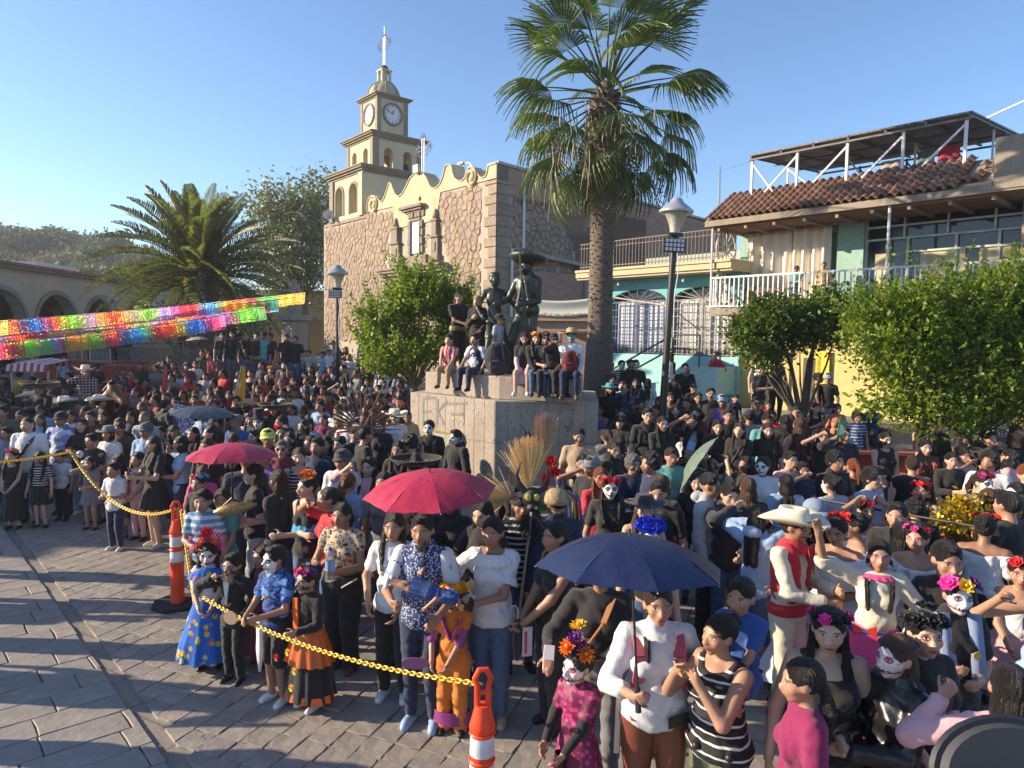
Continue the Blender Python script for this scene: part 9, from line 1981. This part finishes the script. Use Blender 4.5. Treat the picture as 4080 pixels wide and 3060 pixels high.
for (a,b_,kw,lb) in (((715,995),1.2,dict(tc='tea',hat='cap',hatc=(.15,.05,.05),pose='fold',hair='short'),'man in teal tee and brown cap sitting on the balcony behind the railing'),((880,970),1.2,dict(tc='yel',pose='down',hair='short',topmat=plain('ochre_cloth',(.38,.22,.06),.85)),'boy in ochre shirt with bare arms standing on the balcony')):
 pxy=c3(*a); x,z=RB.pix(*pxy,.75); w_=RB.w(x,.75,0); h_=z-3.925; person(kind='m',h=max(1.3,h_),at=(w_.x,w_.y,z-max(1.3,h_)),yaw=-30,label=lb,bot='jeans',bc='den',**kw)
# UMBRELLAS, FLAGS, STALLS AND BANNERS IN THE CROWD
umbrella(at_depth(812,1618,11.2),at_depth(805,1745,11.2),.52,(.05,.06,.08),'dark grey umbrella with beige lining in the left middle of the crowd',depth=.26)
umbrella(at_depth(783,1342,23),at_depth(790,1400,23),.36,(.45,.38,.28),'small beige umbrella far away by the iron fence')
u0=at_depth(*q('C',1290,1010),8.6); umbrella(u0+Vector((-.12,-.05,.10)),u0+Vector((.35,.0,-.40)),.43,(.13,.17,.13),'grey green umbrella tipped on its side below the planter row',tilt=(-.45,.55),spin=.2,depth=.3)
def furled(x0,y0,x1,y1,Y,col,label):
 a=at_depth(x0,y0,Y); b=at_depth(x1,y1,Y); t=empty('furled_umbrella',b,0,label,'umbrella'); d=a-b; m=MB(); m.tube([d*.05,d*.2,d*.6,d*.93],[.02,.055,.045,.012],10); m.build('furled_canopy',SATIN,t,col,smooth=True); m=MB(); m.tube([(0,0,0),d],.008,5); m.build('shaft',IRON,t)
furled(*q('A',1375,100),*q('A',1350,360),14.5,(.45,.03,.05),'closed bright red umbrella held upright in the left crowd')
a=at_depth(*q('B',385,375),15.5); b=at_depth(*q('B',290,790),15.5); t=empty('yellow_flag',b,0,'furled orange yellow flag held upright in the crowd left of centre','flag'); d=a-b; m=MB(); m.tube([(0,0,0),d],.012,6); m.build('pole',WHITEM,t); V=[];F=[]
for j in range(9):
 for i in range(5): u=i/4; v=j/8; pnt=d*(1-v*.92); V.append((pnt.x+.02+u*(.05+.22*v),pnt.y+.03*math.sin(u*7+v*4),pnt.z-.25*u*v))
F=np.array([(j*5+i,j*5+i+1,j*5+i+6,j*5+i+5) for j in range(8) for i in range(4)]); o=link('flag_cloth',mk('flag_cloth',V,F,True),t,SATIN,(.75,.33,.02)); o.modifiers.new('s','SOLIDIFY').thickness=.01
bn2=NT('violet_paper_banner',.7); v_=bn2.n('TexVoronoi',feature='DISTANCE_TO_EDGE'); v_.inputs['Scale'].default_value=16; bn2.put(v_.inputs['Vector'],bn2.co()); bn2.col(bn2.mix(bn2.M('LESS_THAN',v_.outputs[0],.10),(.45,.45,.55),(.13,.08,.28)))
cs=[at_depth(*q('A',x,y),11.9) for x,y in ((1425,432),(1550,448),(1610,600),(1490,690))]; o=MB(); o.add([c-cs[0] for c in cs]+[c-cs[0]+Vector((0,.01,0)) for c in cs],[(0,1,2,3),(7,6,5,4),(0,4,5,1),(1,5,6,2),(2,6,7,3),(3,7,4,0)]); o=o.build('paper_banner',bn2.m); o.location=cs[0]; tag(o,'violet and white cut paper banner held up left of the dark beige umbrella','banner')
p_=[p for p in PEOPLE if 'lilac leaflet' in p['t']['label']][0]; c=at_depth(*q('C',310,1010),p_['p'].y-.2); o=empty('lilac_leaflet',c,.1,'lilac printed paper held by the woman with the purple top','leaflet'); m=MB(); m.box((-.075,-.002,-.13),(.075,.002,.13)); o2=m.build('paper',PAINT,o,(.50,.36,.50)); o2.rotation_euler=(0,.12,0); m=MB(); m.box((-.02,-.004,.0),(.03,-.0022,.05)); m.build('print',PAINT,o,(.08,.04,.08))
p_=[p for p in PEOPLE if 'green and white card' in p['t']['label']][0]; o=empty('green_card',hpt(p_,0)+Vector((-.03,-.02,.05)),0,'green white and black card held beside the half skull face','card'); m=MB(); m.prism([(-.06,-.10),(.07,-.08),(.07,.10),(-.02,.20)],-.004,.004); m.build('card',PAINT,o,(.04,.30,.09)); m=MB(); m.prism([(-.03,-.06),(.04,-.05),(.04,.05),(-.01,.10)],-.007,-.0045); m.build('card_print',PAINT,o,(.6,.6,.58))
p_=[p for p in PEOPLE if 'large water bottle' in p['t']['label']][0]; bottle(hpt(p_,1)+Vector((0,-.03,.07)),'large clear water bottle with blue label held in the planter row',.25,1.7)
c=at_depth(*q('A',310,160),19.0); t=empty('striped_awning_stall',(c.x,19,0),0,'vendor cart with red and white striped awning at far left','stall'); k=19/FPX*.4823; zt=at_depth(*q('A',310,88),19.).z; zb=at_depth(*q('A',310,160),19.).z; W2=165*k
for s in range(12):
 x0_=-W2+2*W2*s/12; x1_=x0_+2*W2/12; col=(.45,.05,.08) if s%2 else (.6,.55,.53); m=MB(); hc_=lambda x:zt-.25*abs(x)/W2*(zt-zb)
 m.add([(x0_,-.45,zb),(x1_,-.45,zb),(x1_,-.4,hc_(x1_)),(x0_,-.4,hc_(x0_)),(x0_,.6,hc_(x0_)+.1),(x1_,.6,hc_(x1_)+.1),(x0_,.62,zb+.1),(x1_,.62,zb+.1)],[(0,1,2,3),(3,2,5,4),(4,5,7,6)]); m.build('awning_stripe',CLOTH,t,col,fix=False)
m=MB()
for x in (-W2*.9,W2*.9): m.bar((x,-.3,0),(x,-.3,zb+.05),.04); m.bar((x,.5,0),(x,.5,zb+.05),.04)
m.box((-W2*.85,-.3,.3),(W2*.85,.5,1.0)); m.build('cart',plain('cart_white',(.45,.42,.4),.6),t)
r=person(kind='w',h=1.62,x=q('A',580,130)[0],y=q('A',580,130)[1],top='tee',tc='wht',bot='dress',bc='wht',flare=.18,skirtz=.1,hair='long',hc='r',pose='down',yaw=10,flw=['org','yel','red','org'],flws=.6,flwp='top',label='tall white costume figure with orange headpieces left of the plaid rider')
# DELINEATOR POSTS AND CHAINS
def cone(p,label,rz=0):
 t=empty('delineator_post',p,rz,label,'traffic post'); OR=plain_once('orange_plastic',(.85,.055,.01),.4); m=MB(); m.lathe([(.078,.04),(.072,.06),(.070,.45),(.066,.80),(.073,.815),(.073,.835),(.060,.88),(.042,.95)],24); m.build('orange_body',OR,t,smooth=True)
 for z,rr in ((.50,.0712),(.67,.0700)):
  m=MB(); m.lathe([(rr,z),(rr-.003,z+.115)],24,close=False); m.build('reflective_band',plain_once('reflective_white',(.62,.62,.64),.35),t,smooth=True)
 for z in (.475,.635,.79): m=MB(); m.lathe([(.070,z-.01),(.0755,z),(.070,z+.01)],24,close=False); m.build('ridge',OR,t,smooth=True)
 m=MB(); m.tube([(-.03,0,.93),(-.032,0,1.06),(-.045,0,1.10),(-.02,0,1.15),(.02,0,1.15),(.045,0,1.10),(.032,0,1.06),(.03,0,.93)],.017,8); m.bar((-.025,0,1.02),(.025,0,1.02),.02); m.build('loop_handle',OR,t,smooth=True)
 m=MB(); m.prism([(.27*math.cos(a),.27*math.sin(a)) for a in np.arange(PI/8,6.3,PI/4)][:8],0,.05,'z'); m.build('rubber_base',plain_once('black_rubber',(.02,.02,.02),.8),t,bevel=.01); return t
cA=at_z(708,2412,0); cone(cA,'orange and white delineator post with black rubber base at left of the children',.3)
cB=at_z(1925,2668,1.15); cone((cB.x,cB.y,0),'orange and white delineator post nearest the camera at the bottom centre',.1)
YCH=plain_once('yellow_plastic_chain',(.85,.50,.03),.35)
def chain(a,b,sag,label,spacing=.026,r=.0048,L=.022,col=YCH,pts=None):
 a=Vector(a);b=Vector(b); t=empty('plastic_chain',a,0,label,'chain'); d=b-a; P=lambda s:d*s-Vector((0,0,sag*4*s*(1-s))); m=MB(); n=14
 V=[];F=[]; ov=[(L*(.62*math.cos(x)+(.38 if math.cos(x)>0 else -.38)),L*.52*math.sin(x)) for x in np.linspace(0,2*PI,n,endpoint=False)]
 m.tube([(x,y,0) for x,y in ov]+[(ov[0][0],ov[0][1],0)],r,5,cap=False); me=cached(('ch',L,r),lambda:m.me('link',True)); tot=0; prev=P(0); N=400; acc=0; k=0
 for i in range(1,N+1):
  p=P(i/N); acc+=(p-prev).length
  if acc>=spacing and k<290:
   tv=(p-prev).normalized(); Q=tv.to_track_quat('X','Z'); o=link('link',me,t,col,loc=p); o.rotation_mode='QUATERNION'; o.rotation_quaternion=Q@Euler((PI/4+(PI/2 if k%2 else 0),0,0)).to_quaternion(); acc=0; k+=1
  prev=p
 return t
hG=hpt(GIRL,0); st0=at_depth(805,2378,hG.y); chain(st0,(cB.x-.02,cB.y,1.07),.12,'yellow plastic chain running from the blue dress girl hands to the nearest orange post')
st1=at_depth(283,1800,9.2); chain((cA.x,cA.y,1.08),st1,.34,'yellow chain sagging from the left orange post towards the crowd at left',.03,.006,.027)
chain(st1,at_depth(-60,1845,8.4),.02,'yellow chain going out of the picture at the left edge',.03,.006,.027)
chain((cA.x+.06,cA.y-.02,1.08),(GIRL['p'].x-.2,GIRL['p'].y+.2,.35),.02,'yellow chain hanging down beside the left orange post',.026,.005,.024)
c=at_depth(3990,3085,1.55); t=empty('padded_backrest',c,.0,'dark padded chair backrest cut off by the bottom right corner','chair'); m=MB(); m.lathe([(.02,.0),(.12,.0),(.155,.01),(.165,.03),(.15,.05),(.02,.05)],32,sy=.7); o=m.build('pad',plain('dark_pad',(.045,.045,.05),.7),t,smooth=True); o.rotation_euler=(1.2,0,0); m=MB(); m.tube([(.168*math.cos(a),.118*math.sin(a),.025) for a in np.linspace(0,2*PI,33)],.012,6,cap=False); o=m.build('piping',BACKP,t,smooth=True); o.rotation_euler=(1.2,0,0); m=MB(); m.tube([(0,.05,-.05),(0,.1,-.6)],.015,6); m.build('support',IRON,t)
by=at_depth(*q('D',240,430),15.6); t=empty('bicycle',(by.x,15.6,G(by.x,15.6)),rad(-40),'dark bicycle leaning in front of the yellow wall behind the small tree','bicycle')
for x in (-.5,.5):
 m=MB(); m.tube([(x+.3*math.cos(a),0,.32+.3*math.sin(a)) for a in np.linspace(0,2*PI,21)],.022,6,cap=False); wv=m.build('wheel',BACKP,t,smooth=True); m=MB()
 for k in range(10): a=k*PI/5; m.tube([(x,0,.32),(x+.29*math.cos(a),0,.32+.29*math.sin(a))],.003,3)
 m.build('spokes',SILV,wv)
m=MB()
for a,b in (((-.5,0,.32),(-.12,0,.75)),((-.12,0,.75),(.38,0,.8)),((-.12,0,.75),(-.05,0,.3)),((-.05,0,.3),(.36,0,.72)),((-.5,0,.32),(-.05,0,.3)),((.5,0,.32),(.36,0,.9))): m.tube([a,b],.017,6)
m.build('frame',plain('bike_paint',(.05,.05,.08),.4),t,smooth=True); m=MB(); m.tube([(.33,-.25,.95),(.37,0,.93),(.33,.25,.95)],.013,6); m.build('handlebar',IRON,t); m=MB(); m.ball((-.14,0,.85),.1,10,5,sx=1.2,sy=.6,sz=.3); m.build('saddle',BACKP,t)
pc_=at_depth(*q('C',1550,330),16.2); t=empty('plastic_chair',(pc_.x,16.2,G(pc_.x,16.2)),rad(-30),'green slatted plastic chair beside the red tee woman','chair'); m=MB(); m.box((-.22,-.2,.42),(.22,.22,.45)); m.build('seat',plain('green_plastic',(.06,.22,.2),.4),t);
for k in range(5): m=MB(); m.box((-.2+k*.085,.2,.47),(-.15+k*.085,.225,.85)); m.build('back_slat',bpy.data.materials['green_plastic'],t)
for x in (-.2,.2):
 for y in (-.18,.2): m=MB(); m.bar((x,y,0),(x,y,.42),.035); m.build('leg',bpy.data.materials['green_plastic'],t)
m=MB(); m.box((-.23,.19,.84),(.23,.23,.9)); m.build('top_rail',bpy.data.materials['green_plastic'],t)
pb_=at_z(*q('D',1048,760),.32); bottle((pb_.x,pb_.y,1.12),'empty clear bottle standing on the red kerb under the large tree',0,1.3)
gb=at_depth(*q('D',1560,1420),6.6); t=empty('gold_tinsel_bush',(gb.x,6.6,0),0,'heap of yellow gold foil flowers behind the dancers','decoration'); rg_=np.random.RandomState(4); P_,N_,c__,d__=crown_pts([((0,0,gb.z),(.28,.22,.22))],1200,rg_,.5,10,.05); V,F=leaves(P_,N_,.06,rg_,.6); tag(link('foil',mk('foil',V,F),t,plain('gold_foil',(.55,.38,.02),.3,.6)),kind='stuff'); m=MB(); m.lathe([(.12,0),(.16,gb.z-.1)],12); m.build('pot',plain('pot_brown',(.12,.06,.04),.8),t)
m=MB(); a=at_depth(*q('D',290,1215),7.2); b=at_depth(*q('D',1640,1450),5.9); m.tube([a,b],.012,6); m.tube([b,(b.x,b.y,0)],.012,6); m.tube([a,(a.x,a.y,0)],.012,6); o=m.build('low_rail',IRON); tag(o,'thin dark handrail behind the dancers at right','handrail')
# THE REST OF THE CROWD
RGC=random.Random(99)
HW={'long':'long','longback':'long loose','short':'short','bun':'tied up','pony':'ponytail','curly':'curly','bob':'bobbed','curlylong':'curly'}
HN={'k':'black','b':'dark brown','l':'light brown','r':'reddish','y':'blond','g':'grey'}
CN={'blk':'black','blk2':'charcoal','wht':'white','cream':'cream','gry':'grey','lgry':'light grey','nvy':'navy','blu':'blue','lbl':'light blue','red':'red','mar':'maroon','pnk':'hot pink','lpnk':'pale pink','mag':'magenta','pur':'purple','grn':'dark green','tea':'teal','brn':'brown','tan':'tan','org':'orange','yel':'yellow'}
heads=[(project(p['t'].location+Vector((0,0,p['h']))),p['t'].location.copy(),p['h']) for p in PEOPLE]
land=[('the striped awning',0,150,1440),('the skeleton girl',0,160,1790),('the dark beige umbrella',0,810,1650),('the small red umbrella',0,930,1790),('the yellow flag',0,940,1560),('the church lamp post',0,1340,1480),('the brown feather headdress',0,1440,1700),('the front red umbrella',0,1720,1960),('the monument',0,1850,1700),('the wheat headdress',0,2130,1850),('the purple top woman',0,2390,1640),('the navy umbrella',0,2520,2150),('the tall young man with glasses',0,2570,1660),('the leaning lamp post',0,2640,1560),('the purple vest man',0,2880,1590),('the cowboy hat dancer',0,3150,2010),('the small dark tree',0,3190,1580),('the large green tree',0,3700,1600),('the brown jacket girl',0,3690,1780),('the pink tee woman',0,4010,1850),('the black rose crown woman',0,3680,2480)]
def relpos(px):
 L=sorted(land,key=lambda l:math.hypot((px[0]-l[2]),(px[1]-l[3])*1.4))[0]; dx,dy=px[0]-L[2],px[1]-L[3]
 if abs(dx)>abs(dy)*1.1: return ('left of ' if dx<0 else 'right of ')+L[0]
 return ('farther back than ' if dy<0 else 'nearer than ')+L[0]
zones=[]
ZL=[(-40,1470),(420,1465),(640,1420),(760,1385),(1220,1385),(1500,1400),(1640,1460),(1620,1760),(1800,1950),(2100,2000),(2180,2180),(1750,2080),(1650,2050),(1400,2080),(1200,2100),(900,2080),(820,2020),(640,1900),(400,1760),(-40,1720)]
ZR=[(2420,1480),(2660,1490),(2900,1580),(3100,1600),(3300,1640),(3700,1700),(4120,1780),(4120,2080),(3900,2120),(3500,2060),(3100,2100),(2700,2080),(2450,2060),(2300,1950),(2300,1700)]
cand=[]
for Y in np.arange(3.9,25,.46):
 for X in np.arange(-17,15,.50):
  cand.append((X+RGC.uniform(-.14,.14),Y+RGC.uniform(-.14,.14)))
RGC.shuffle(cand); cand.sort(key=lambda c:c[1]); nf=0; MAXP=330; added=[]; nstuff=0; SV=[];SP=[];SF=[];SC=[];sb=0
lowK=[skel(a,1,1,p,0,0) for a,p in (('m','down'),('w','clasp'),('m','fold'),('w','down'))]
def lowparts(K):
 P,Cv=headp(K); out=[]
 for pr,c in ((P+limb(K,0,2,None)+feet(K)+[('e',K['W%d'%i]+v3(0,-.02,-.02),(.02,.02,.035)) for i in (0,1)],0),(torso(K,.012)+limb(K,.012,.62),1),(limb(K,.012,None,1.9)+[('e',K['pelvis'],(.1,.08,.08))],2),([('e',K['head']+v3(0,.017,.02),(.055,.064,.062)),('e',K['head']+v3(0,.05,-.04),(.05,.03,.07))]+([('c',(0,.07,.9),(0,.075,.72),.05,.04)] if K['sex']=='f' else []),3)):
  V,F=grow(pr,.020,.012); d=(V-K['head'])/K['hh']; d[(np.abs(d)>1.3).any(1)]=(0,5,0); out.append((V,F,c,d if c==0 else d*0+5))
 return out
LP=[lowparts(K) for K in lowK]
mon_poly=[(L1.x-.15,L1.y-.1),(C1_.x,C1_.y-.3),(R1.x+.25,R1.y-.2),(R1.x+.4,R1.y+2.9),(L1.x+1,L1.y+3.1)]
for X,Y in cand:
 if len(PEOPLE)>=MAXP and nstuff>=230: break
 kind=RGC.choice('mwwwm' if RGC.random()<.9 else 'bg'); h={'m':1.66,'w':1.56,'b':1.3,'g':1.28}[kind]*RGC.uniform(.95,1.05)
 gz=G(X,Y); px=project((X,Y,gz+h))
 if not(-60<px[0]<4140): continue
 if not (inside(ZL,*px) or inside(ZR,*px)): continue
 if inside(mon_poly,X,Y): continue
 if X>1.6 and (abs(Y-(9.75-(X-1.75)*.148))<.3 or abs(Y-(13.3-(X-2.3)*.113))<.3): continue
 bad=False
 for hp2,loc,h2 in heads:
  dd=math.hypot(loc.x-X,loc.y-Y)
  if dd<.40: bad=True;break
  hs1=.25*FPX/Y;
  if loc.y>Y and abs(hp2[0]-px[0])<hs1*.95 and -hs1*.35<hp2[1]-px[1]+0*hs1 <hs1*1.9 and hp2[1]>px[1]-hs1*.3: bad=True;break
  if loc.y>Y and abs(hp2[0]-px[0])<hs1*.8 and px[1]<hp2[1]+hs1*.6: bad=True;break
 if bad: continue
 if len(PEOPLE)>=MAXP:
  a_=RGC.gauss(-.1,.4); R_2=rotz(a_); cols=[SK[RGC.choice('nnd')],CL[RGC.choice(['blk','blk','blk2','wht','nvy','red','lbl','gry','mar','tan'])],CL[RGC.choice(['nvy','blk','den'])],HC[RGC.choice('kkb')]]
  for V,F,c,d in RGC.choice(LP): SP.append(d); SV.append((V@R_2.T)*h+np.array([X,Y,gz])); SF.append(F+sb); SC.append(np.tile(np.array((*cols[c],1.)),(len(V),1))); sb+=len(V)
  nstuff+=1; heads.append((px,Vector((X,Y,gz)),h)); continue
 hair=RGC.choice({'m':['short','short','fade','curly'],'w':['long','longback','pony','bun','long','bob'],'b':['short'],'g':['pony','long']}[kind]); hc=RGC.choices('kblrg',(9,5,1,.5,.6))[0]
 tc=RGC.choices(['blk','blk2','wht','gry','nvy','lbl','red','mar','pnk','lgry','grn','pur','lpnk','tan','tea'],[24,6,6,3,5,3,2,2,1,2,1,1,1,1,1])[0]; fc=RGC.choices('nnsdtglm',(8,4,2.4,2,1.2,1.5,1.5,2 if kind=='m' else 0))[0]
 if fc=='m' and kind!='m': fc='n'
 yaw=RGC.gauss(-8,28) if RGC.random()<.82 else RGC.uniform(120,240)
 kw={}
 if RGC.random()<.10 and kind=='w': kw=dict(flw=RGC.choice([['red']*3,['org']*4,['pink','wht','pink'],['blu','yel','blu'],['mag','red','mag']]),flws=.42)
 elif RGC.random()<.11 and kind=='m': kw=dict(hat=RGC.choice(['cap','cap','cowboy','cap','tophat']))
 if 'hat' in kw and kw['hat']=='cap': kw['hatc']=RGC.choice([(.02,.02,.025),(.2,.2,.22),(.3,.04,.04),(.05,.08,.2)])
 pose=RGC.choice(['down','clasp','down','fold','chest','mouth','phone','one','oner'])
 top=RGC.choice(['tee','tee','polo','long','tank' if kind=='w' else 'tee'])
 r=person(kind=kind,h=round(h/.03)*.03,at=(X,Y,gz),top=top,tc=tc,bot=RGC.choice(['jeans','pants']),bc=RGC.choice(['blk','nvy','den','blk2','gry']),hair=hair,hc=hc,face=fc,skin=RGC.choice('nnnldc'),pose=pose,yaw=yaw,hy=RGC.choice((-12,0,10)),w=RGC.choice((1.0,1.0,1.2)),res=.0125 if Y>8 else .0092,label='~',group='people in the crowd',**kw)
 who={'m':'man','w':'woman','b':'boy','g':'girl'}[kind]; d=('%s with %s %s hair'%(who,HN[hc],HW.get(hair,'short'))) if kw.get('hat') is None else '%s in a %s'%(who,{'cap':'cap','cowboy':'cowboy hat','tophat':'top hat'}[kw['hat']])
 if fc in 'sdt': d+=' and skull makeup'
 if 'flw' in kw: d+=' and flower crown'
 r['d']=d+' in %s top'%CN[tc]; r['px']=px; r['rel']=relpos(px); added.append(r)
 heads.append((px,Vector((X,Y,gz)),h))
if SV:
 me=mk('distant_crowd',np.concatenate(SV),np.concatenate(SF),True); ca=me.color_attributes.new('who','FLOAT_COLOR','POINT'); ca.data.foreach_set('color',np.concatenate(SC).astype(np.float32).ravel()); at=me.attributes.new('fp','FLOAT_VECTOR','POINT'); at.data.foreach_set('vector',np.concatenate(SP).astype(np.float32).ravel()); cm_=NT('distant_crowd',.8); cc=cm_.attr('who','Color'); x,y,z=cm_.sep(cm_.attr('fp')); ax=cm_.M('ABSOLUTE',x)
 for cx,rx,cz,rz in ((.3,.16,.08,.13),(0,.2,-.53,.07),(0,.08,-.33,.05)): mm=cm_.M('MULTIPLY',cm_.M('LESS_THAN',cm_.M('ADD',cm_.M('POWER',cm_.M('ABSOLUTE',cm_.M('DIVIDE',cm_.M('SUBTRACT',ax,cx),rx)),2),cm_.M('POWER',cm_.M('ABSOLUTE',cm_.M('DIVIDE',cm_.M('SUBTRACT',z,cz),rz)),2)),1),cm_.M('LESS_THAN',y,-.12)); cc=cm_.mix(cm_.M('MULTIPLY',mm,.8),cc,(.06,.025,.02))
 cm_.col(cc); tag(link('distant_crowd',me,None,cm_.m),kind='stuff')
from collections import defaultdict
bk_=defaultdict(list)
for r in added: bk_[(r['d'],r['rel'])].append(r)
ORD=['leftmost','second from left','third from left','fourth from left','fifth from left','sixth from left']
for (d,rel),L in bk_.items():
 L.sort(key=lambda r:r['px'][0])
 for i,r in enumerate(L):
  s=((ORD[min(i,5)]+', ') if len(L)>1 else '')+d+', '+rel
  for cut in ('black hair','dark brown hair'):
   if len(s.split())>16: s=s.replace(' and skull makeup',' skull makeup').replace(' in the planter row','').replace('farther back than','behind').replace('nearer than','before').replace(' and flower crown',' flowers')
   if len(s.split())>16: s=s.replace(' with dark brown',' with brown').replace(' long loose',' long').replace(' with glasses','')
  r['t']['label']=' '.join(s.split()[:16])
for i,(X,Y,k,ps) in enumerate(((-6.7,7.6,'m','down'),(-6.3,6.6,'w','clasp'),(-7.4,8.5,'m','fold'),(-5.6,5.7,'m','holdl'),(-6.9,6.0,'w','down'),(-8.4,7.4,'m','down'),(-5.2,4.9,'w','fold'))):  # unseen people added so their shadows fall on the left foreground
 person(kind=k,at=(X,Y,0),top='tee',tc=['blk','wht','gry','nvy','red','blk','lbl'][i],hair='short' if k=='m' else 'long',pose=ps,yaw=70,bot='jeans',bc='nvy',res=.0125,label=['bystander in black','bystander in white','bystander in grey','bystander in navy','bystander in red','second bystander in black','bystander in light blue'][i]+' standing outside the left edge of the picture')
